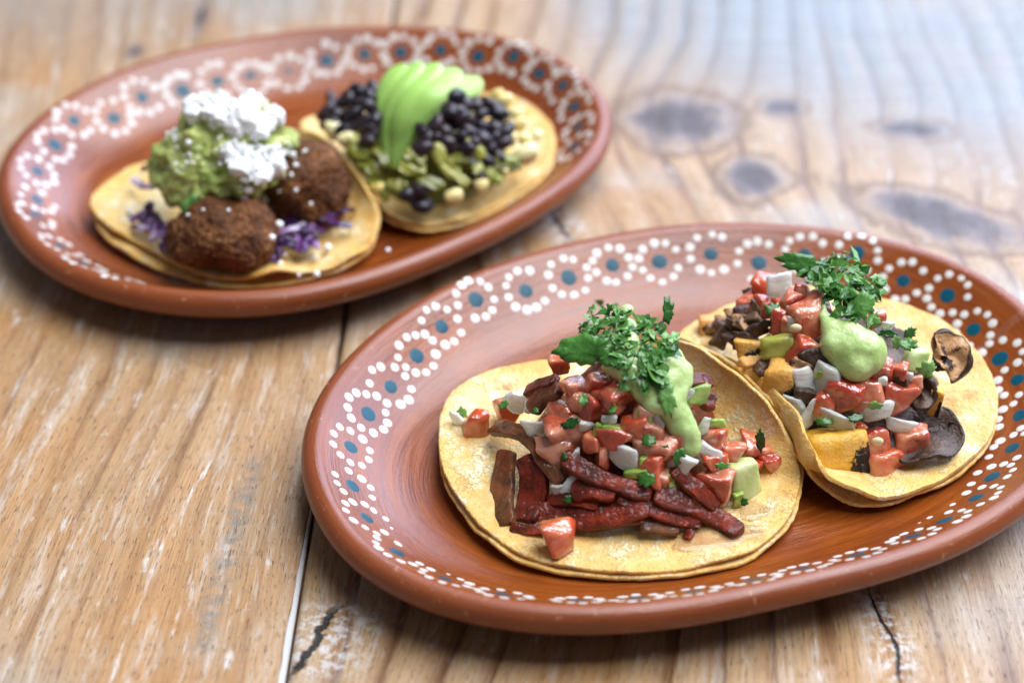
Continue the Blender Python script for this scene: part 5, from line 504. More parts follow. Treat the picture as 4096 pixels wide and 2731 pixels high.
 (-11.41, 7.37, 6.4, 0.07), (-9.05, 6.35, 4.51, 0.08), (-9.81, 5.84, 5.6, 0.11), (-13.69, 5.83, 4.1, 0.08), (-13.09, 5.03, 4.53, 0.12), (-9.22, 5.88, 4.93, 0.07),
 (-13.42, 6.43, 5.31, 0.09), (-10.8, 5.33, 5.66, 0.11), (-11.41, 5.46, 5.79, 0.08), (-9.15, 5.97, 4.67, 0.11), (-11.42, 5.54, 5.84, 0.11), (-12.21, 5.25, 5.15, 0.05),
 (-13.45, 6.34, 5.28, 0.1), (-8.91, 7.15, 4.32, 0.08), (-13.34, 6.48, 5.33, 0.12), (-9.09, 6.08, 4.75, 0.12), (-9.24, 5.96, 5.17, 0.06), (-12.15, 5.21, 4.96, 0.09),
 (-12.9, 5.2, 4.72, 0.12), (-13.43, 6.74, 5.33, 0.12), (-9.1, 6.06, 4.83, 0.12), (-12.58, 5.21, 4.85, 0.05), (-10.78, 5.57, 5.9, 0.09), (-10.88, 6.56, 6.57, 0.1),
 (-9.0, 6.8, 4.24, 0.07), (-9.93, 5.84, 5.58, 0.08), (-11.34, 4.74, 5.01, 0.12), (-13.24, 6.21, 5.25, 0.09), (-9.19, 5.9, 4.69, 0.11), (-8.59, 6.49, 4.26, 0.07),
 (-9.2, 5.92, 5.07, 0.1), (-10.52, 4.99, 5.33, 0.08), (-9.29, 5.56, 4.77, 0.09), (-11.83, 4.82, 4.99, 0.05), (-13.32, 6.3, 5.31, 0.1)]
CRUMBS = [(-13.23, 5.39, 4.48, 0.43), (-12.67, 5.54, 5.47, 0.32), (-10.29, 4.21, 4.1, 0.43), (-10.5, 4.26, 3.76, 0.36), (-10.52, 7.98, 1.45, 0.43), (-9.88, 6.07, 2.47, 0.43),
 (-8.78, 6.65, 4.29, 0.29), (-8.27, 6.86, 4.34, 0.21), (-8.61, 6.06, 4.13, 0.25), (-9.16, 5.82, 3.78, 0.32), (-8.76, 5.75, 3.86, 0.25), (-8.6, 5.35, 3.41, 0.25),
 (-9.26, 5.5, 3.27, 0.18), (-12.6, 3.32, 3.6, 0.2), (-11.6, 3.03, 3.78, 0.2), (-11.01, 3.27, 3.84, 0.2), (-11.99, 3.37, 3.81, 0.17), (-15.62, 6.68, 1.45, 0.39),
 (-7.64, 2.32, 1.45, 0.32), (-4.93, 4.0, 1.45, 0.25), (-7.35, 4.11, 1.45, 0.39), (-7.79, 3.47, 1.45, 0.29), (-9.0, 3.68, 1.45, 0.25), (-9.13, 3.05, 1.45, 0.29),
 (-9.0, 4.27, 1.45, 0.29), (-8.02, 5.23, 2.87, 0.18), (-9.21, 4.12, 2.53, 0.43), (-9.39, 3.03, 2.69, 0.36), (-7.78, 5.73, 1.45, 0.25), (-8.35, 2.32, 1.45, 0.2),
 (-6.83, 5.29, 1.45, 0.14)]
GUACLEAF = [(-12.61, 4.34, 3.6, 0.8, 1.0)]
CABBAGE = [([(-15.02, 6.73, 1.6), (-14.6, 6.57, 1.85), (-14.79, 5.95, 1.6), (-14.15, 5.13, 1.85)], 0.3, 0.3, 'curly purple cabbage shred left of the front croquette'),
 ([(-14.77, 5.84, 1.6), (-14.29, 4.81, 1.85), (-14.1, 5.84, 1.6)], 0.45, 0.15, 'dark purple cabbage curl left of the front croquette'),
 ([(-15.15, 5.44, 1.5), (-14.64, 5.06, 1.75), (-14.2, 5.22, 1.5)], 0.25, 0.6, 'pale lilac cabbage shred at the lower left of the croquette'),
 ([(-15.77, 8.87, 1.7), (-15.22, 7.9, 1.95), (-14.71, 8.06, 1.7)], 0.3, 0.75, 'pale cabbage shred under the left edge of the guacamole'),
 ([(-15.56, 9.58, 1.7), (-15.0, 9.42, 1.95)], 0.3, 0.35, 'purple cabbage bit at the left edge of the guacamole'),
 ([(-13.82, 4.68, 1.5), (-13.39, 3.88, 1.75), (-13.07, 4.03, 1.5)], 0.3, 0.1, 'deep purple cabbage bit at the lower left of the front croquette'),
 ([(-9.64, 4.27, 1.7), (-8.99, 4.55, 1.95), (-8.3, 5.58, 1.7)], 0.25, 0.8, 'straight pale lilac cabbage shred right of the front croquette'),
 ([(-9.47, 5.62, 1.6), (-8.77, 5.46, 1.85), (-8.05, 6.17, 1.6), (-7.17, 6.13, 1.85)], 0.4, 0.05, 'long dark purple cabbage shred under the back croquette'),
 ([(-7.87, 5.65, 1.8), (-7.15, 6.05, 2.05), (-6.7, 7.33, 1.8)], 0.3, 0.05, 'dark purple cabbage shred pointing up to the right'),
 ([(-7.67, 6.06, 1.6), (-6.99, 5.24, 1.85), (-6.39, 5.29, 1.6)], 0.35, 0.08, 'dark purple cabbage shred pointing right'),
 ([(-7.29, 5.98, 1.8), (-6.78, 5.93, 2.05), (-6.45, 6.37, 1.8)], 0.25, 0.1, 'short purple cabbage shred at the right tip of the bunch'),
 ([(-8.66, 4.74, 1.6), (-8.3, 3.52, 1.85), (-8.03, 4.42, 1.6), (-7.65, 3.63, 1.85)], 0.4, 0.55, 'frilled lilac cabbage curl at the right of the front croquette'),
 ([(-9.95, 4.14, 1.5), (-9.15, 4.2, 1.75), (-8.5, 4.14, 1.5), (-7.71, 4.31, 1.75)], 0.35, 0.1, 'purple cabbage shred running under the frilled curl'),
 ([(-10.06, 4.03, 1.5), (-9.6, 3.24, 1.75), (-9.3, 2.98, 1.5)], 0.3, 0.12, 'purple cabbage shred pointing down to the front'),
 ([(-10.39, 3.19, 1.5), (-10.01, 3.14, 1.75), (-9.77, 2.98, 1.5)], 0.35, 0.1, 'dark cabbage bit at the foot of the front croquette'),
 ([(-9.52, 6.66, 1.5), (-8.71, 6.06, 1.75), (-7.92, 5.99, 1.5)], 0.4, 0.08, 'dark cabbage shred tucked between the two croquettes'),
 ([(-13.84, 5.24, 1.63), (-13.81, 4.46, 1.88), (-13.83, 4.38, 1.63)], 0.31, 0.3, 'mauve cabbage shred in the tangle left of the front croquette'),
 ([(-13.02, 4.52, 1.65), (-13.83, 4.33, 1.9), (-14.45, 4.44, 1.65)], 0.3, 0.7, 'pale lilac cabbage shred in the tangle left of the front croquette'),
 ([(-9.87, 4.09, 1.44), (-9.42, 3.66, 1.69), (-9.14, 3.85, 1.44)], 0.3, 0.12, 'dark purple cabbage shred in the tangle right of the front croquette'),
 ([(-15.37, 5.63, 1.45), (-14.71, 5.28, 1.7), (-14.23, 5.48, 1.45)], 0.3, 0.12, 'dark purple cabbage shred in the tangle left of the front croquette'),
 ([(-10.69, 4.33, 1.45), (-10.37, 3.68, 1.7), (-9.95, 3.53, 1.45)], 0.33, 0.3, 'mauve cabbage shred in the tangle right of the front croquette'),
 ([(-13.97, 4.98, 1.7), (-13.56, 4.14, 1.95), (-13.54, 3.89, 1.7)], 0.25, 0.7, 'pale lilac cabbage shred in the tangle left of the front croquette'),
 ([(-14.92, 6.57, 1.59), (-14.4, 5.91, 1.84), (-14.14, 5.56, 1.59)], 0.29, 0.08, 'dark purple cabbage shred in the tangle left of the front croquette'),
 ([(-9.63, 4.11, 1.55), (-8.89, 3.94, 1.8), (-8.35, 3.91, 1.55)], 0.25, 0.03, 'dark purple cabbage shred in the tangle right of the front croquette'),
 ([(-8.45, 5.57, 1.59), (-8.33, 4.84, 1.84), (-8.31, 4.71, 1.59)], 0.3, 0.03, 'dark purple cabbage shred in the tangle right of the front croquette'),
 ([(-9.05, 3.99, 1.69), (-9.19, 3.31, 1.94), (-9.1, 2.83, 1.69)], 0.2, 0.12, 'dark purple cabbage shred in the tangle right of the front croquette'),
 ([(-8.02, 6.64, 1.6), (-7.7, 5.96, 1.85), (-7.51, 5.85, 1.6)], 0.33, 0.03, 'dark purple cabbage shred in the tangle right of the front croquette'),
 ([(-7.69, 6.41, 1.67), (-7.81, 6.1, 1.92), (-8.27, 5.84, 1.67)], 0.24, 0.7, 'pale lilac cabbage shred in the tangle right of the front croquette'),
 ([(-7.62, 7.04, 1.61), (-7.77, 6.43, 1.86), (-8.23, 6.53, 1.61)], 0.22, 0.3, 'mauve cabbage shred in the tangle right of the front croquette'),
 ([(-8.44, 7.13, 1.44), (-8.18, 6.69, 1.69), (-7.98, 6.22, 1.44)], 0.25, 0.3, 'mauve cabbage shred in the tangle right of the front croquette'),
 ([(-9.21, 6.46, 1.63), (-9.11, 6.07, 1.88), (-9.34, 5.7, 1.63)], 0.31, 0.08, 'dark purple cabbage shred in the tangle right of the front croquette'),
 ([(-7.48, 5.43, 1.44), (-7.82, 4.83, 1.69), (-8.38, 4.53, 1.44)], 0.25, 0.03, 'dark purple cabbage shred in the tangle right of the front croquette'),
 ([(-14.1, 5.26, 1.49), (-13.58, 4.5, 1.74), (-13.46, 4.41, 1.49)], 0.24, 0.3, 'mauve cabbage shred in the tangle left of the front croquette'),
 ([(-14.78, 5.78, 1.43), (-14.04, 5.2, 1.68), (-13.55, 5.29, 1.43)], 0.2, 0.7, 'pale lilac cabbage shred in the tangle left of the front croquette'),
 ([(-7.76, 6.28, 1.66), (-7.75, 5.63, 1.91), (-7.68, 5.67, 1.66)], 0.26, 0.08, 'dark purple cabbage shred in the tangle right of the front croquette'),
 ([(-8.38, 5.76, 1.54), (-8.68, 5.1, 1.79), (-8.94, 5.17, 1.54)], 0.21, 0.3, 'mauve cabbage shred in the tangle right of the front croquette'),
 ([(-14.43, 5.13, 1.5), (-13.94, 5.17, 1.75), (-13.6, 5.12, 1.5)], 0.22, 0.08, 'dark purple cabbage shred in the tangle left of the front croquette'),
 ([(-13.73, 4.66, 1.64), (-13.35, 3.9, 1.89), (-13.18, 3.75, 1.64)], 0.21, 0.7, 'pale lilac cabbage shred in the tangle left of the front croquette'),
 ([(-14.89, 5.94, 1.53), (-14.16, 5.48, 1.78), (-13.54, 5.35, 1.53)], 0.2, 0.03, 'dark purple cabbage shred in the tangle left of the front croquette'),
 ([(-14.94, 6.4, 1.67), (-14.94, 5.88, 1.92), (-14.88, 5.56, 1.67)], 0.28, 0.08, 'dark purple cabbage shred in the tangle left of the front croquette'),
 ([(-8.45, 6.24, 1.6), (-8.27, 5.7, 1.85), (-8.14, 5.51, 1.6)], 0.24, 0.12, 'dark purple cabbage shred in the tangle right of the front croquette'),
 ([(-14.69, 6.3, 1.47), (-15.04, 6.0, 1.72), (-15.45, 5.89, 1.47)], 0.33, 0.3, 'mauve cabbage shred in the tangle left of the front croquette'),
 ([(-6.91, 6.96, 1.62), (-7.0, 6.7, 1.87), (-7.41, 6.56, 1.62)], 0.22, 0.12, 'dark purple cabbage shred in the tangle right of the front croquette'),
 ([(-10.0, 4.1, 1.45), (-9.67, 3.66, 1.7), (-9.16, 3.51, 1.45)], 0.29, 0.08, 'dark purple cabbage shred in the tangle right of the front croquette'),
 ([(-9.3, 3.71, 1.53), (-9.78, 3.39, 1.78), (-10.5, 3.16, 1.53)], 0.33, 0.3, 'mauve cabbage shred in the tangle right of the front croquette'),
 ([(-14.38, 5.31, 1.54), (-14.15, 4.99, 1.79), (-13.87, 4.59, 1.54)], 0.26, 0.03, 'dark purple cabbage shred in the tangle left of the front croquette'),
 ([(-8.9, 6.74, 1.46), (-8.17, 6.19, 1.71), (-7.5, 6.26, 1.46)], 0.23, 0.03, 'dark purple cabbage shred in the tangle right of the front croquette'),
 ([(-8.31, 5.08, 1.6), (-8.75, 4.67, 1.85), (-9.06, 4.66, 1.6)], 0.29, 0.3, 'mauve cabbage shred in the tangle right of the front croquette'),
 ([(-13.86, 5.03, 1.46), (-13.7, 4.18, 1.71), (-13.5, 3.94, 1.46)], 0.23, 0.7, 'pale lilac cabbage shred in the tangle left of the front croquette'),
 ([(-7.7, 6.82, 1.45), (-7.92, 6.17, 1.7), (-8.47, 5.94, 1.45)], 0.22, 0.08, 'dark purple cabbage shred in the tangle right of the front croquette'),
 ([(-14.48, 5.17, 1.64), (-13.91, 4.82, 1.89), (-13.76, 5.03, 1.64)], 0.34, 0.3, 'mauve cabbage shred in the tangle left of the front croquette'),
 ([(-13.42, 5.05, 1.52), (-13.61, 4.73, 1.77), (-13.94, 4.52, 1.52)], 0.29, 0.7, 'pale lilac cabbage shred in the tangle left of the front croquette'),
 ([(-7.7, 5.82, 1.42), (-8.0, 5.4, 1.67), (-8.42, 5.12, 1.42)], 0.32, 0.12, 'dark purple cabbage shred in the tangle right of the front croquette'),
 ([(-13.88, 4.65, 1.69), (-13.33, 4.28, 1.94), (-12.84, 4.05, 1.69)], 0.34, 0.03, 'dark purple cabbage shred in the tangle left of the front croquette'),
 ([(-9.8, 6.18, 1.5), (-9.14, 5.91, 1.75), (-8.6, 6.14, 1.5)], 0.32, 0.03, 'dark purple cabbage shred in the tangle right of the front croquette'),
 ([(-8.67, 7.38, 1.52), (-8.19, 6.51, 1.77), (-8.08, 6.38, 1.52)], 0.23, 0.12, 'dark purple cabbage shred in the tangle right of the front croquette'),
 ([(-13.45, 5.39, 1.68), (-13.72, 4.91, 1.93), (-14.09, 5.11, 1.68)], 0.34, 0.3, 'mauve cabbage shred in the tangle left of the front croquette'),
 ([(-8.18, 7.27, 1.62), (-8.52, 6.56, 1.87), (-8.98, 6.4, 1.62)], 0.21, 0.3, 'mauve cabbage shred in the tangle right of the front croquette'),
 ([(-14.67, 6.32, 1.53), (-14.54, 5.55, 1.78), (-14.64, 5.39, 1.53)], 0.32, 0.3, 'mauve cabbage shred in the tangle left of the front croquette'),
 ([(-13.02, 4.65, 1.52), (-13.52, 4.17, 1.77), (-13.96, 3.96, 1.52)], 0.34, 0.12, 'dark purple cabbage shred in the tangle left of the front croquette'),
 ([(-8.92, 6.23, 1.53), (-8.83, 5.78, 1.78), (-8.9, 5.47, 1.53)], 0.22, 0.03, 'dark purple cabbage shred in the tangle right of the front croquette'),
 ([(-8.47, 7.06, 1.47), (-7.81, 6.59, 1.72), (-7.42, 6.53, 1.47)], 0.31, 0.08, 'dark purple cabbage shred in the tangle right of the front croquette')]
BEANS = [(-6.38, 10.44, 4.55, 'L'), (-8.06, 16.45, 1.2, 'L'), (-6.57, 9.87, 4.29, 'L'), (-6.81, 10.97, 4.31, 'L'), (-6.11, 9.31, 4.31, 'L'), (-6.82, 9.36, 3.89, 'L'),
 (-5.83, 10.37, 4.84, 'L'), (-7.28, 10.44, 3.89, 'L'), (-5.78, 8.75, 4.18, 'L'), (-7.76, 11.31, 3.49, 'L'), (-7.22, 9.8, 3.78, 'L'), (-5.82, 9.78, 4.66, 'L'),
 (-6.29, 11.13, 4.66, 'L'), (-6.4, 9.16, 4.07, 'L'), (-5.8, 11.08, 4.91, 'L'), (-7.76, 10.49, 3.45, 'L'), (-5.65, 9.17, 4.49, 'L'), (-1.31, 9.55, 4.44, 'R'),
 (-1.77, 8.73, 4.22, 'R'), (-2.14, 9.04, 4.55, 'R'), (-1.12, 10.22, 4.57, 'R'), (-0.75, 8.92, 3.74, 'R'), (-3.72, 7.82, 3.87, 'R'), (-1.74, 9.15, 4.46, 'R'),
 (-3.52, 8.1, 4.13, 'R'), (-2.44, 8.08, 3.91, 'R'), (-3.15, 8.18, 4.2, 'R'), (-1.92, 9.85, 4.86, 'R'), (-0.99, 8.41, 3.54, 'R'), (-0.73, 10.35, 4.35, 'R'),
 (-2.82, 8.51, 4.38, 'R'), (-2.28, 10.0, 5.02, 'R'), (-3.18, 8.59, 4.51, 'R'), (-0.73, 9.35, 4.0, 'R'), (-1.53, 10.13, 4.75, 'R'), (-2.15, 8.35, 4.07, 'R'),
 (-1.14, 9.18, 4.18, 'R'), (-0.58, 8.45, 3.25, 'R'), (-1.59, 8.43, 3.89, 'R'), (-2.62, 9.03, 4.68, 'R'), (-0.43, 9.34, 3.74, 'R'), (-1.21, 8.66, 3.87, 'R'),
 (-2.75, 8.18, 4.09, 'R'), (-1.91, 8.03, 3.71, 'R'), (-0.56, 10.02, 4.16, 'R'), (-3.55, 8.46, 4.46, 'R'), (-1.04, 8.08, 3.27, 'R'), (-2.22, 9.42, 4.79, 'R'),
 (-0.43, 8.89, 3.47, 'R'), (-2.59, 9.44, 4.88, 'R'), (-5.92, 8.46, 3.85, 'black bean under the left edge of the avocado slices'),
 (-5.8, 8.93, 4.27, 'black bean pressed against the left edge of the avocado slices'), (-4.19, 6.73, 2.44, 'fallen black bean at the front left of its tortilla'),
 (-3.7, 6.79, 2.61, 'bluish black bean on top of the fallen front group'), (-3.94, 6.55, 2.19, 'upright black bean in the fallen front group'),
 (-3.58, 6.45, 2.04, 'split brownish bean at the front of the fallen group'), (-1.29, 7.52, 2.79, 'single black bean by the charred corn kernel'),
 (-3.58, 7.97, 4.0, 'black bean at the lower right edge of the avocado slices')]
RAJAS = [([(-6.28, 7.9, 3.12), (-5.78, 7.64, 3.14), (-5.41, 7.31, 2.92)], 0.65, 0.2), ([(-6.69, 9.12, 3.87), (-6.42, 8.67, 3.71), (-6.54, 8.41, 3.45)], 0.58, 0.6),
 ([(-6.03, 7.22, 2.48), (-5.41, 6.99, 2.48), (-5.04, 6.64, 2.06)], 0.58, 0.3), ([(-4.61, 7.35, 3.25), (-4.06, 7.27, 3.23), (-3.52, 7.23, 3.18)], 0.65, 0.4),
 ([(-4.31, 7.71, 3.74), (-3.88, 7.63, 3.65), (-3.58, 7.45, 3.47)], 0.65, 0.35), ([(-3.22, 7.97, 4.0), (-2.8, 7.49, 3.45), (-2.13, 7.28, 2.94)], 0.72, 0.55),
 ([(-2.86, 7.4, 3.36), (-2.2, 7.23, 2.9), (-1.71, 7.11, 2.55)], 0.51, 0.65), ([(-3.82, 7.01, 2.9), (-3.28, 6.92, 2.81), (-2.74, 6.91, 2.68)], 0.65, 0.15),
 ([(-1.9, 8.22, 3.85), (-1.47, 8.16, 3.6), (-1.29, 7.92, 3.25)], 0.65, 0.5), ([(-1.05, 7.72, 2.88), (-0.75, 7.69, 2.61), (-0.44, 7.68, 2.32)], 0.58, 0.35),
 ([(-0.69, 8.17, 3.1), (-0.2, 8.5, 2.96), (0.29, 8.73, 2.68)], 0.58, 0.3), ([(-1.59, 7.51, 3.01), (-1.17, 7.74, 3.01)], 0.58, 0.4),
 ([(-5.16, 7.01, 2.61), (-4.55, 6.86, 2.57), (-4.18, 6.87, 2.7)], 0.58, 0.2), ([(-5.72, 8.04, 3.6), (-5.22, 7.72, 3.52), (-5.04, 7.42, 3.21)], 0.58, 0.1),
 ([(-2.5, 7.6, 3.45), (-2.08, 7.72, 3.45), (-1.77, 7.66, 3.27)], 0.58, 0.25), ([(-4.61, 7.04, 2.88), (-4.67, 6.72, 2.37)], 0.29, 0.9),
 ([(-0.44, 8.0, 2.7), (0.04, 8.37, 2.61), (0.41, 8.71, 2.55)], 0.51, 0.02), ([(-6.67, 8.48, 3.41), (-6.28, 8.12, 3.34), (-5.78, 7.95, 3.52)], 0.58, 0.3)]
CORN = [(-2.35, 6.71, 2.19, 0.91, 0.6, 'whole yellow white corn kernel at the front of the bean taco'),
 (-1.32, 7.19, 2.39, 0.83, 0.5, 'corn kernel with a black charred side at the front'), (0.6, 9.19, 2.68, 1.2, 0.95, 'largest white corn kernel at the right of the bean taco'),
 (1.05, 10.7, 2.7, 0.65, 0.95, 'white corn kernel at the far right edge of the bean taco'),
 (0.54, 9.76, 3.05, 0.72, 0.7, 'pale yellow corn kernel beside the largest white kernel'), (0.2, 10.81, 3.65, 0.72, 0.9, 'white corn kernel at the right behind the beans'),
 (0.29, 10.26, 3.47, 0.8, 0.6, 'yellowish corn kernel below the white one behind the beans'), (-0.33, 11.12, 4.11, 0.87, 0.5, 'cream corn piece at the upper right of the beans'),
 (-0.2, 9.61, 3.71, 0.8, 0.55, 'cream corn piece touching the right edge of the beans'), (-0.08, 9.22, 3.38, 0.8, 0.55, 'cream corn piece low at the right of the beans'),
 (-0.58, 11.31, 4.29, 0.65, 0.4, 'small cream corn piece behind the top of the bean heap'),
 (-5.47, 6.95, 2.44, 0.72, 0.2, 'yellow corn kernel at the left front by the croquette tortilla'),
 (-0.32, 7.98, 2.57, 0.43, 0.6, 'small corn kernel near the front right rim of the bean taco'), (-6.81, 8.85, 3.6, 0.87, 0.9, 'pale soft kernel at the left of the bean taco'),
 (-7.35, 9.6, 3.58, 1.09, 0.95, 'pale white kernel at the left edge beside the croquette tortilla')]
GRAIN_A = [[(-7.16, -17.9), (-7.07, -13.2), (-6.95, -9.26), (-6.8, -3.92), (-6.58, 1.25)], [(-9.69, -17.18), (-9.62, -14.44), (-9.56, -11.49), (-9.2, -7.65), (-8.85, -1.81)],
 [(-14.37, -16.65), (-13.7, -13.16), (-13.53, -10.62), (-13.11, -7.65), (-12.23, -3.03), (-11.83, -0.45)], [(-16.7, -14.44), (-16.44, -10.26), (-15.69, -5.76), (-14.98, -2.45)],
 [(-18.34, -7.15), (-18.03, -3.92), (-17.46, 0.11)], [(-15.34, 28.3), (-15.0, 22.95)], [(-22.72, 28.3), (-21.56, 19.63)], [(-8.17, 28.3), (-8.23, 26.01)]]
GRAIN_B = [[(-7.16, -17.9), (-7.07, -13.2), (-6.95, -9.26), (-6.8, -3.92), (-6.58, 1.25)], [(-4.16, -17.9), (-3.2, -14.29)], [(-2.16, -17.9), (-1.29, -15.34)],
 [(-0.25, -17.9), (1.19, -15.62)], [(2.57, -17.9), (3.11, -15.62)], [(3.87, -17.9), (4.4, -15.48)], [(5.33, -17.9), (5.66, -15.34)], [(6.84, -17.9), (7.14, -14.9)],
 [(7.94, -17.9), (8.26, -14.74)], [(9.3, -17.9), (9.62, -14.29)], [(12.21, -17.9), (12.38, -16.2), (11.82, -13.55)], [(14.25, -16.05), (14.44, -12.48)],
 [(16.4, -15.04), (16.27, -10.73)], [(1.47, 3.6), (0.07, 6.7)], [(2.42, 7.02), (1.59, 9.32)], [(4.99, 7.99), (4.05, 10.68)], [(8.87, 9.28), (7.78, 12.14)],
 [(4.71, 28.3), (4.01, 22.14)], [(7.0, 19.67), (8.55, 24.11), (8.93, 28.3)], [(9.65, 22.14), (10.45, 28.3)], [(15.97, 28.3), (15.62, 24.11), (15.82, 21.18)],
 [(19.03, 28.3), (18.98, 24.11), (19.56, 20.03)], [(23.3, 17.25), (23.67, 25.57)]]
KNOTS = [(7.54, 16.56, 2.36, 2.15, 0), (12.33, 17.84, 0.84, 0.79, 0), (10.48, 11.82, 1.42, 1.5, 0), (18.01, 15.87, 1.47, 0.77, -8), (18.03, 8.65, 3.3, 1.54, -32),
 (-18.02, 22.99, 0.37, 0.61, 0), (-15.3, 26.24, 0.3, 1.84, 0)]
CRACK = [(11.82, -13.55), (11.93, -14.64), (12.17, -15.44), (12.38, -16.2), (12.28, -17.18), (12.25, -17.9)]
SPLIT = [(-5.7, -14.31), (-6.05, -15.0), (-6.4, -16.22), (-6.61, -16.86), (-7.15, -17.8)]
CRACKB = [(1.59, 9.38), (1.99, 7.99), (2.45, 6.95)]
STAIN = [(-9.22, -7.15), (-9.38, -9.26), (-9.54, -11.28), (-9.79, -13.62), (-9.91, -15.04), (-9.93, -16.22)]
AVOCADO = [[(-4.89, 8.39, 2.6), (-5.5, 9.28, 3.2), (-5.56, 10.0, 4.2), (-5.14, 10.88, 5.1), (-4.55, 11.92, 5.5)],
 [(-4.85, 8.25, 2.65), (-5.2, 8.98, 3.35), (-5.1, 9.66, 4.4), (-4.59, 10.41, 5.3), (-3.92, 11.78, 5.65)],
 [(-4.82, 8.17, 2.7), (-4.82, 8.79, 3.5), (-4.52, 9.2, 4.6), (-3.92, 9.99, 5.4), (-3.17, 11.63, 5.7)],
 [(-4.79, 8.17, 2.7), (-4.51, 8.74, 3.6), (-3.94, 9.08, 4.6), (-3.18, 9.75, 5.4), (-2.24, 11.37, 5.6)],
 [(-4.76, 8.23, 2.7), (-4.29, 8.68, 3.6), (-3.49, 9.13, 4.5), (-2.58, 9.9, 5.1), (-1.28, 10.96, 5.3)]]

# ---------------------------------------------------------------- node helpers
class NT:
    def __init__(s, name):
        s.m = bpy.data.materials.new(name); s.m.use_nodes = True; s.t = s.m.node_tree
        s.b = s.t.nodes['Principled BSDF']
    def n(s, typ, **kw):
        d = s.t.nodes.new(typ)
        for k, v in kw.items(): setattr(d, k, v)
        return d
    def put(s, sock, v):
        if isinstance(v, bpy.types.NodeSocket): s.t.links.new(v, sock)
        elif v is not None:
            if isinstance(v, (tuple, list)) and len(v) == 3 and sock.type == 'RGBA': v = (*v, 1)
            sock.default_value = v
    def math(s, op, a, b=None, c=None, clamp=False):
        d = s.n('ShaderNodeMath', operation=op, use_clamp=clamp)
        for i, v in enumerate((a, b, c)):
            if v is not None: s.put(d.inputs[i], v)
        return d.outputs[0]
    def attr(s, name): return s.n('ShaderNodeAttribute', attribute_name=name).outputs['Fac']
    def xyz(s, x, y, z=0.):
        d = s.n('ShaderNodeCombineXYZ')
        for i, v in enumerate((x, y, z)): s.put(d.inputs[i], v)
        return d.outputs[0]
    def obj(s, k=100.):
        c = s.n('ShaderNodeTexCoord').outputs['Object']; d = s.n('ShaderNodeVectorMath', operation='SCALE')
        s.put(d.inputs[0], c); d.inputs['Scale'].default_value = k; return d.outputs[0]
    def rand(s): return s.n('ShaderNodeObjectInfo').outputs['Random']
    def noise(s, vec, scale, detail=3., rough=.55, dist=0., col=False):
        d = s.n('ShaderNodeTexNoise'); s.put(d.inputs['Vector'], vec)
        for k, v in (('Scale', scale), ('Detail', detail), ('Roughness', rough), ('Distortion', dist)): s.put(d.inputs[k], v)
        return d.outputs['Color' if col else 'Fac']
    def voro(s, vec, scale, feature='F1'):
        d = s.n('ShaderNodeTexVoronoi', feature=feature); s.put(d.inputs['Vector'], vec); s.put(d.inputs['Scale'], scale)
        return d.outputs['Distance']
    def step(s, v, a, b, lo=0., hi=1.):
        d = s.n('ShaderNodeMapRange', interpolation_type='SMOOTHSTEP')
        for i, q in enumerate((v, a, b, lo, hi)): s.put(d.inputs[i], q)
        return d.outputs[0]
    def mix(s, f, a, b, mode='MIX'):
        d = s.n('ShaderNodeMix', data_type='RGBA', blend_type=mode)
        s.put(d.inputs[0], f); s.put(d.inputs[6], a); s.put(d.inputs[7], b); return d.outputs[2]
    def ramp(s, f, stops):
        d = s.n('ShaderNodeValToRGB'); s.put(d.inputs[0], f); e = d.color_ramp.elements
        while len(e) < len(stops): e.new(.5)
        for i, (p, c) in enumerate(stops): e[i].position = p; e[i].color = (*c, 1)
        return d.outputs[0]
    def bump(s, h, dist, strength=1., normal=None):
        d = s.n('ShaderNodeBump'); s.put(d.inputs['Height'], h); d.inputs['Distance'].default_value = dist*S; d.inputs['Strength'].default_value = strength
        if normal is not None: s.put(d.inputs['Normal'], normal)
        return d.outputs[0]
    def out(s, base=None, rough=None, normal=None, sss=0., rad=(.3, .1, .05), scale=.1, coat=0., coat_rough=.1, trans=0., spec=.5, ior=1.45, **kw):
        b = s.b.inputs
        s.put(b['Base Color'], base); s.put(b['Roughness'], rough)
        if normal is not None: s.put(b['Normal'], normal); 
        b['Subsurface Weight'].default_value = sss; b['Subsurface Radius'].default_value = rad; b['Subsurface Scale'].default_value = scale*S
        b['Coat Weight'].default_value = coat; b['Coat Roughness'].default_value = coat_rough
        if 'coat_ior' in kw: b['Coat IOR'].default_value = kw['coat_ior']
        if 'coat_normal' in kw: s.put(b['Coat Normal'], kw['coat_normal'])
        b['Transmission Weight'].default_value = trans; s.put(b['Specular IOR Level'], spec); b['IOR'].default_value = ior
        return s.m

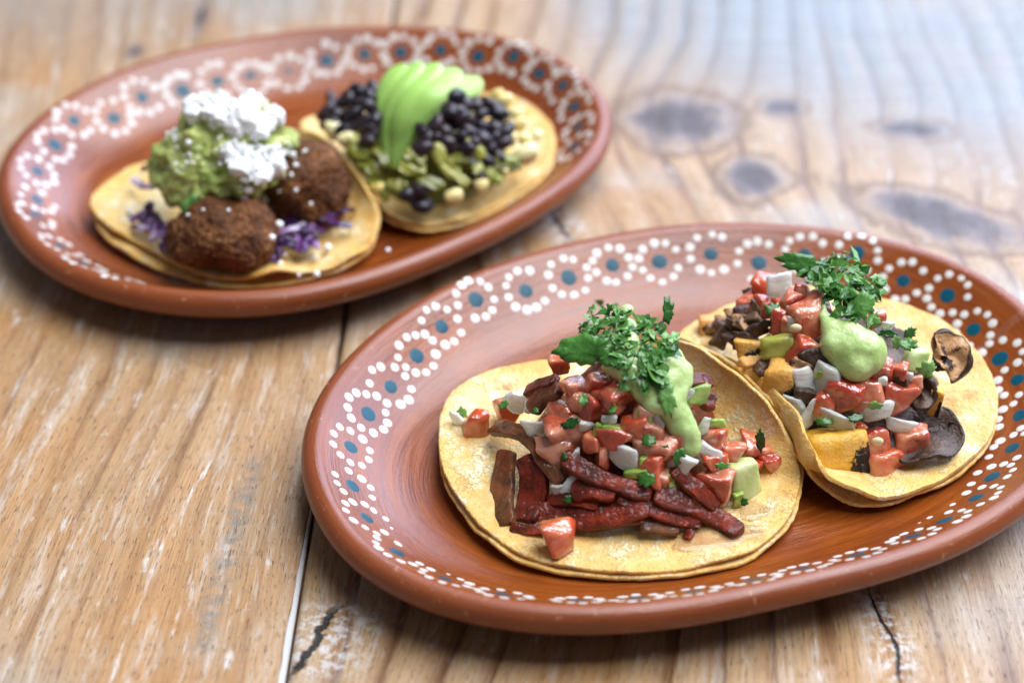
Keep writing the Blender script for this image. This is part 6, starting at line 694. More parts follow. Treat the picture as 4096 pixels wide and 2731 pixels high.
# ---------------------------------------------------------------- materials
def wood(name, period, contrast, wear, tint, grey, cast):
    k = NT(name); u, v = k.attr('grain_across'), k.attr('grain_along')
    kn, dc, ce, st, we = k.attr('knot'), k.attr('crack_distance'), k.attr('crack_span'), k.attr('stain'), k.attr('grey_mix')
    P = k.obj(); A = lambda a, b: k.math('ADD', a, b); X = lambda a, b: k.math('MULTIPLY', a, b)
    wob = k.noise(k.xyz(X(u, .4), X(v, .05)), 1., 2.)
    fine = k.noise(k.xyz(X(u, 3.), X(v, .25)), 1., 4., .6)
    w = A(A(u, X(k.math('SUBTRACT', wob, .5), 1.6)), X(k.math('SUBTRACT', fine, .5), .34))
    ring = k.math('FRACT', k.math('DIVIDE', w, period))
    c = k.ramp(ring, [(0, (.17, .075, .03)), (.03, (.22, .10, .042)), (.11, (.455, .27, .125)), (.5, (.49, .30, .15)), (.8, (.40, .22, .098)), (.95, (.26, .125, .052)), (1, (.17, .075, .03))])
    gate = k.step(k.noise(k.xyz(X(u, .5), X(v, .04), 3.3), 1., 2.), .35, .65)
    c = k.mix(X(A(X(gate, .6), .4), 1-contrast), c, (.46, .265, .125))
    ring2 = k.math('FRACT', k.math('DIVIDE', A(w, X(fine, .12)), .27))
    l2 = X(k.step(wob, .42, .56), X(k.step(ring2, .0, .45, 1, 0), k.step(k.noise(k.xyz(X(u, .33), X(v, .04), 6.1), 1., 2.), .42, .62)))
    c = k.mix(X(l2, .42), c, (.25, .125, .055))
    patch = k.noise(P, .11, 3.)
    c = k.mix(k.step(patch, .42, .60, 0, .85), c, tint)
    c = k.mix(k.step(k.noise(P, .085, 2., .5, .3), .47, .66, 0, .65), c, grey)
    fib = k.noise(k.xyz(X(u, 14.), X(v, .5), 1.7), 1., 4., .65)
    c = k.mix(1., c, k.ramp(fib, [(.2, (.60, .55, .50)), (.5, (1, 1, 1)), (.8, (1.2, 1.18, 1.14))]), 'MULTIPLY')
    # worn, bleached streaks that follow the grain
    b1 = k.noise(k.xyz(X(w, 1.5), X(v, .10), 8.), 1., 3., .6)
    b2 = k.noise(k.xyz(X(u, 5.), X(v, .55), 5.), 1., 5., .7)
    worn = k.step(A(X(b1, .62), X(b2, .52)), .56, .74)
    c = k.mix(X(worn, wear), c, (.66, .57, .46))
    b3 = k.noise(k.xyz(X(w, 2.6), X(v, .22), 18.), 1., 4., .7)
    chip = k.step(A(A(X(b2, .25), X(b3, .60)), X(k.noise(P, 1.1, 4.), .34)), .66, .76)
    c = k.mix(X(chip, .6), c, (.78, .73, .65))
    # pores and scratches
    por = k.step(k.noise(k.xyz(X(u, 22.), X(v, 1.8), 2.), 1., 3., .6), .60, .70)
    c = k.mix(X(por, .62), c, (.11, .058, .03))
    scr = k.step(k.noise(k.xyz(X(u, 1.2), X(v, 17.), 9.), 1., 3., .7), .64, .74)
    c = k.mix(X(scr, k.step(k.noise(P, .2, 2.), .4, .62, 0, .5)), c, (.14, .085, .055))
    blot = k.step(k.noise(k.xyz(X(u, 4.5), X(v, 1.1), 31.), 1., 3., .6), .74, .79)
    c = k.mix(X(blot, .8), c, (.10, .045, .03))
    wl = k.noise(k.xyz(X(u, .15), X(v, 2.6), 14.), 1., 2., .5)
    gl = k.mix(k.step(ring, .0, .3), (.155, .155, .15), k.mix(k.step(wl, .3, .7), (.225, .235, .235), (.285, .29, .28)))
    c = k.mix(X(we, k.step(A(X(patch, .6), X(b1, .4)), .30, .58, .55, 1)), c, gl)  # blend the wood towards cool grey by the per-vertex grey share
    # knots, stain, cracks
    kd = A(kn, X(k.math('SUBTRACT', k.noise(P, .55, 4., .6), .5), .8))
    ks = k.noise(k.xyz(X(u, 1.6), X(v, .5), 12.), 1., 4., .7)
    kc = k.ramp(k.math('ADD', X(ks, .6), X(k.step(kd, .3, 1.0, 1, 0), .34)), [(.25, (.050, .036, .036)), (.45, (.13, .10, .098)), (.62, (.24, .195, .18)), (.75, (.38, .31, .25))])
    c = k.mix(X(k.step(kd, .22, .80, 0, .92), k.step(kn, .05, .3)), c, kc)
    ring_k = X(k.step(kd, .20, .30), k.step(kd, .34, .46, 1, 0)); c = k.mix(X(ring_k, .7), c, (.19, .105, .055)); core = X(k.step(kd, .85, 1.1), .6); c = k.mix(core, c, (.07, .045, .035))
    c = k.mix(X(st, k.step(k.noise(P, 1.5, 5., .75), .36, .62, .05, .85)), c, (.17, .165, .14))
    wig = A(dc, X(k.math('SUBTRACT', k.noise(P, 1.4, 4., .7), .5), .35))
    ck = X(k.step(k.math('ABSOLUTE', wig), .03, .075, 1, 0), ce)
    halo = X(k.step(k.math('ABSOLUTE', wig), .1, 1.1, 1, 0), X(ce, k.step(k.noise(P, 2.6, 4., .7), .45, .6)))
    c = k.mix(X(halo, .7), c, (.76, .72, .66))
    c = k.mix(ck, c, (.018, .014, .012))
    saw = k.noise(k.xyz(X(u, .12), X(v, 3.4), 4.), 1., 2., .5)
    h = A(X(fib, .6), X(saw, .55))
    h = k.math('SUBTRACT', h, X(por, .8)); h = k.math('SUBTRACT', h, X(ck, 4.))
    h = A(h, X(ring, .35))
    c = k.mix(1., c, cast, 'MULTIPLY')
    rough = k.step(worn, 0, 1, .38, .5)
    return k.out(c, rough, k.bump(h, .035), spec=.5)

def clay():
    k = NT('glazed_clay'); u, v = k.attr('around'), k.attr('inset'); P = k.obj()
    st = k.noise(k.xyz(k.math('MULTIPLY', u, .22), k.math('MULTIPLY', v, 3.2)), 1., 4., .6)
    c = k.ramp(st, [(.25, (.155, .034, .005)), (.5, (.235, .053, .006)), (.75, (.32, .080, .009))])
    c = k.mix(k.step(k.noise(P, .30, 4., .6), .45, .65, 0, .7), c, (.18, .040, .012))
    c = k.mix(k.step(k.noise(P, 5., 3., .6), .68, .74, 0, .5), c, (.11, .035, .018))
    lipm = k.step(v, .55, .95, 1, 0)
    c = k.mix(k.math('MULTIPLY', lipm, .65), c, (.225, .055, .018))
    c = k.mix(k.math('MULTIPLY', lipm, k.step(k.noise(P, 3.2, 4., .7), .62, .70, 0, .8)), c, (.50, .23, .13))
    br = k.noise(k.xyz(k.math('MULTIPLY', u, .5), k.math('MULTIPLY', v, 9.)), 1., 4., .65)
    h = k.math('ADD', br, k.math('MULTIPLY', k.noise(P, 6., 3.), .4))
    rg = k.math('ADD', k.step(st, .3, .7, .16, .32), k.math('MULTIPLY', lipm, .10))
    return k.out(c, rg, k.bump(h, .020), spec=.62)

def plain(name, col, rough=.4, **kw):
    k = NT(name); n1 = k.noise(k.obj(), 6., 3.)
    c = k.mix(k.step(n1, .3, .7, 0, .3), col, tuple(x*.8 for x in col))
    return k.out(c, rough, k.bump(n1, .01), **kw)

def tortilla_mat():
    k = NT('corn_tortilla'); P = k.obj(); r = k.attr('radius'); rd = k.rand()
    P2 = k.n('ShaderNodeVectorMath', operation='ADD'); k.put(P2.inputs[0], P); k.put(P2.inputs[1], k.xyz(k.math('MULTIPLY', rd, 37.), 0., 0.)); P = P2.outputs[0]
    big = k.noise(P, .42, 4., .6); mid = k.noise(P, 1.6, 5., .68); fin = k.noise(P, 6.5, 4., .65)
    f = k.math('ADD', k.math('MULTIPLY', big, .5), k.math('MULTIPLY', mid, .5))
    c = k.ramp(f, [(.36, (.62, .32, .07)), (.46, (.73, .46, .145)), (.55, (.79, .56, .22)), (.66, (.83, .65, .32))])
    flake = k.step(k.math('ADD', k.math('MULTIPLY', mid, .5), k.math('MULTIPLY', fin, .5)), .50, .545)
    fl = k.math('MULTIPLY', flake, k.step(big, .44, .56, .12, 1))
    c = k.mix(k.math('MULTIPLY', fl, .85), c, (.90, .77, .50))
    c = k.mix(k.step(k.noise(P, .9, 4., .6, .4), .55, .72, 0, .65), c, (.62, .32, .07))
    edge = k.step(r, .84, .985)
    c = k.mix(k.math('MULTIPLY', edge, k.step(k.noise(P, .45, 2.), .38, .6, .05, .65)), c, (.74, .44, .10))
    toast = k.step(k.math('ADD', k.math('MULTIPLY', k.noise(P, .7, 2.), .6), k.math('MULTIPLY', fin, .4)), .57, .66)
    c = k.mix(k.math('MULTIPLY', toast, .6), c, (.40, .17, .04))
    sp = k.step(k.noise(P, 9., 2., .5), .73, .755)
    c = k.mix(k.math('MULTIPLY', sp, .8), c, (.16, .07, .025))
    pit = k.step(k.voro(P, 4.5), .08, .30)
    h = k.math('ADD', k.math('MULTIPLY', fl, .45), k.math('ADD', k.math('MULTIPLY', mid, .6), k.math('MULTIPLY', fin, .6))); h = k.math('ADD', h, k.math('MULTIPLY', pit, .25))
    return k.out(c, k.step(fl, 0, 1, .40, .62), k.bump(h, .065), sss=.2, rad=(.5, .25, .08), scale=.2, spec=.4)

def tomato_mat(name, pale):
    k = NT(name); P = k.obj(); sk = k.attr('skin'); rd = k.rand()
    P2 = k.n('ShaderNodeVectorMath', operation='ADD'); k.put(P2.inputs[0], P); k.put(P2.inputs[1], k.xyz(k.math('MULTIPLY', rd, 50.), 0., 0.)); P = P2.outputs[0]
    n1 = k.noise(P, 1.3, 3., .5); n2 = k.noise(P, 5., 3.); n3 = k.noise(P, .9, 2., .5, .6)
    flesh = k.mix(k.step(n1, .36, .64), tuple(pale[0]), tuple(pale[1]))
    jelly = k.step(n3, .52, .60)
    flesh = k.mix(k.math('MULTIPLY', jelly, .8), flesh, tuple(pale[2]))
    rimj = k.math('MULTIPLY', k.step(n3, .46, .51), k.step(n3, .52, .56, 1, 0))
    flesh = k.mix(k.math('MULTIPLY', rimj, .18), flesh, (.80, .42, .28))
    skin = k.mix(k.step(n1, .3, .7), pale[2], tuple(x*.7 for x in pale[2]))
    c = k.mix(sk, flesh, skin)
    c = k.mix(k.step(n2, .63, .70, 0, .3), c, (.84, .54, .36))
    wet = k.bump(k.noise(P, 3.2, 2., .5), .16)
    return k.out(c, .30, k.bump(k.math('ADD', n1, k.math('MULTIPLY', n2, .3)), .05), sss=.5, rad=(1., .32, .18), scale=.32, spec=.4, trans=.16, ior=1.4, coat=1., coat_rough=.03, coat_normal=wet, coat_ior=1.75)

def onion_mat():
    k = NT('white_onion'); P = k.obj(); n1 = k.noise(P, 1.2, 3.); rd = k.rand()
    st = k.noise(k.n('ShaderNodeMapping').outputs[0], 1.)
    mp = [n for n in k.t.nodes if n.type == 'MAPPING'][0]; k.put(mp.inputs['Vector'], P); mp.inputs['Scale'].default_value = (.8, 9., 9.)
    c = k.mix(k.step(n1, .35, .65), (.93, .93, .88), (.84, .87, .74)); c = k.mix(k.step(rd, .5, .9, 0, .55), c, (.74, .74, .64))
    c = k.mix(k.step(st, .5, .7, 0, .25), c, (.70, .74, .58))
    return k.out(c, .16, k.bump(k.math('ADD', n1, k.math('MULTIPLY', st, .5)), .06), sss=.35, rad=(.8, .8, .6), scale=.35, trans=.36, spec=.5, ior=1.36)

def green_mat(name, c1, c2, rough=.25, sc=1.4, **kw):
    k = NT(name); P = k.obj(); n1 = k.noise(P, sc, 4., .6); n2 = k.noise(P, sc*6, 3.)
    c = k.mix(k.step(n1, .35, .65), c1, c2)
    return k.out(c, rough, k.bump(k.math('ADD', n1, k.math('MULTIPLY', n2, .3)), .04), **kw)

def leaf_mat():
    k = NT('cilantro_leaf'); P = k.obj(); rd = k.rand(); n1 = k.noise(P, 3., 3.)
    c = k.ramp(rd, [(0, (.010, .052, .008)), (.35, (.030, .125, .018)), (.7, (.075, .22, .036)), (1, (.20, .37, .10))])
    c = k.mix(k.step(n1, .45, .7, 0, .5), c, (.020, .085, .008))
    return k.out(c, .28, k.bump(n1, .06), sss=.2, rad=(.2, .5, .1), scale=.1, spec=.5)

def meat_mat():
    k = NT('chilli_meat'); P = k.obj(); t = k.attr('red'); n1 = k.noise(P, 1.3, 5., .65); n2 = k.noise(P, 6., 4., .65)
    fib = k.noise(k.xyz(k.math('MULTIPLY', k.attr('across'), 7.), k.math('MULTIPLY', k.attr('along'), .9), k.rand()), 1., 4., .65)
    m = k.math('ADD', k.math('MULTIPLY', n1, .68), k.math('MULTIPLY', fib, .32))
    brown = k.ramp(m, [(.34, (.050, .016, .006)), (.5, (.135, .048, .016)), (.66, (.25, .105, .038))])
    red = k.ramp(m, [(.34, (.026, .004, .002)), (.48, (.105, .014, .005)), (.58, (.22, .024, .008)), (.70, (.46, .075, .016))])
    f = k.step(k.math('ADD', t, k.math('MULTIPLY', k.math('SUBTRACT', n1, .5), 1.2)), .3, .7)
    c = k.mix(f, brown, red); c = k.mix(k.step(n2, .62, .75, 0, .5), c, (.30, .10, .03))
    return k.out(c, k.step(n2, .3, .7, .30, .5), k.bump(k.math('ADD', k.math('MULTIPLY', fib, .45), k.math('MULTIPLY', n2, .6)), .09), spec=.2, coat=.32, coat_rough=.07, coat_normal=k.bump(k.noise(P, 2.2, 2.), .25))

def crema_mat():
    k = NT('avocado_crema'); P = k.obj(); n1 = k.noise(P, 1.1, 3.); n2 = k.noise(P, 9., 3.)
    c = k.mix(k.step(n1, .3, .7), (.40, .55, .17), (.50, .63, .25)); c = k.mix(k.step(n2, .62, .72, 0, .4), c, (.25, .40, .08)); c = k.mix(k.step(k.noise(P, 15., 2.), .70, .74, 0, .7), c, (.10, .20, .03))
    return k.out(c, .27, k.bump(k.math('ADD', n1, k.math('MULTIPLY', n2, .25)), .05), sss=.35, rad=(.5, .6, .2), scale=.22, spec=.5, coat=.5, coat_rough=.12, coat_normal=k.bump(k.noise(P, 2.4, 3.), .22))

def guac_mat():
    k = NT('chunky_guacamole'); P = k.obj(); n1 = k.noise(P, 1.1, 4., .6); n2 = k.noise(P, 3.5, 4., .6)
    c = k.ramp(k.math('ADD', k.math('MULTIPLY', n1, .6), k.math('MULTIPLY', n2, .4)), [(.34, (.17, .25, .045)), (.45, (.36, .43, .10)), (.55, (.52, .57, .18)), (.68, (.68, .66, .27))])
    return k.out(c, .28, k.bump(n2, .12), sss=.35, rad=(.4, .5, .12), scale=.25, spec=.5)

def croquette_mat():
    k = NT('fried_crust'); P = k.obj(); n1 = k.noise(P, .9, 4.); n2 = k.noise(P, 5., 5., .7); vo = k.voro(P, 6.)
    c = k.ramp(k.math('ADD', k.math('MULTIPLY', n1, .5), k.math('MULTIPLY', n2, .5)), [(.36, (.030, .010, .004)), (.46, (.105, .036, .011)), (.56, (.20, .072, .021)), (.68, (.40, .19, .065))])
    return k.out(c, .5, k.bump(k.math('ADD', n2, k.math('MULTIPLY', vo, -.5)), .13), spec=.3)

def bean_mat():
    k = NT('black_bean'); P = k.obj(); rd = k.rand(); n1 = k.noise(P, 2., 3.)
    c = k.mix(rd, (.010, .009, .016), (.032, .017, .022)); c = k.mix(k.step(n1, .5, .75, 0, .35), c, (.05, .03, .035))
    return k.out(c, .30, k.bump(n1, .03), spec=.5)

def corn_mat():
    k = NT('corn_kernel'); P = k.obj(); t = k.attr('tone'); ch = k.attr('char'); n1 = k.noise(P, 1.6, 3.)
    c = k.mix(t, (.74, .50, .08), (.82, .75, .44)); c = k.mix(k.step(n1, .4, .7, 0, .35), c, (.80, .68, .28)); c = k.mix(ch, c, (.02, .012, .008))
    return k.out(c, .25, k.bump(n1, .03), sss=.4, rad=(.6, .5, .2), scale=.25)

def squash_mat():
    k = NT('roasted_squash'); P = k.obj(); t = k.attr('tone'); ch = k.attr('char'); n1 = k.noise(P, 1.2, 4.); n2 = k.noise(P, 5., 4., .7)
    c = k.mix(t, (.70, .34, .11), (.74, .40, .035)); c = k.mix(k.step(n1, .4, .7, 0, .6), c, (.80, .52, .20))
    c = k.mix(k.step(n2, .64, .70, 0, .75), c, (.05, .025, .015)); c = k.mix(k.step(k.math('ADD', ch, k.math('MULTIPLY', n2, .9)), .82, .95), c, (.020, .012, .009))
    return k.out(c, .3, k.bump(k.math('ADD', n1, n2), .06), sss=.35, rad=(.8, .4, .1), scale=.25)

def mushroom_mat():
    k = NT('roasted_mushroom'); P = k.obj(); r = k.attr('radius'); pale = k.attr('pale'); n1 = k.noise(P, 1.0, 4., .6); n2 = k.noise(P, 4., 4., .65)
    c = k.ramp(n1, [(.3, (.022, .011, .007)), (.5, (.060, .034, .024)), (.70, (.17, .105, .07))])
    c2 = k.ramp(n1, [(.3, (.40, .20, .085)), (.6, (.58, .33, .16))]); c2 = k.mix(k.step(k.math('ADD', k.noise(P, 1.5, 5., .75), k.step(r, .25, .8, .10, -.06)), .56, .62), c2, (.016, .010, .009))
    c = k.mix(pale, c, c2); c = k.mix(k.step(r, .86, .95), c, (.05, .028, .018))
    return k.out(c, k.step(n2, .35, .65, .22, .42), k.bump(k.math('ADD', n1, n2), .07), spec=.32)

def raja_mat():
    k = NT('green_chilli_strip'); P = k.obj(); t = k.attr('red'); n1 = k.noise(P, 1.6, 4.)
    c = k.ramp(t, [(0, (.085, .095, .012)), (.3, (.23, .235, .03)), (.6, (.42, .41, .09)), (1, (.66, .65, .34))])
    c = k.mix(k.step(n1, .4, .7, 0, .55), c, (.15, .155, .022))
    return k.out(c, .25, k.bump(n1, .05), sss=.3, rad=(.5, .5, .1), scale=.25, coat=.15, coat_rough=.15)

def cabbage_mat():
    k = NT('red_cabbage'); P = k.obj(); t = k.attr('red'); n1 = k.noise(P, 2.5, 3.)
    c = k.ramp(t, [(0, (.030, .006, .050)), (.35, (.095, .020, .120)), (.7, (.34, .20, .38)), (1, (.62, .55, .66))])
    c = k.mix(k.step(n1, .55, .75, 0, .6), c, (.50, .40, .56))
    return k.out(c, .3, k.bump(n1, .04), sss=.2, rad=(.5, .2, .5), scale=.15)

def avo_mat():
    k = NT('ripe_avocado'); P = k.obj(); e = k.attr('rim'); n1 = k.noise(P, .7, 3.)
    c = k.mix(e, (.37, .60, .13), (.70, .82, .44)); c = k.mix(k.step(n1, .4, .7, 0, .5), c, (.30, .54, .12))
    return k.out(c, .34, k.bump(n1, .03), sss=.35, rad=(.5, .7, .2), scale=.3)

def juice_mat():
    k = NT('clear_juice'); return k.out((1, .93, .82), .04, None, trans=.95, ior=1.33)

M = dict(wood_a=wood('pine_worn', 1.3, .22, .62, (.47, .235, .085), (.42, .36, .28), (.90, .93, .97)), wood_b=wood('pine_dark_ringed', 1.75, 1., .38, (.45, .23, .085), (.41, .36, .31), (.88, .94, 1.02)),
    clay=clay(), white=plain('white_slip', (.66, .63, .58), .4), blue=plain('teal_glaze', (.003, .070, .108), .3, spec=.24),
    tortilla=tortilla_mat(), pink=tomato_mat('tomato_pale', ((.82, .39, .24), (.68, .19, .085), (.56, .075, .022))), red=tomato_mat('tomato_red', ((.74, .27, .13), (.64, .14, .05), (.54, .045, .012))),
    orange=tomato_mat('tomato_orange', ((.76, .25, .10), (.68, .13, .045), (.68, .085, .014))), onion=onion_mat(),
    cuke=green_mat('pale_cucumber', (.62, .68, .34), (.50, .60, .22), sss=.5, rad=(.6, .7, .3), scale=.35), pepper=green_mat('green_pepper', (.20, .33, .04), (.42, .50, .12), sss=.3, rad=(.4, .5, .1), scale=.2),
    skin=green_mat('pepper_skin', (.10, .20, .02), (.36, .45, .12)), olive=green_mat('olive_pepper', (.36, .36, .05), (.46, .47, .12), sss=.3, rad=(.5, .5, .1), scale=.2),
    leaf=leaf_mat(), meat=meat_mat(), crema=crema_mat(), guac=guac_mat(), crust=croquette_mat(), cheese=plain('crumbled_cheese', (.88, .88, .85), .6, sss=.5, rad=(.6, .6, .5), scale=.2),
    bean=bean_mat(), corn=corn_mat(), squash=squash_mat(), mush=mushroom_mat(), raja=raja_mat(), cabbage=cabbage_mat(), avo=avo_mat(), juice=juice_mat(),
    char=plain('char', (.02, .013, .010), .45), seed=plain('tomato_seed', (.78, .62, .36), .3), filler=plain('white_filler', (.54, .53, .51), .7))

# ---------------------------------------------------------------- mesh helpers
def mesh(name, verts, faces, mat, smooth=True, attrs=None, scale=S):
    me = bpy.data.meshes.new(name)
    v = np.asarray(verts, float)*scale
    me.from_pydata(v.tolist(), [], faces); me.update()
    if smooth: me.shade_smooth()
    for k, a in (attrs or {}).items():
        me.attributes.new(k, 'FLOAT', 'POINT').data.foreach_set('value', np.asarray(a, np.float32))
    if mat: me.materials.append(M[mat])
    return me
def link(name, me, parent=None, loc=None, rot=None):
    o = bpy.data.objects.new(name, me); COL.objects.link(o)
    if parent: o.parent = parent
    if loc is not None: o.location = Vector(loc)*S
    if rot is not None:
        if isinstance(rot, Matrix): o.rotation_euler = rot.to_euler()
        else: o.rotation_euler = rot
    return o
def tag(o, label=None, cat=None, group=None, kind=None):
    for k, v in (('label', label), ('category', cat), ('group', group), ('kind', kind)):
        if v: o[k] = v
    return o
def empty(name, label, cat, loc, rz=0, group=None):
    o = bpy.data.objects.new(name, None); COL.objects.link(o); o.location = Vector(loc)*S; o.rotation_euler = (0, 0, rz); o.empty_display_size = .02
    return tag(o, label, cat, group)
def nz(p, f, a, seed=0.):
    return np.array([noise.noise_vector(Vector((float(q[0])*f+seed, float(q[1])*f+seed*1.7, float(q[2])*f-seed)))[:] for q in p])*a
def crom(P, per, closed=False):
    P = np.asarray(P, float); n = len(P); out = []
    rngk = range(n if closed else n-1)
    for i in rngk:
        g = lambda j: P[j % n] if closed else P[min(max(j, 0), n-1)]
        a, b, c, d = g(i-1), g(i), g(i+1), g(i+2)
        for t in np.arange(per)/per:
            out.append(.5*((2*b)+(-a+c)*t+(2*a-5*b+4*c-d)*t*t+(-a+3*b-3*c+d)*t**3))
    if not closed: out.append(P[-1])
    return np.array(out)
def lathe_faces(rings, n, cap0=None, cap1=None):
    F = []
    for i in range(rings-1):
        for j in range(n):
            F.append((i*n+j, i*n+(j+1) % n, (i+1)*n+(j+1) % n, (i+1)*n+j))
    return F
_CN = None
def cube_grid(n):
    bm = bmesh.new(); bmesh.ops.create_cube(bm, size=2); bmesh.ops.subdivide_edges(bm, edges=bm.edges[:], cuts=n-1, use_grid_fill=True)
    v = np.array([q.co[:] for q in bm.verts]); f = [[x.index for x in q.verts] for q in bm.faces]; bm.free(); return v, f
CG = cube_grid(6)
def dice(w, d, h, mat, seed, bev=.22, rough=.07, taper=.18, extra=None, cuts=0, bend=0.):
    v, f = CG; v = v.copy(); r = np.random.default_rng(seed)
    inner = np.clip(v, -(1-bev), 1-bev); dv = v-inner; L = np.linalg.norm(dv, axis=1)[:, None]; v0 = v.copy()
    v = inner+np.where(L > 1e-6, dv/np.maximum(L, 1e-6)*bev, 0)
    v = v*np.array([w, d, h])*.5
    t = r.uniform(-taper, taper, 4)
    v[:, 0] *= 1+t[0]*v[:, 2]/(h*.5); v[:, 2] *= 1+t[1]*v[:, 0]/(w*.5); v[:, 0] += t[2]*v[:, 2]; v[:, 1] *= 1+t[3]*v[:, 0]/(w*.5)
    v = v+nz(v, 1.6, rough*min(w, d, h)*2.2, seed*.37)+nz(v, 5., .035, seed*.11)
    for _ in range(cuts):
        nn = r.choice((-1, 1), 3)*r.uniform(.35, 1, 3); nn /= np.linalg.norm(nn); pr = v@nn; lim = pr.max()*r.uniform(.62, .85)
        v = v-np.where(pr > lim, pr-lim, 0)[:, None]*nn*.92
    if bend: v[:, 1] += bend*(v[:, 0]/(w*.5))**2*w*.25; v[:, 2] += bend*.3*(v[:, 0]/(w*.5))**2*h*.2
    ax = r.integers(0, 6); a = ax//2; sgn = 1 if ax % 2 else -1
    skin = (v0[:, a]*sgn > .8).astype(float)
    at = {'skin': skin}
    if extra: at.update({k: fn(v0) for k, fn in extra.items()})
    return mesh('dice', v, f, mat, attrs=at)
def sweep(path, w, t, normal_fn, mat, seed, per=5, n=14, taper=.55, rough=.06, pw=.55, attrs=None, wave=0., wob=.12):
    P = crom(path, per); m = len(P); V = []; sweep.q = []; sweep.s = []; sweep.b = []
    for i, p in enumerate(P):
        T = P[min(i+1, m-1)]-P[max(i-1, 0)]; T = T/np.linalg.norm(T)
        N = np.array(normal_fn(p), float); N -= T*(N@T); N /= np.linalg.norm(N)+1e-9; B = np.cross(N, T)
        s = i/(m-1); e = 1-taper*(1-min(1, (min(s, 1-s)*6)**.5)) if 0 < s < 1 else (1-taper)*.8
        e *= 1+wob*math.sin(s*9+seed)
        for j in range(n):
            a = 2*math.pi*j/n; c, q = math.cos(a), math.sin(a)
            sweep.q.append(q); sweep.s.append(i*.5/per*2); sweep.b.append(c*w*.5+q*t*.5); V.append(p+B*(math.copysign(abs(c)**pw, c)*w*.5*e)+N*(math.copysign(abs(q)**pw, q)*t*.5*(.5+.5*e)+wave*math.sin(c*4+s*7+seed)))
    V = np.array(V); c = V.mean(0); V -= c
    V += nz(V, 1.1, rough*1.8, seed*.3)+nz(V, 3.7, rough*.8, seed*.7)
    F = lathe_faces(m, n); F.append(tuple(range(n))[::-1]); F.append(tuple((m-1)*n+j for j in range(n)))
    A = {k: [val]*len(V) if np.isscalar(val) else val(V) for k, val in (attrs or {}).items()}
    return mesh('strip', V, F, mat, attrs=A), c
def ico(sub=2):
    bm = bmesh.new(); bmesh.ops.create_icosphere(bm, subdivisions=sub, radius=1); bm.verts.ensure_lookup_table()
    v = np.array([q.co[:] for q in bm.verts]); f = [[x.index for x in q.verts] for q in bm.faces]; bm.free(); return v, f
I1, I2, I3 = ico(1), ico(2), ico(3)
def blob(name, balls, voxel, mat, smooth=6, disp=(), squash=1.):
    V, F = [], []
    for c, r in balls:
        o = len(V)*0+sum(len(q) for q in V); v, f = I3
        rr = np.array([r, r, r*squash]) if np.isscalar(r) else np.array(r)
        V.append(v*rr+np.array(c)); F += [[i+o for i in q] for q in f]
    V = np.concatenate(V); c0 = V.mean(0); c0[2] = V[:, 2].min()
    me = mesh(name, V-c0, F, None); o = bpy.data.objects.new('tmp', me); COL.objects.link(o)
    md = o.modifiers.new('r', 'REMESH'); md.mode = 'VOXEL'; md.voxel_size = voxel*S
    if smooth: ms = o.modifiers.new('s', 'SMOOTH'); ms.iterations = smooth; ms.factor = .5
    dg = bpy.context.evaluated_depsgraph_get(); m2 = bpy.data.meshes.new_from_object(o.evaluated_get(dg))
    bpy.data.objects.remove(o)
    n = len(m2.vertices); co = np.empty(n*3, np.float32); m2.vertices.foreach_get('co', co); co = co.reshape(-1, 3)/S
    no = np.array([q.vector[:] for q in m2.vertex_normals])
    for f_, a_, sd in disp:
        d = np.array([noise.noise(Vector((float(q[0])*f_+sd, float(q[1])*f_, float(q[2])*f_))) for q in co])
        co = co+no*(d*a_)[:, None]
    m2.vertices.foreach_set('co', (co*S).astype(np.float32).ravel()); m2.update(); m2.shade_smooth(); m2.materials.clear(); m2.materials.append(M[mat]); m2.name = name
    return m2, c0

CAMP = np.array([0, -62.1057, 46.8])
def facing(p, yaw, pitch, roll):
    """an attitude whose local -Y looks roughly across the table towards the diner, then turned freely"""
    return Euler((math.radians(pitch), math.radians(roll), math.radians(yaw)), 'XYZ').to_matrix()
def heap_normal(h, p, up=.6):
    H = HEAPS[h]; d = np.array([(p[0]-H['c'][0])/H['r'][0]**1.5, (p[1]-H['c'][1])/H['r'][1]**1.5, 0])
    n = d*1.6+np.array([0, 0, up]); return n/np.linalg.norm(n)

# ---------------------------------------------------------------- the table: worn planks
def tps(pts, val, Q, lam=25.):
    pts = np.array(pts, float); n = len(pts)
    K = lambda A, B: (lambda r2: .5*r2*np.log(r2+1e-9))(((A[:, None]-B[None])**2).sum(-1))
    A = np.zeros((n+3, n+3)); A[:n, :n] = K(pts, pts)+np.eye(n)*lam; Pm = np.c_[np.ones(n), pts]; A[:n, n:] = Pm; A[n:, :n] = Pm.T
    w = np.linalg.solve(A, np.r_[val, 0, 0, 0]); out = np.empty(len(Q))
    for i in range(0, len(Q), 8000):
        q = Q[i:i+8000]; out[i:i+8000] = K(q, pts)@w[:n]+np.c_[np.ones(len(q)), q]@w[n:]
    return out
def signed_line(L, Q):
    L = np.array(L, float); best = np.full(len(Q), 1e9); sgn = np.zeros(len(Q)); 
    for a, b in zip(L[:-1], L[1:]):
        d = b-a; t = np.clip(((Q-a)@d)/(d@d), 0, 1); r = Q-(a+t[:, None]*d); dd = np.hypot(r[:, 0], r[:, 1]); cr = d[0]*r[:, 1]-d[1]*r[:, 0]
        k = dd < best; best = np.where(k, dd, best); sgn = np.where(k, np.sign(cr), sgn)
    return best*sgn
SEAM = np.array(GRAIN_B[0]); k_, b_ = np.polyfit(SEAM[:, 1], SEAM[:, 0], 1)
def seam_x(y): return k_*y+b_
table = empty('plank_table', 'worn pine plank table with whitish scuffs and dark knots under both plates', 'table', (0, 0, -4))
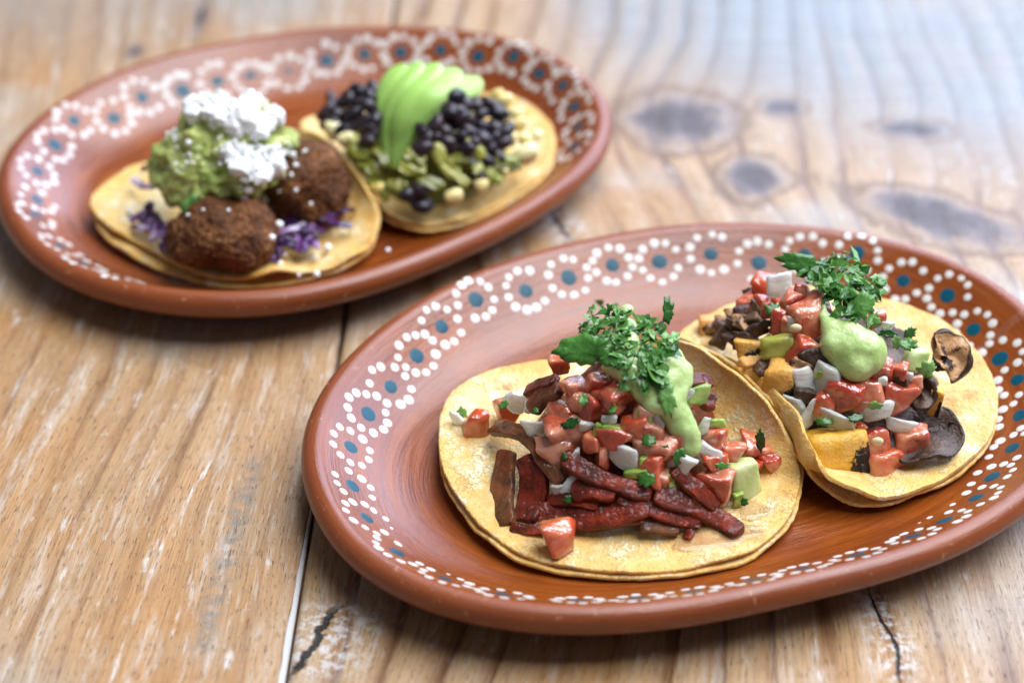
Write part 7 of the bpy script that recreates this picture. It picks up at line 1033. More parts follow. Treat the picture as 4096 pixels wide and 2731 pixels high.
def plank(x0, x1, mat, lines, cracks, fine):
    """x0, x1: offsets of the two long edges from the seam line"""
    ys = np.r_[np.arange(-24, 34, .25), np.arange(34, 75, 2.)] if fine else np.linspace(-40, 75, 24)
    nx = int((x1-x0)/.25) if fine else 14
    e = np.array([0, .06, .16, .3]); W = x1-x0
    xs = np.r_[e, np.linspace(.5, W-.5, nx), (W-e)[::-1]]+x0
    drop = np.r_[[.28, .09, .02, 0], np.zeros(nx), [0, .02, .09, .28]]
    X = xs[None]+seam_x(ys)[:, None]; Y = np.repeat(ys[:, None], len(xs), 1); Q = np.c_[X.ravel(), Y.ravel()]
    if lines:
        # every traced line keeps one across-grain value: its mean offset from the seam near the front
        pts, val = [], []
        for L in lines:
            L = np.array(L); dense = np.concatenate([np.linspace(a, b, 4) for a, b in zip(L[:-1], L[1:])]); u = np.mean(L[:, 0]-seam_x(L[:, 1]))
            pts += dense.tolist(); val += [u]*len(dense)
        gu = tps(pts, np.array(val), Q)
    else: gu = Q[:, 0]+1.2*np.sin(Q[:, 1]*.05)
    gv = Q[:, 1].copy(); kn = np.zeros(len(Q))
    for x, y, rx, ry, rot in KNOTS:
        a = math.radians(rot); dx, dy = Q[:, 0]-x, Q[:, 1]-y; p = (dx*math.cos(a)+dy*math.sin(a))/rx; q = (-dx*math.sin(a)+dy*math.cos(a))/ry; r2 = p*p+q*q
        kn = np.maximum(kn, np.exp(-r2*.7)); gu = gu+.8*min(1, rx/2.5)*np.exp(-r2*.35)
    dc = np.full(len(Q), 9.); ce = np.zeros(len(Q))
    for L, wd in cracks:
        sd = signed_line(L, Q)/wd; k = np.abs(sd) < np.abs(dc); dc = np.where(k, sd, dc)
        y0, y1 = min(p[1] for p in L), max(p[1] for p in L)
        ce = np.maximum(ce, np.clip(np.minimum(Q[:, 1]-y0, y1-Q[:, 1])/.8+.3, 0, 1)*(np.abs(sd) < 3))
    st = np.exp(-(signed_line(STAIN, Q)/.42)**2) if lines is GRAIN_A else np.zeros(len(Q))
    ss = lambda v, a, b: (lambda t: t*t*(3-2*t))(np.clip((v-a)/(b-a), 0, 1))
    we = np.maximum(.95*ss(Q[:, 1]+.55*Q[:, 0], 16, 32)*ss(Q[:, 0], -2, 6), .55*ss(Q[:, 1]-.2*Q[:, 0], 22, 34)*ss(-Q[:, 0], 0, 8)) if fine else np.full(len(Q), .6)  # grey share rises towards the far end, most at right; even on outer planks
    Z = np.repeat(-drop[None], len(ys), 0).ravel()+.018*np.sin(gu*3.5)
    ny, nxx = X.shape; V = np.c_[Q, Z]
    F = [(i*nxx+j, i*nxx+j+1, (i+1)*nxx+j+1, (i+1)*nxx+j) for i in range(ny-1) for j in range(nxx-1)]
    # sides and underside
    b = len(V); low = np.c_[Q, np.full(len(Q), -3.6)]
    rim = [j for j in range(nxx)]+[i*nxx+nxx-1 for i in range(1, ny)]+[(ny-1)*nxx+j for j in range(nxx-2, -1, -1)]+[i*nxx for i in range(ny-2, 0, -1)]
    V = np.r_[V, low[rim]]; m = len(rim)
    F += [(rim[i], b+i, b+(i+1) % m, rim[(i+1) % m]) for i in range(m)]; F.append(tuple(b+i for i in range(m)))
    ext = lambda a: np.r_[a, a[rim]]
    me = mesh('plank', V, F, mat, attrs=dict(grain_across=ext(gu), grain_along=ext(gv), knot=ext(kn), crack_distance=ext(dc), crack_span=ext(ce), stain=ext(st), grey_mix=ext(we)))
    return link('plank', me, table, (0, 0, 4))
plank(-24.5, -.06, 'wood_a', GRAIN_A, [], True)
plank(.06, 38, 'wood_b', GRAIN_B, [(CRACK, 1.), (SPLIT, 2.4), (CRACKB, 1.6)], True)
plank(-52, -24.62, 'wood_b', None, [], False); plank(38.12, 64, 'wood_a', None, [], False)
# pale filler pressed into the joint, front part
fy = np.linspace(-24, -8, 33); fw = .15*np.clip((-8-fy)/8, .1, 1)*(1+.12*np.sin(fy*2.3)+.08*np.sin(fy*7.1))
V = [(seam_x(y)-.05-w, y, .006) for y, w in zip(fy, fw)]+[(seam_x(y)-.02, y, .004) for y in fy]+[(seam_x(y)-.02, y, -.3) for y in fy]
n_ = len(fy); link('joint_filler', mesh('joint_filler', V, [(i, n_+i, n_+i+1, i+1) for i in range(n_-1)]+[(n_+i, 2*n_+i, 2*n_+i+1, n_+i+1) for i in range(n_-1)], 'filler'), table, (0, 0, 4))

# ---------------------------------------------------------------- oval clay plates
PROF = [(5.9, .50), (5.2, .50), (4.6, .51), (4.0, .54), (3.4, .62), (2.8, .82), (2.2, 1.15), (1.7, 1.50), (1.3, 1.81), (1.0, 2.05), (.82, 2.18), (.68, 2.29), (.52, 2.345), (.36, 2.33), (.2, 2.25), (.07, 2.10), (.0, 1.90), (.02, 1.70), (.12, 1.50), (.3, 1.33), (.6, 1.14), (1.2, .84), (2.0, .5), (2.8, .22), (3.6, .06), (4.2, .0), (5.0, .0)]
def outline(P, phi, d):
    a, b, n = np.maximum(P['a']-d, .3), np.maximum(P['b']-d, .3), 2.13
    base = (np.abs(np.cos(phi)/a)**n+np.abs(np.sin(phi)/b)**n)**(-1/n); h = P['harm']; m = h[0]
    for k in range(1, 5): m = m+h[2*k-1]*np.cos(k*phi)+h[2*k]*np.sin(k*phi)
    return base*(1+m)
def plate_local(P, x, y):
    t = math.radians(P['rot']); dx, dy = np.asarray(x)-P['x'], np.asarray(y)-P['y']
    return dx*math.cos(t)+dy*math.sin(t), -dx*math.sin(t)+dy*math.cos(t)
PD, PZ = zip(*[p for p in PROF[:13]][::-1])
def plate_z(P, lx, ly):
    """height of the plate's upper face at a point given in the plate's own axes; also the inset"""
    phi, r = np.arctan2(ly, lx), np.hypot(lx, ly); lo, hi = np.zeros_like(r), np.full_like(r, 8.)
    for _ in range(30):
        mid = (lo+hi)/2; k = outline(P, phi, mid) > r; lo = np.where(k, mid, lo); hi = np.where(k, hi, mid)
    return np.interp(lo, PD, PZ), lo
DOT = None
def dot_mesh(name, r, h, mat, n=20):
    V = [(0, 0, h)]; 
    for rr, zz in ((.55, .92), (.85, .62), (1., 0)):
        V += [(r*rr*math.cos(2*math.pi*j/n), r*rr*math.sin(2*math.pi*j/n), h*zz) for j in range(n)]
    F = [(0, 1+j, 1+(j+1) % n) for j in range(n)]
    for i in range(2): F += [(1+i*n+j, 1+(i+1)*n+j, 1+(i+1)*n+(j+1) % n, 1+i*n+(j+1) % n) for j in range(n)]
    return mesh(name, V, F, mat)
WD = [dot_mesh('petal_dot', r, .014, 'white') for r in (.165, .18, .2)]; BD = [dot_mesh('flower_centre', r, .014, 'blue') for r in (.30, .34)]
def plate(P, label, extra):
    root = empty('oval_plate', label, 'plate', (P['x'], P['y'], 0), math.radians(P['rot']), 'oval clay plates')
    n = 240; phi = np.linspace(0, 2*np.pi, n, endpoint=False); V, au, ai = [], [], []
    prof = crom(np.array(PROF), 3)
    for i, (d, z) in enumerate(prof):
        r = outline(P, phi, d)
        wob = .035*np.sin(phi*3+1)+.02*np.sin(phi*7) if z > 1.2 else 0*phi
        V.append(np.c_[r*np.cos(phi), r*np.sin(phi), z+wob*(z-.5)/1.8]); au.append(phi*11); ai.append(np.full(n, d if i < len(prof)*.62 else .0))
    m = len(prof); F = lathe_faces(m, n)
    V = np.concatenate(V); au = np.concatenate(au); ai = np.concatenate(ai)
    # inner floor and base: fans with several rings
    def cap(ring, z, up):
        nonlocal V, au, ai, F
        base = V[ring*n:(ring+1)*n]; start = [ring*n+j for j in range(n)]
        for s in (.75, .5, .25):
            o = len(V); V = np.r_[V, np.c_[base[:, :2]*s, np.full(n, z)]]; au = np.r_[au, phi*11]; ai = np.r_[ai, np.full(n, 5.9+(1-s)*5)]
            cur = [o+j for j in range(n)]
            F += [((start[j], cur[j], cur[(j+1) % n], start[(j+1) % n]) if not up else (start[(j+1) % n], cur[(j+1) % n], cur[j], start[j])) for j in range(n)]; start = cur
        V = np.r_[V, [[0, 0, z]]]; au = np.r_[au, 0]; ai = np.r_[ai, 11]; c = len(V)-1
        F += [((start[j], c, start[(j+1) % n]) if not up else (start[(j+1) % n], c, start[j])) for j in range(n)]
    cap(0, .5, True); cap(m-1, 0, False)
    me = mesh('dish', V, F, 'clay', attrs=dict(around=au, inset=ai)); bm = bmesh.new(); bm.from_mesh(me); bmesh.ops.recalc_face_normals(bm, faces=bm.faces[:]); bm.to_mesh(me); bm.free(); me.shade_smooth()
    link('dish', me, root)
    def seat(lx, ly):
        z, d = plate_z(P, np.array([lx]), np.array([ly])); e = .05
        zx = plate_z(P, np.array([lx+e, lx-e, lx, lx]), np.array([ly, ly, ly+e, ly-e]))[0]
        nrm = Vector((-(zx[0]-zx[1])/(2*e), -(zx[2]-zx[3])/(2*e), 1)).normalized()
        ph = math.atan2(ly, lx); zw = float(z[0])+(.035*math.sin(ph*3+1)+.02*math.sin(ph*7))*(float(z[0])-.5)/1.8
        return Vector((lx, ly, zw)), nrm
    r = random.Random(3); taken = []; cen = [Vector((x, y)) for x, y in P['flowers']+extra]
    for fi, (fx, fy) in enumerate(P['flowers']+extra):
        p, nrm = seat(fx, fy); q = nrm.to_track_quat('Z', 'Y')
        c = link('flower_centre', BD[fi % 2], root, p-nrm*.004); c.rotation_euler = q.to_euler()
        c.scale = (1, r.uniform(.92, 1.1), 1)
        k = r.choice((10, 10, 11)); a0 = r.uniform(0, 6.28); R = r.uniform(.76, .84)
        for j in range(k):
            a = a0+2*math.pi*j/k+r.uniform(-.09, .09); rr = R*r.uniform(.95, 1.07)
            # walk along the slope of the wall
            t1 = Vector((1, 0, 0))-nrm*nrm.x; t1.normalize(); t2 = nrm.cross(t1)
            g = p+t1*(math.cos(a)*rr)+t2*(math.sin(a)*rr); pp, nn = seat(g.x, g.y)
            if any((pp-q_).length < .37 for q_ in taken) or any((pp.xy-q_).length < .48 for i_, q_ in enumerate(cen) if i_ != fi): continue
            taken.append(pp)
            d = link('petal_dot', WD[r.randrange(3)], c); mw = Matrix.Translation((pp-nn*.004)*S) @ nn.to_track_quat('Z', 'Y').to_matrix().to_4x4()
            cm = Matrix.Translation((p-nrm*.004)*S) @ q.to_matrix().to_4x4() @ Matrix.Diagonal((*c.scale, 1))
            d.matrix_basis = cm.inverted() @ mw
    return root
plate(PLATES[0], 'glazed brown oval plate in front, holding the salsa topped tacos', [])
plate(PLATES[1], 'glazed brown oval plate behind, holding the croquette and black bean tacos', [])

# ---------------------------------------------------------------- tortillas
def tortilla(key, P, label, zc, lift, over=1., seed=0):
    E = crom(EDGES[key], 8, True); c = E.mean(0); c[2] = zc
    ang = np.unwrap(np.arctan2(E[:, 1]-c[1], E[:, 0]-c[0])); n = len(E)
    E = E+np.c_[nz(E, 2.2, .03, seed)[:, :2]+nz(E, 9., .025, seed+9)[:, :2], nz(E, .8, .10, seed+4)[:, 2]]
    R = 30; top, rad = [], []
    for i in range(1, R+1):
        r = i/R; k = np.clip((E[:, 2]-zc-.5)/1.3, 0, 1); k = k*k*(3-2*k)
        o = math.pi/2*over; hh = (1-k)*r+k*(math.sin(r*o)/math.sin(o) if over > 1 else math.sin(r*o)**.9); vv = (1-k)*r**2.4+k*(1-math.cos(r*math.pi/2))**1.1
        p = c[None]+(E-c)*np.c_[hh, hh, vv]; top.append(p); rad.append(np.full(n, r))
    V = np.r_[[c], np.concatenate(top)]; rad = np.r_[0, np.concatenate(rad)]
    V = V+np.c_[np.zeros((len(V), 2)), nz(V, .55, .09, seed)[:, 2]+nz(V, 2.0, .022, seed+2)[:, 2]]
    z, _ = plate_z(P, *plate_local(P, V[:, 0], V[:, 1])); inside = _ > .05
    V[:, 2] = np.where(inside, np.maximum(V[:, 2], z+lift), V[:, 2])
    F = [(0, 1+j, 1+(j+1) % n) for j in range(n)]
    for i in range(R-1): F += [(1+i*n+j, 1+(i+1)*n+j, 1+(i+1)*n+(j+1) % n, 1+i*n+(j+1) % n) for j in range(n)]
    loc = np.array([c[0], c[1], V[:, 2].min()-.1]); V = V-loc
    me = mesh('tortilla', V, F, 'tortilla', attrs=dict(radius=rad))
    bm = bmesh.new(); bm.from_mesh(me); bmesh.ops.recalc_face_normals(bm, faces=bm.faces[:])
    if sum(f.normal.z for f in bm.faces) < 0: bmesh.ops.reverse_faces(bm, faces=bm.faces[:])
    bm.to_mesh(me); bm.free(); me.shade_smooth()
    o = link('tortilla', me, None, loc); tag(o, label, 'tortilla', 'stacked corn tortillas')
    s = o.modifiers.new('thickness', 'SOLIDIFY'); s.thickness = .15*S; s.offset = -1
    b = o.modifiers.new('soft_edge', 'BEVEL'); b.width = .05*S; b.segments = 2; b.limit_method = 'ANGLE'; b.angle_limit = math.radians(50)
    return o
tortilla('al_pastor_under', PLATES[0], 'lower corn tortilla directly on the front plate, under the one with dark red strips', .92, .19, seed=1)
tortilla('al_pastor_top', PLATES[0], 'upper corn tortilla carrying the dark red meat strips', 1.12, .38, seed=2)
tortilla('mushroom_under', PLATES[0], 'lower corn tortilla directly on the front plate, under the mushroom taco', .95, .19, seed=3)
tortilla('mushroom_top', PLATES[0], 'upper corn tortilla carrying the mushroom and squash filling', 1.15, .38, over=1.22, seed=4)
tortilla('bean_under', PLATES[1], 'lower corn tortilla of the black bean taco on the rear plate', .95, .19, seed=5)
tortilla('bean_top', PLATES[1], 'upper corn tortilla carrying black beans and avocado', 1.15, .38, seed=6)
tortilla('croquette_under', PLATES[1], 'lower corn tortilla on the rear plate, under the croquette taco', .95, .19, seed=7)
tortilla('croquette_top', PLATES[1], 'upper corn tortilla with wavy rim carrying the fried croquettes', 1.15, .38, seed=8)

# ---------------------------------------------------------------- salsa: dice of tomato, onion, pepper
def place(name, me, it, h, yaw=None, sink=.35, tilt=14, rnd=None):
    n = heap_normal(h, it[:3]); H = HEAPS[h]; p = np.array(it[:3])-n*it[4]*sink
    if math.hypot((it[0]-H['c'][0])/H['r'][0], (it[1]-H['c'][1])/H['r'][1]) >= .98: p = np.array(it[:3])
    r = rnd or random
    y = r.uniform(-38, 38) if yaw is None else yaw
    return link(name, me, None, p, facing(p, y, r.uniform(-26, 6), r.uniform(-tilt, tilt)))
def mound(name, h, label, mat, k, cat, attrs=None, seed=0, amp=.25):
    H = HEAPS[h]; n, R = 72, 20; V = []
    for i in range(R+1):
        q = i/R
        for j in range(n):
            a = 2*math.pi*j/n; z = H['zb']+H['h']*k*max(0, 1-q*q)**H['pw']; V.append((H['c'][0]+H['r'][0]*.70*q*math.cos(a), H['c'][1]+H['r'][1]*.70*q*math.sin(a), z-.35))
    V = np.array(V); V[:, 2] += nz(V, .9, amp, seed)[:, 2]+nz(V, 2.6, amp*.5, seed)[:, 1]; c = np.array([*H['c'], .9]); F = lathe_faces(R+1, n)
    me = mesh(name, V-c, F, mat, attrs={q: [v]*len(V) for q, v in (attrs or {}).items()})
    bm = bmesh.new(); bm.from_mesh(me); bmesh.ops.remove_doubles(bm, verts=bm.verts[:], dist=1e-6); bm.to_mesh(me); bm.free(); me.shade_smooth()
    return tag(link(name, me, None, c), label, cat)
def spot(h, p):
    H = HEAPS[h]; a, b = (p[0]-H['c'][0])/H['r'][0], (p[2]-H['zb'])/H['h']
    hor = 'far left' if a < -.55 else 'left' if a < -.18 else 'middle' if a < .18 else 'right' if a < .55 else 'far right'
    ver = 'low' if b < .28 else 'halfway up' if b < .62 else 'high'
    return f'{ver} at the {hor}' if hor != 'middle' else f'{ver} in the middle'
def salsa(tom, oni, gre, h, where, short, seed0):
    for i, (x, y, z, w, hh, tone, lab) in enumerate(tom):
        mat = 'orange' if tone >= .78 else ('red' if tone >= .42 else 'pink'); d = (w+hh)/2*random.uniform(.75, 1)
        o = place('tomato_cube', dice(w*(1.02 if lab else .88), d*.9, hh*(1.02 if lab else .88), mat, seed0+i, random.uniform(.10, .34), .075, .28, cuts=random.choice((1, 2, 3))), (x, y, z, w, hh), h)
        kindw = {'orange': 'orange toned', 'red': 'red', 'pink': 'pale pink'}[mat]
        tag(o, lab or f'{kindw} tomato cube {spot(h, (x, y, z))} of the salsa on {short}', 'tomato', f'diced tomato on {short}')
    for i, (x, y, z, w, hh, lab) in enumerate(oni):
        big = max(w, hh); o = place('onion_piece', dice(w*(1 if lab else .82), max(.14, min(w, hh)*.24), hh*(.95 if lab else .8), 'onion', seed0+300+i, .2, .09, .35, cuts=2, bend=random.uniform(.15, .5)), (x, y, z, w, hh), h, sink=.1)
        tag(o, lab or f'small onion bit {spot(h, (x, y, z))} of the salsa on {short}', 'onion', f'diced onion on {short}')
    for i, (x, y, z, w, hh, kind, lab) in enumerate(gre):
        mat = {'pale': 'cuke', 'skin': 'skin', 'bright': 'pepper', 'olive': 'olive'}[kind]
        o = place('pepper_piece' if kind != 'pale' else 'cucumber_cube', dice(w, max(.2, min(w, hh)*.6), hh, mat, seed0+600+i, .2, .07, cuts=1, bend=random.uniform(-.3, .3)), (x, y, z, w, hh), h, sink=.1, yaw=random.uniform(-15, 30))
        tag(o, lab or f'small green pepper bit {spot(h, (x, y, z))} of the salsa on {short}', 'cucumber' if kind == 'pale' else 'pepper', f'green pepper bits on {short}')
salsa(TOMATO_A, ONION_A, GREEN_A, 'pastor', 'the front meat taco', 'the meat taco', 100)
salsa(TOMATO_B, ONION_B, GREEN_B, 'mush', 'the mushroom taco', 'the mushroom taco', 1500)
for x, y, z in ((TOMATO_B[16][0], TOMATO_B[16][1]-.45, TOMATO_B[16][2]+.45), (ONION_B[2][0], ONION_B[2][1]-.3, ONION_B[2][2]+.2)):
    v, f = I2; tag(link('tomato_seed', mesh('tomato_seed', v*np.array([.22, .12, .17]), f, 'seed'), None, (x, y, z)), 'pale tomato seed stuck to the salsa of the mushroom taco', 'seed', 'tomato seeds on the mushroom taco')

# ---------------------------------------------------------------- cilantro
def leaf_mesh(seed, w=1., h=1., lobes=5, bend=.35):
    r = np.random.default_rng(seed); n = 30; V = [(0, -.1, 0)]
    for j in range(n):
        a = 2*math.pi*j/n; rr = .5*(.72+.28*abs(math.sin(a*lobes/2+r.uniform(-.1, .1))))*(1+.12*r.normal())
        V.append((rr*math.cos(a), rr*math.sin(a), 0))
    V = np.array(V); m = V.copy(); m[1:] *= .55; V = np.r_[V[:1], m[1:], V[1:]]
    V[:, 0] *= w; V[:, 1] *= h
    b1, b2 = r.uniform(-bend, bend, 2); cu = r.uniform(.2, .9)*r.choice((-1, 1))
    V[:, 2] = cu*(V[:, 0]**2)/max(w, .01)+b1*np.sin(V[:, 1]*4/h+b2)*h*.4+b2*V[:, 0]*V[:, 1]/max(w, h)
    F = [(0, 1+j, 1+(j+1) % n) for j in range(n)]+[(1+j, 1+n+j, 1+n+(j+1) % n, 1+(j+1) % n) for j in range(n)]
    V2 = V.copy(); V2[:, 2] -= .025; o = len(V)
    F2 = [tuple(i+o for i in f[::-1]) for f in F]+[(1+n+j, 1+n+j+o, 1+n+(j+1) % n+o, 1+n+(j+1) % n) for j in range(n)]
    return mesh('leaf', np.r_[V, V2], F+F2, 'leaf')
def shard_mesh(seed):
    r = np.random.default_rng(seed+77); n = r.integers(5, 8); a = np.sort(r.uniform(0, 6.28, n)); asp = r.uniform(.3, .8); V = []
    out_ = np.c_[.5*np.cos(a)*r.uniform(.75, 1.1, n), .5*np.sin(a)*asp*r.uniform(.7, 1.1, n)]
    for j in range(n):
        p, q = out_[j], out_[(j+1) % n]
        for t in (0, .5): m = p+(q-p)*t; V.append((m[0]+(t > 0)*r.uniform(-.04, .04), m[1]+(t > 0)*r.uniform(-.04, .04), 0))
    m = len(V); V = np.array([(0, 0, 0)]+V); f, g = r.uniform(.05, .45), r.uniform(-.35, .35)
    V[:, 2] = np.abs(V[:, 1])*f+g*V[:, 0]**2+r.uniform(-.15, .15)*np.sin(V[:, 0]*6); V2 = V-np.array([0, 0, .02]); F = [(0, 1+j, 1+(j+1) % m) for j in range(m)]
    F += [tuple(i+m+1 for i in q[::-1]) for q in F[:m]]+[(1+j, 2+m+j, 2+m+(j+1) % m, 1+(j+1) % m) for j in range(m)]
    return np.r_[V, V2], F
BITS = [mesh('shard', *shard_mesh(i), 'leaf', smooth=False) for i in range(11)]+[leaf_mesh(i, 1, random.uniform(.55, .85), random.choice((4, 5))) for i in range(3)]
def thread_mesh(seed):
    r = np.random.default_rng(seed); p = [(0, 0, 0)]
    for _ in range(4): p.append(tuple(np.array(p[-1])+r.uniform(-.18, .18, 3)+np.array([.22, 0, 0])))
    return sweep(np.array(p)-np.array(p).mean(0), .075, .05, lambda q: (0, 0, 1), 'leaf', seed, 4, 6, rough=.0, pw=1)[0]
THR = [thread_mesh(i) for i in range(5)]
def sauce_balls(L, h, sc):
    out = []
    for x, y, z, r, _ in L:
        n = heap_normal(h, (x, y, z)); rr = r*sc; out.append((np.array((x, y, z))-n*rr*.12, rr))
    return out
def lift_out(p, balls, gap=.02):
    d = CAMP-p; d = d/np.linalg.norm(d)
    for _ in range(60):
        if not any(((p-c)**2).sum() < (r*.93)**2 for c, r in balls): return p
        p = p+d*.04
    return p
SAUCE = {'pastor': sauce_balls(CREMA_A, 'pastor', .64), 'mush': sauce_balls(CREMA_B, 'mush', .60)}
def chop(L, h, where, group, up, n_own):
    V, F = [], []; o = 0
    for i, (x, y, z, w, hh) in enumerate(L):
        n = heap_normal(h, (x, y, z)); nn = Vector(n)+Vector((random.gauss(0, .36), random.gauss(0, .36)-.25, random.gauss(.1, .25))); ang = (nn.normalized().to_track_quat('Z', 'Y') @ Euler((0, 0, random.uniform(0, 6.28))).to_quaternion()).to_euler()
        if i < n_own:
            me = THR[i % 5] if i % 11 == 0 else BITS[i % 14]; ob = link('cilantro_bit', me, None, lift_out(np.array((x, y, z))+n*random.uniform(.08, .30)+np.array([0, 0, up]), SAUCE[h])+n*random.uniform(0, .14), ang)
            k = w*random.uniform(.6, 1.05); ob.scale = (k, k, k); tag(ob, f'chopped cilantro bit {spot(h, (x, y, z))} of the heap on {where}', 'cilantro', group)
        else:
            v, f = shard_mesh(i); R_ = np.array(Euler(ang).to_matrix()); V.append((v*w*random.uniform(.6, 1.))@R_.T+lift_out(np.array((x, y, z))+n*random.uniform(-.05, .28)+np.array([0, 0, up]), SAUCE[h])+n*random.uniform(0, .12)); F += [tuple(j+o for j in q) for q in f]; o += len(v)
    V = np.concatenate(V); c = V.mean(0)
    tag(link('chopped_cilantro', mesh('chopped_cilantro', V-c, F, 'leaf', smooth=False), None, c), f'mass of finely chopped green cilantro crowning {where}', 'cilantro', None, 'stuff')
chop(CHOP_A, 'pastor', 'the front meat taco', 'chopped cilantro on the meat taco', -.05, 95)
chop(CHOP_B, 'mush', 'the mushroom taco', 'chopped cilantro on the mushroom taco', 0., 80)
def bits(L, h, where, short, seed):
    for i, (x, y, z, w, hh, lab) in enumerate(L):
        me = leaf_mesh(seed+i, w*.85, hh*.85, 6, .5); n = heap_normal(h, (x, y, z)); p = np.array((x, y, z))+n*.28
        o = link('cilantro_bit', me, None, p, (math.radians(random.uniform(25, 65)), math.radians(random.uniform(-25, 25)), math.radians(random.uniform(-25, 25))))
        tag(o, lab or f'single cilantro bit {spot(h, (x, y, z))} of the salsa on {short}', 'cilantro', f'loose cilantro on {short}')
bits(LEAF_A, 'pastor', 'the front meat taco', 'the meat taco', 40); bits(LEAF_B, 'mush', 'the mushroom taco', 'the mushroom taco', 80)
for L, h, sd in ((BIGLEAF_A, 'pastor', 120), (BIGLEAF_B, 'mush', 140)):
    for i, (x, y, z, w, hh, lab) in enumerate(L):
        n = heap_normal(h, (x, y, z)); p = lift_out(np.array((x, y, z))+n*.35, SAUCE[h])+n*.12
        tag(link('cilantro_leaf', leaf_mesh(sd+i, w*1.0, hh*1.15, 7, .10), None, p, (math.radians(48), math.radians(random.uniform(-12, 12)), math.radians(-12 if w > hh else 6))), lab, 'cilantro')

# ---------------------------------------------------------------- pale green sauce
for L, h, lab, sd, sc in ((CREMA_A, 'pastor', 'pale green sauce running down the salsa of the front meat taco', 3., .70), (CREMA_B, 'mush', 'smooth pale green sauce dollop on the mushroom taco', 8., .60)):
    balls = [(c, (r, r*.92, r*.88)) for c, r in SAUCE[h]]
    me, c = blob('sauce', balls, .07, 'crema', 45, ((.8, .12, sd), (2.0, .06, sd), (4.5, .02, sd)))
    tag(link('green_sauce', me, None, c), lab, 'sauce')

# ---------------------------------------------------------------- meat strips of the front taco
mound('meat_mound', 'pastor', 'dark shredded meat heaped beneath the salsa of the front taco', 'meat', .70, 'meat', dict(red=.55), 2, .35)
for i, (pts, w, th, tone, lab) in enumerate(MEAT):
    me, c = sweep(pts, w*.88, th*.48, lambda p: heap_normal('pastor', p, 1.0), 'meat', 900+i, 7, 20, .2, .045, .30, dict(red=lambda V, t=tone: np.clip(t-.2+.45*np.array(sweep.q), 0, 1), along=lambda V: sweep.s, across=lambda V: sweep.b), wob=.05)
    tag(link('meat_strip', me, None, c), lab, 'meat', 'chilli red meat strips')
# juice on the tortilla
def puddle(cx, cy, rx, ry, z, label):
    n, V = 40, [(0, 0, .03)]
    for s, zz in ((.5, .03), (.85, .025), (1., .0)):
        for j in range(n):
            a = 2*math.pi*j/n; k = 1+.18*math.sin(3*a+1)+.1*math.sin(5*a); V.append((rx*s*k*math.cos(a), ry*s*k*math.sin(a), zz))
    F = [(0, 1+j, 1+(j+1) % n) for j in range(n)]+[(1+i*n+j, 1+(i+1)*n+j, 1+(i+1)*n+(j+1) % n, 1+i*n+(j+1) % n) for i in range(2) for j in range(n)]
    tag(link('juice_puddle', mesh('juice_puddle', V, F, 'juice'), None, (cx, cy, z)), label, 'juice')
puddle(6.6, -12.2, 1.6, .75, 1.15, 'thin clear juice puddle under the pointed meat strip')
puddle(8.3, -10.9, .7, .6, 1.2, 'small juice puddle beside the pale green cucumber block')

# ---------------------------------------------------------------- mushroom taco filling
mound('mushroom_mound', 'mush', 'dark roasted mushroom bits heaped beneath the salsa of the second taco', 'mush', .52, 'mushroom', dict(radius=.3, pale=0.), 5, .35)
for i, (x, y, z, w, hh, tone, lab) in enumerate(SQUASH):
    me = dice(w, min(w, hh)*.8, hh, 'squash', 2100+i, .16, .05, .12, dict(tone=lambda v, t=tone: np.full(len(v), t), char=lambda v: np.clip(v[:, 0]*1.1+.4, 0, 1)**2*np.clip(.62-v[:, 2]*.45, 0, 1)))
    tag(place('squash_piece', me, (x, y, z, w, hh), 'mush', yaw=(12, -18, 20, -10, 5, -8, 10)[i], sink=.2, tilt=8), lab, 'squash', 'roasted squash pieces')
def cap_mesh(w, h, seed, pale):
    n, R = 48, 12; V = [(0, 0, -.10 if not pale else 0)]; rad = [0]
    for i in range(1, R+1):
        q = i/R
        for j in range(n):
            a = 2*math.pi*j/n; k = 1+.14*math.sin(2*a+seed)+.09*math.sin(3*a+seed*2)+.03*math.sin(9*a); k = k*(1 if not pale or math.sin(a+.5) > -.25 else .55); V.append((w*.5*q*k*math.cos(a), h*.5*q*k*math.sin(a), (-.10+.19*q**2.5 if not pale else .08*q*q)+(.05+.08*q)*math.sin(a*3+q*4+seed))); rad.append(q)
    F = [(0, 1+j, 1+(j+1) % n) for j in range(n)]+[(1+i*n+j, 1+(i+1)*n+j, 1+(i+1)*n+(j+1) % n, 1+i*n+(j+1) % n) for i in range(R-1) for j in range(n)]
    return mesh('cap', V, F, 'mush', attrs=dict(radius=rad, pale=[float(pale)]*len(V)))
for i, (x, y, z, w, hh, lab) in enumerate(CAP):
    o = link('mushroom' if i == 0 else 'mushroom_slice', cap_mesh(w*(1.25 if i == 0 else 1), hh*1.25, i+1, i == 1), None, (x, y+.3, z-.1), (math.radians((14, 34, 40)[i]), math.radians((6, 20, -25)[i]), math.radians((-15, -35, 0)[i])))
    s = o.modifiers.new('thickness', 'SOLIDIFY'); s.thickness = (.16, .35, .2)[i]*S; s.offset = -1; o.modifiers.new('smooth', 'SUBSURF').levels = 1
    tag(o, lab, 'mushroom', 'roasted mushrooms')
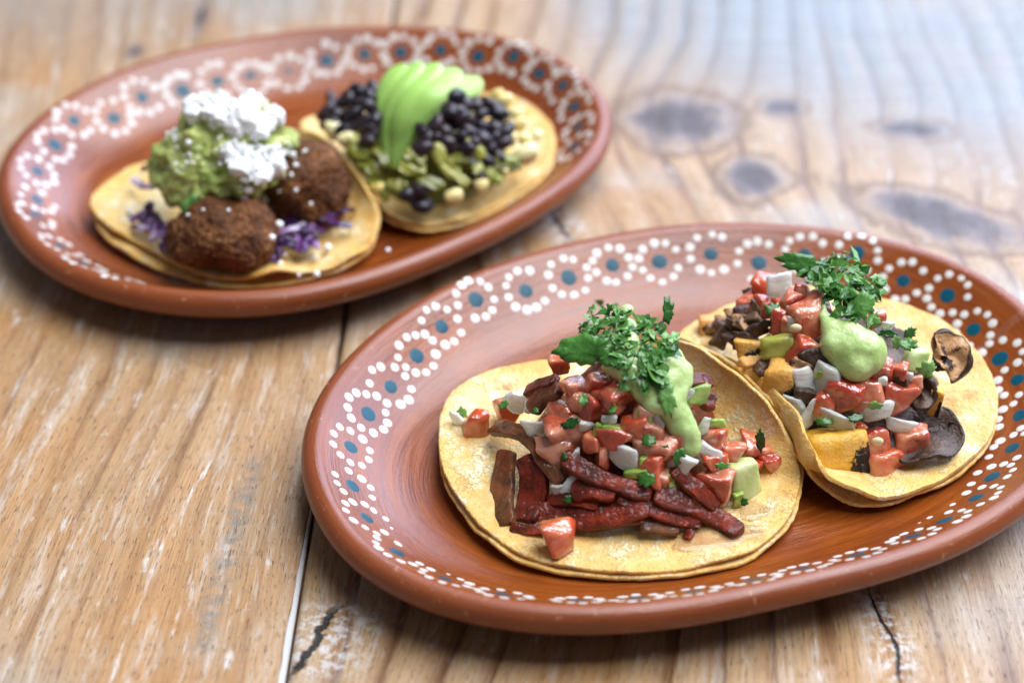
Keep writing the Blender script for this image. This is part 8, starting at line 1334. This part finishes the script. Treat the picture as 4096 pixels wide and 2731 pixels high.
for i, (x, y, z, w, hh) in enumerate(SHRED):
    c = np.array((x, y, z))-heap_normal('mush', (x, y, z))*.15
    pl = (0., .75, 0., .2)[i % 4]; me = dice(w*random.uniform(.7, 1.2), .35, max(hh, .3)*random.uniform(.9, 1.7), 'mush', 2300+i, .3, .16, .3, dict(radius=lambda v: np.full(len(v), .45), pale=lambda v, q=pl: np.full(len(v), q)), cuts=2, bend=random.uniform(-.6, .6))
    tag(link('mushroom_shred', me, None, c, (random.uniform(-.8, .4), random.uniform(-.9, .9), random.uniform(-.7, .7))), f'dark mushroom shred {spot("mush", (x, y, z))} of the mushroom taco filling', 'mushroom', 'mushroom shreds')
for i, (x, y, z, w, hh) in enumerate(CHAR):
    me, c = blob('char', [((0, 0, 0), (w*.42, min(w, hh)*.22, hh*.34)), ((w*.25, .05, hh*.15), min(w, hh)*.2), ((-w*.25, .0, -hh*.12), min(w, hh)*.18)], .04, 'char', 1, ((4., .10, i), (9., .06, i)))
    tag(link('char_crumb', me, None, np.array((x, y, z))-np.array([0, 0, hh*.3])), f'black charred crumb {spot("mush", (x, y, z))} of the mushroom taco filling', 'char', 'charred crumbs')

# ---------------------------------------------------------------- croquette taco
for i, (c, r, hh, lab) in enumerate(BALLS):
    me, c0 = blob('croquette', [(c, (r, r*.9, hh)), (np.array(c)+np.array([r*.25, -r*.2, -hh*.15]), (r*.85, r*.75, hh*.8)), (np.array(c)+np.array([-r*.3, r*.1, -.1]), (r*.75, r*.8, hh*.85))], .065, 'crust', 2, ((.55, .45, i*3.), (1.6, .16, i+5.), (4.5, .10, i), (9., .09, i)))
    tag(link('croquette', me, None, c0), lab, 'croquette', 'fried croquettes')
me, c0 = blob('guacamole', [(c, r) for c, r in [(c_, r_*.95) for c_, r_ in GUAC]], .085, 'guac', 3, ((1.2, .35, 1.), (2.6, .24, 2.), (5.5, .10, 4.)))
tag(link('guacamole', me, None, c0), 'chunky green guacamole mound on the fried croquettes', 'guacamole')
V, F = [], []; v1, f1 = I1
for x, y, z, s in CHEESE:
    k = s*rng.uniform(.6, 1.25, 3)*.8; o = len(V)*len(v1); V.append(v1*k*rng.uniform(.8, 1.2, (len(v1), 1))+np.array([x, y, z])+rng.uniform(-.09, .09, 3)+np.array([0, -.10, .10])); F += [[a+o for a in q] for q in f1]
V = np.concatenate(V); c = V.mean(0); o = link('crumbled_cheese', mesh('crumbled_cheese', V-c, F, 'cheese', smooth=False), None, c)
tag(o, 'white crumbled cheese covering the top of the guacamole', 'cheese', None, 'stuff')
for i, (x, y, z, s) in enumerate(CRUMBS):
    me = mesh('crumb', v1*rng.uniform(.75, 1.2, (len(v1), 1))*s*.5, f1, 'cheese'); zz = z
    tag(link('cheese_crumb', me, None, (x, y, zz+s*.3)), 'loose white cheese crumb scattered around the croquettes', 'cheese', 'loose cheese crumbs')
for i, (pts, w, t, lab) in enumerate(CABBAGE):
    me, c = sweep(pts, w, .09, lambda p: (math.sin(p[0]*3)*.6, -.5, 1), 'cabbage', 3000+i, 7, 10, .6, .06, .8, dict(red=lambda V, t=t: np.clip(t+.35*np.sin(V[:, 0]*4+i), 0, 1)), wave=.05)
    tag(link('cabbage_shred', me, None, c+np.array([0, -.15, .22])), lab, 'cabbage', 'red cabbage shreds')
x, y, z, w, hh = GUACLEAF[0][0], GUACLEAF[0][1], GUACLEAF[0][2], GUACLEAF[0][3], GUACLEAF[0][4]
tag(link('cilantro_leaf', leaf_mesh(201, w, hh*1.1, 3, .2), None, (x, y-.25, z-.1), (math.radians(70), 0, .2)), 'green leaf hanging from the guacamole over the front croquette', 'cilantro')

# ---------------------------------------------------------------- black bean taco
mound('pepper_mound', 'bean', 'soft olive green chilli filling beneath the black beans', 'raja', .72, 'filling', dict(red=.2), 9, .3)
def bean_mesh(seed):
    v, f = I2; v = v*np.array([.54, .34, .32]); v[:, 1] += .16*(v[:, 0]/.54)**2-.05; return mesh('bean', v+nz(v, 2., .03, seed), f, 'bean')
BM = [bean_mesh(i) for i in range(4)]
for i, (x, y, z, side) in enumerate(BEANS):
    n = heap_normal('bean', (x, y, z)); o = link('black_bean', BM[i % 4], None, np.array((x, y, z))-n*random.uniform(-.12, .14), (random.uniform(-.7, .5), random.uniform(-.9, .9), random.uniform(-1.3, 1.3)))
    k = random.uniform(.86, 1.16); o.scale = (k, k*random.uniform(.85, 1.1), k*random.uniform(.8, 1.1))
    lab = f'black bean {spot("bean", (x, y, z))} of the heap by the avocado' if side in 'LR' else side
    tag(o, lab, 'bean', 'black beans around the avocado')
for i, (pts, w, t) in enumerate(RAJAS):
    me, c = sweep(pts, w*.85, .13, lambda p: heap_normal('bean', p, .9)+np.array([.5*math.sin(i*2.1), 0, 0]), 'raja', 3300+i, 6, 12, .35, .05, .8, dict(red=lambda V, t=t: np.clip(t+V[:, 1]*.15, 0, 1)), wave=.06)
    tag(link('chilli_strip', me, None, c+np.array([0, -.1, .12])), f'olive green chilli strip {spot("bean", c)} of the bean taco filling', 'chilli', 'green chilli strips')
for i, (x, y, z, s, t, lab) in enumerate(CORN):
    v, f = I2; v = np.sign(v)*np.abs(v)**.72*np.array([.5, .36, .46])*s*.84; v[:, 0] *= 1+.4*v[:, 2]/(.46*s)
    ch = np.clip(-v[:, 0]/(s*.5)*1.6-.3, 0, 1) if 'charred' in lab else np.zeros(len(v))
    tag(link('corn_kernel', mesh('kernel', v+nz(v, 2., .05, i), f, 'corn', attrs=dict(tone=[t]*len(v), char=ch)), None, (x, y, z+.1), (random.uniform(-.5, .3), random.uniform(-.5, .5), random.uniform(-.6, .6) if 'charred' not in lab else .3)), lab, 'corn', 'corn kernels')
AVOLAB = ['leftmost avocado slice of the fan, deepest green', 'second avocado slice from the left of the fan', 'middle avocado slice of the fan on the beans', 'fourth avocado slice of the fan, next to the nearest one', 'rightmost avocado slice of the fan, reaching over the right bean heap']
for i, pts in enumerate(AVOCADO):
    P = crom(pts, 8); m = len(P); n = 18; V, rim = [], []; tip = P[0]
    axis = np.array(AVOCADO[min(i+1, 4)][2])-np.array(AVOCADO[max(i-1, 0)][2]); axis /= np.linalg.norm(axis)
    for j, p in enumerate(P):
        T = P[min(j+1, m-1)]-P[max(j-1, 0)]; T /= np.linalg.norm(T); B = axis-T*(axis@T); B /= np.linalg.norm(B); N = np.cross(B, T)
        if N[2]-N[1] < 0: N = -N
        s = j/(m-1); w = (.12+.94*math.sin(min(1, s*1.25)*math.pi*.5)**.9)*(1 if s < .88 else max(.25, math.cos((s-.88)/.12*1.3))); dp = .2+1.1*math.sin(s*math.pi)**.7
        for q in range(n):
            a = 2*math.pi*q/n; c, sn = math.cos(a), math.sin(a)
            V.append(p+B*(math.copysign(abs(c)**.5, c)*w*.58)+N*((sn if sn > 0 else sn*1.)*(dp*.42 if sn > 0 else dp*.42)-dp*.25)); rim.append(np.clip(abs(c)**3*.9*(.25+s), 0, 1))
    V = np.array(V); c = V.mean(0); F = lathe_faces(m, n)+[tuple(range(n))[::-1], tuple((m-1)*n+q for q in range(n))]
    tag(link('avocado_slice', mesh('avocado_slice', V-c+nz(V-c, .8, .04, i), F, 'avo', attrs=dict(rim=rim)), None, c), AVOLAB[i], 'avocado', 'fanned avocado slices')
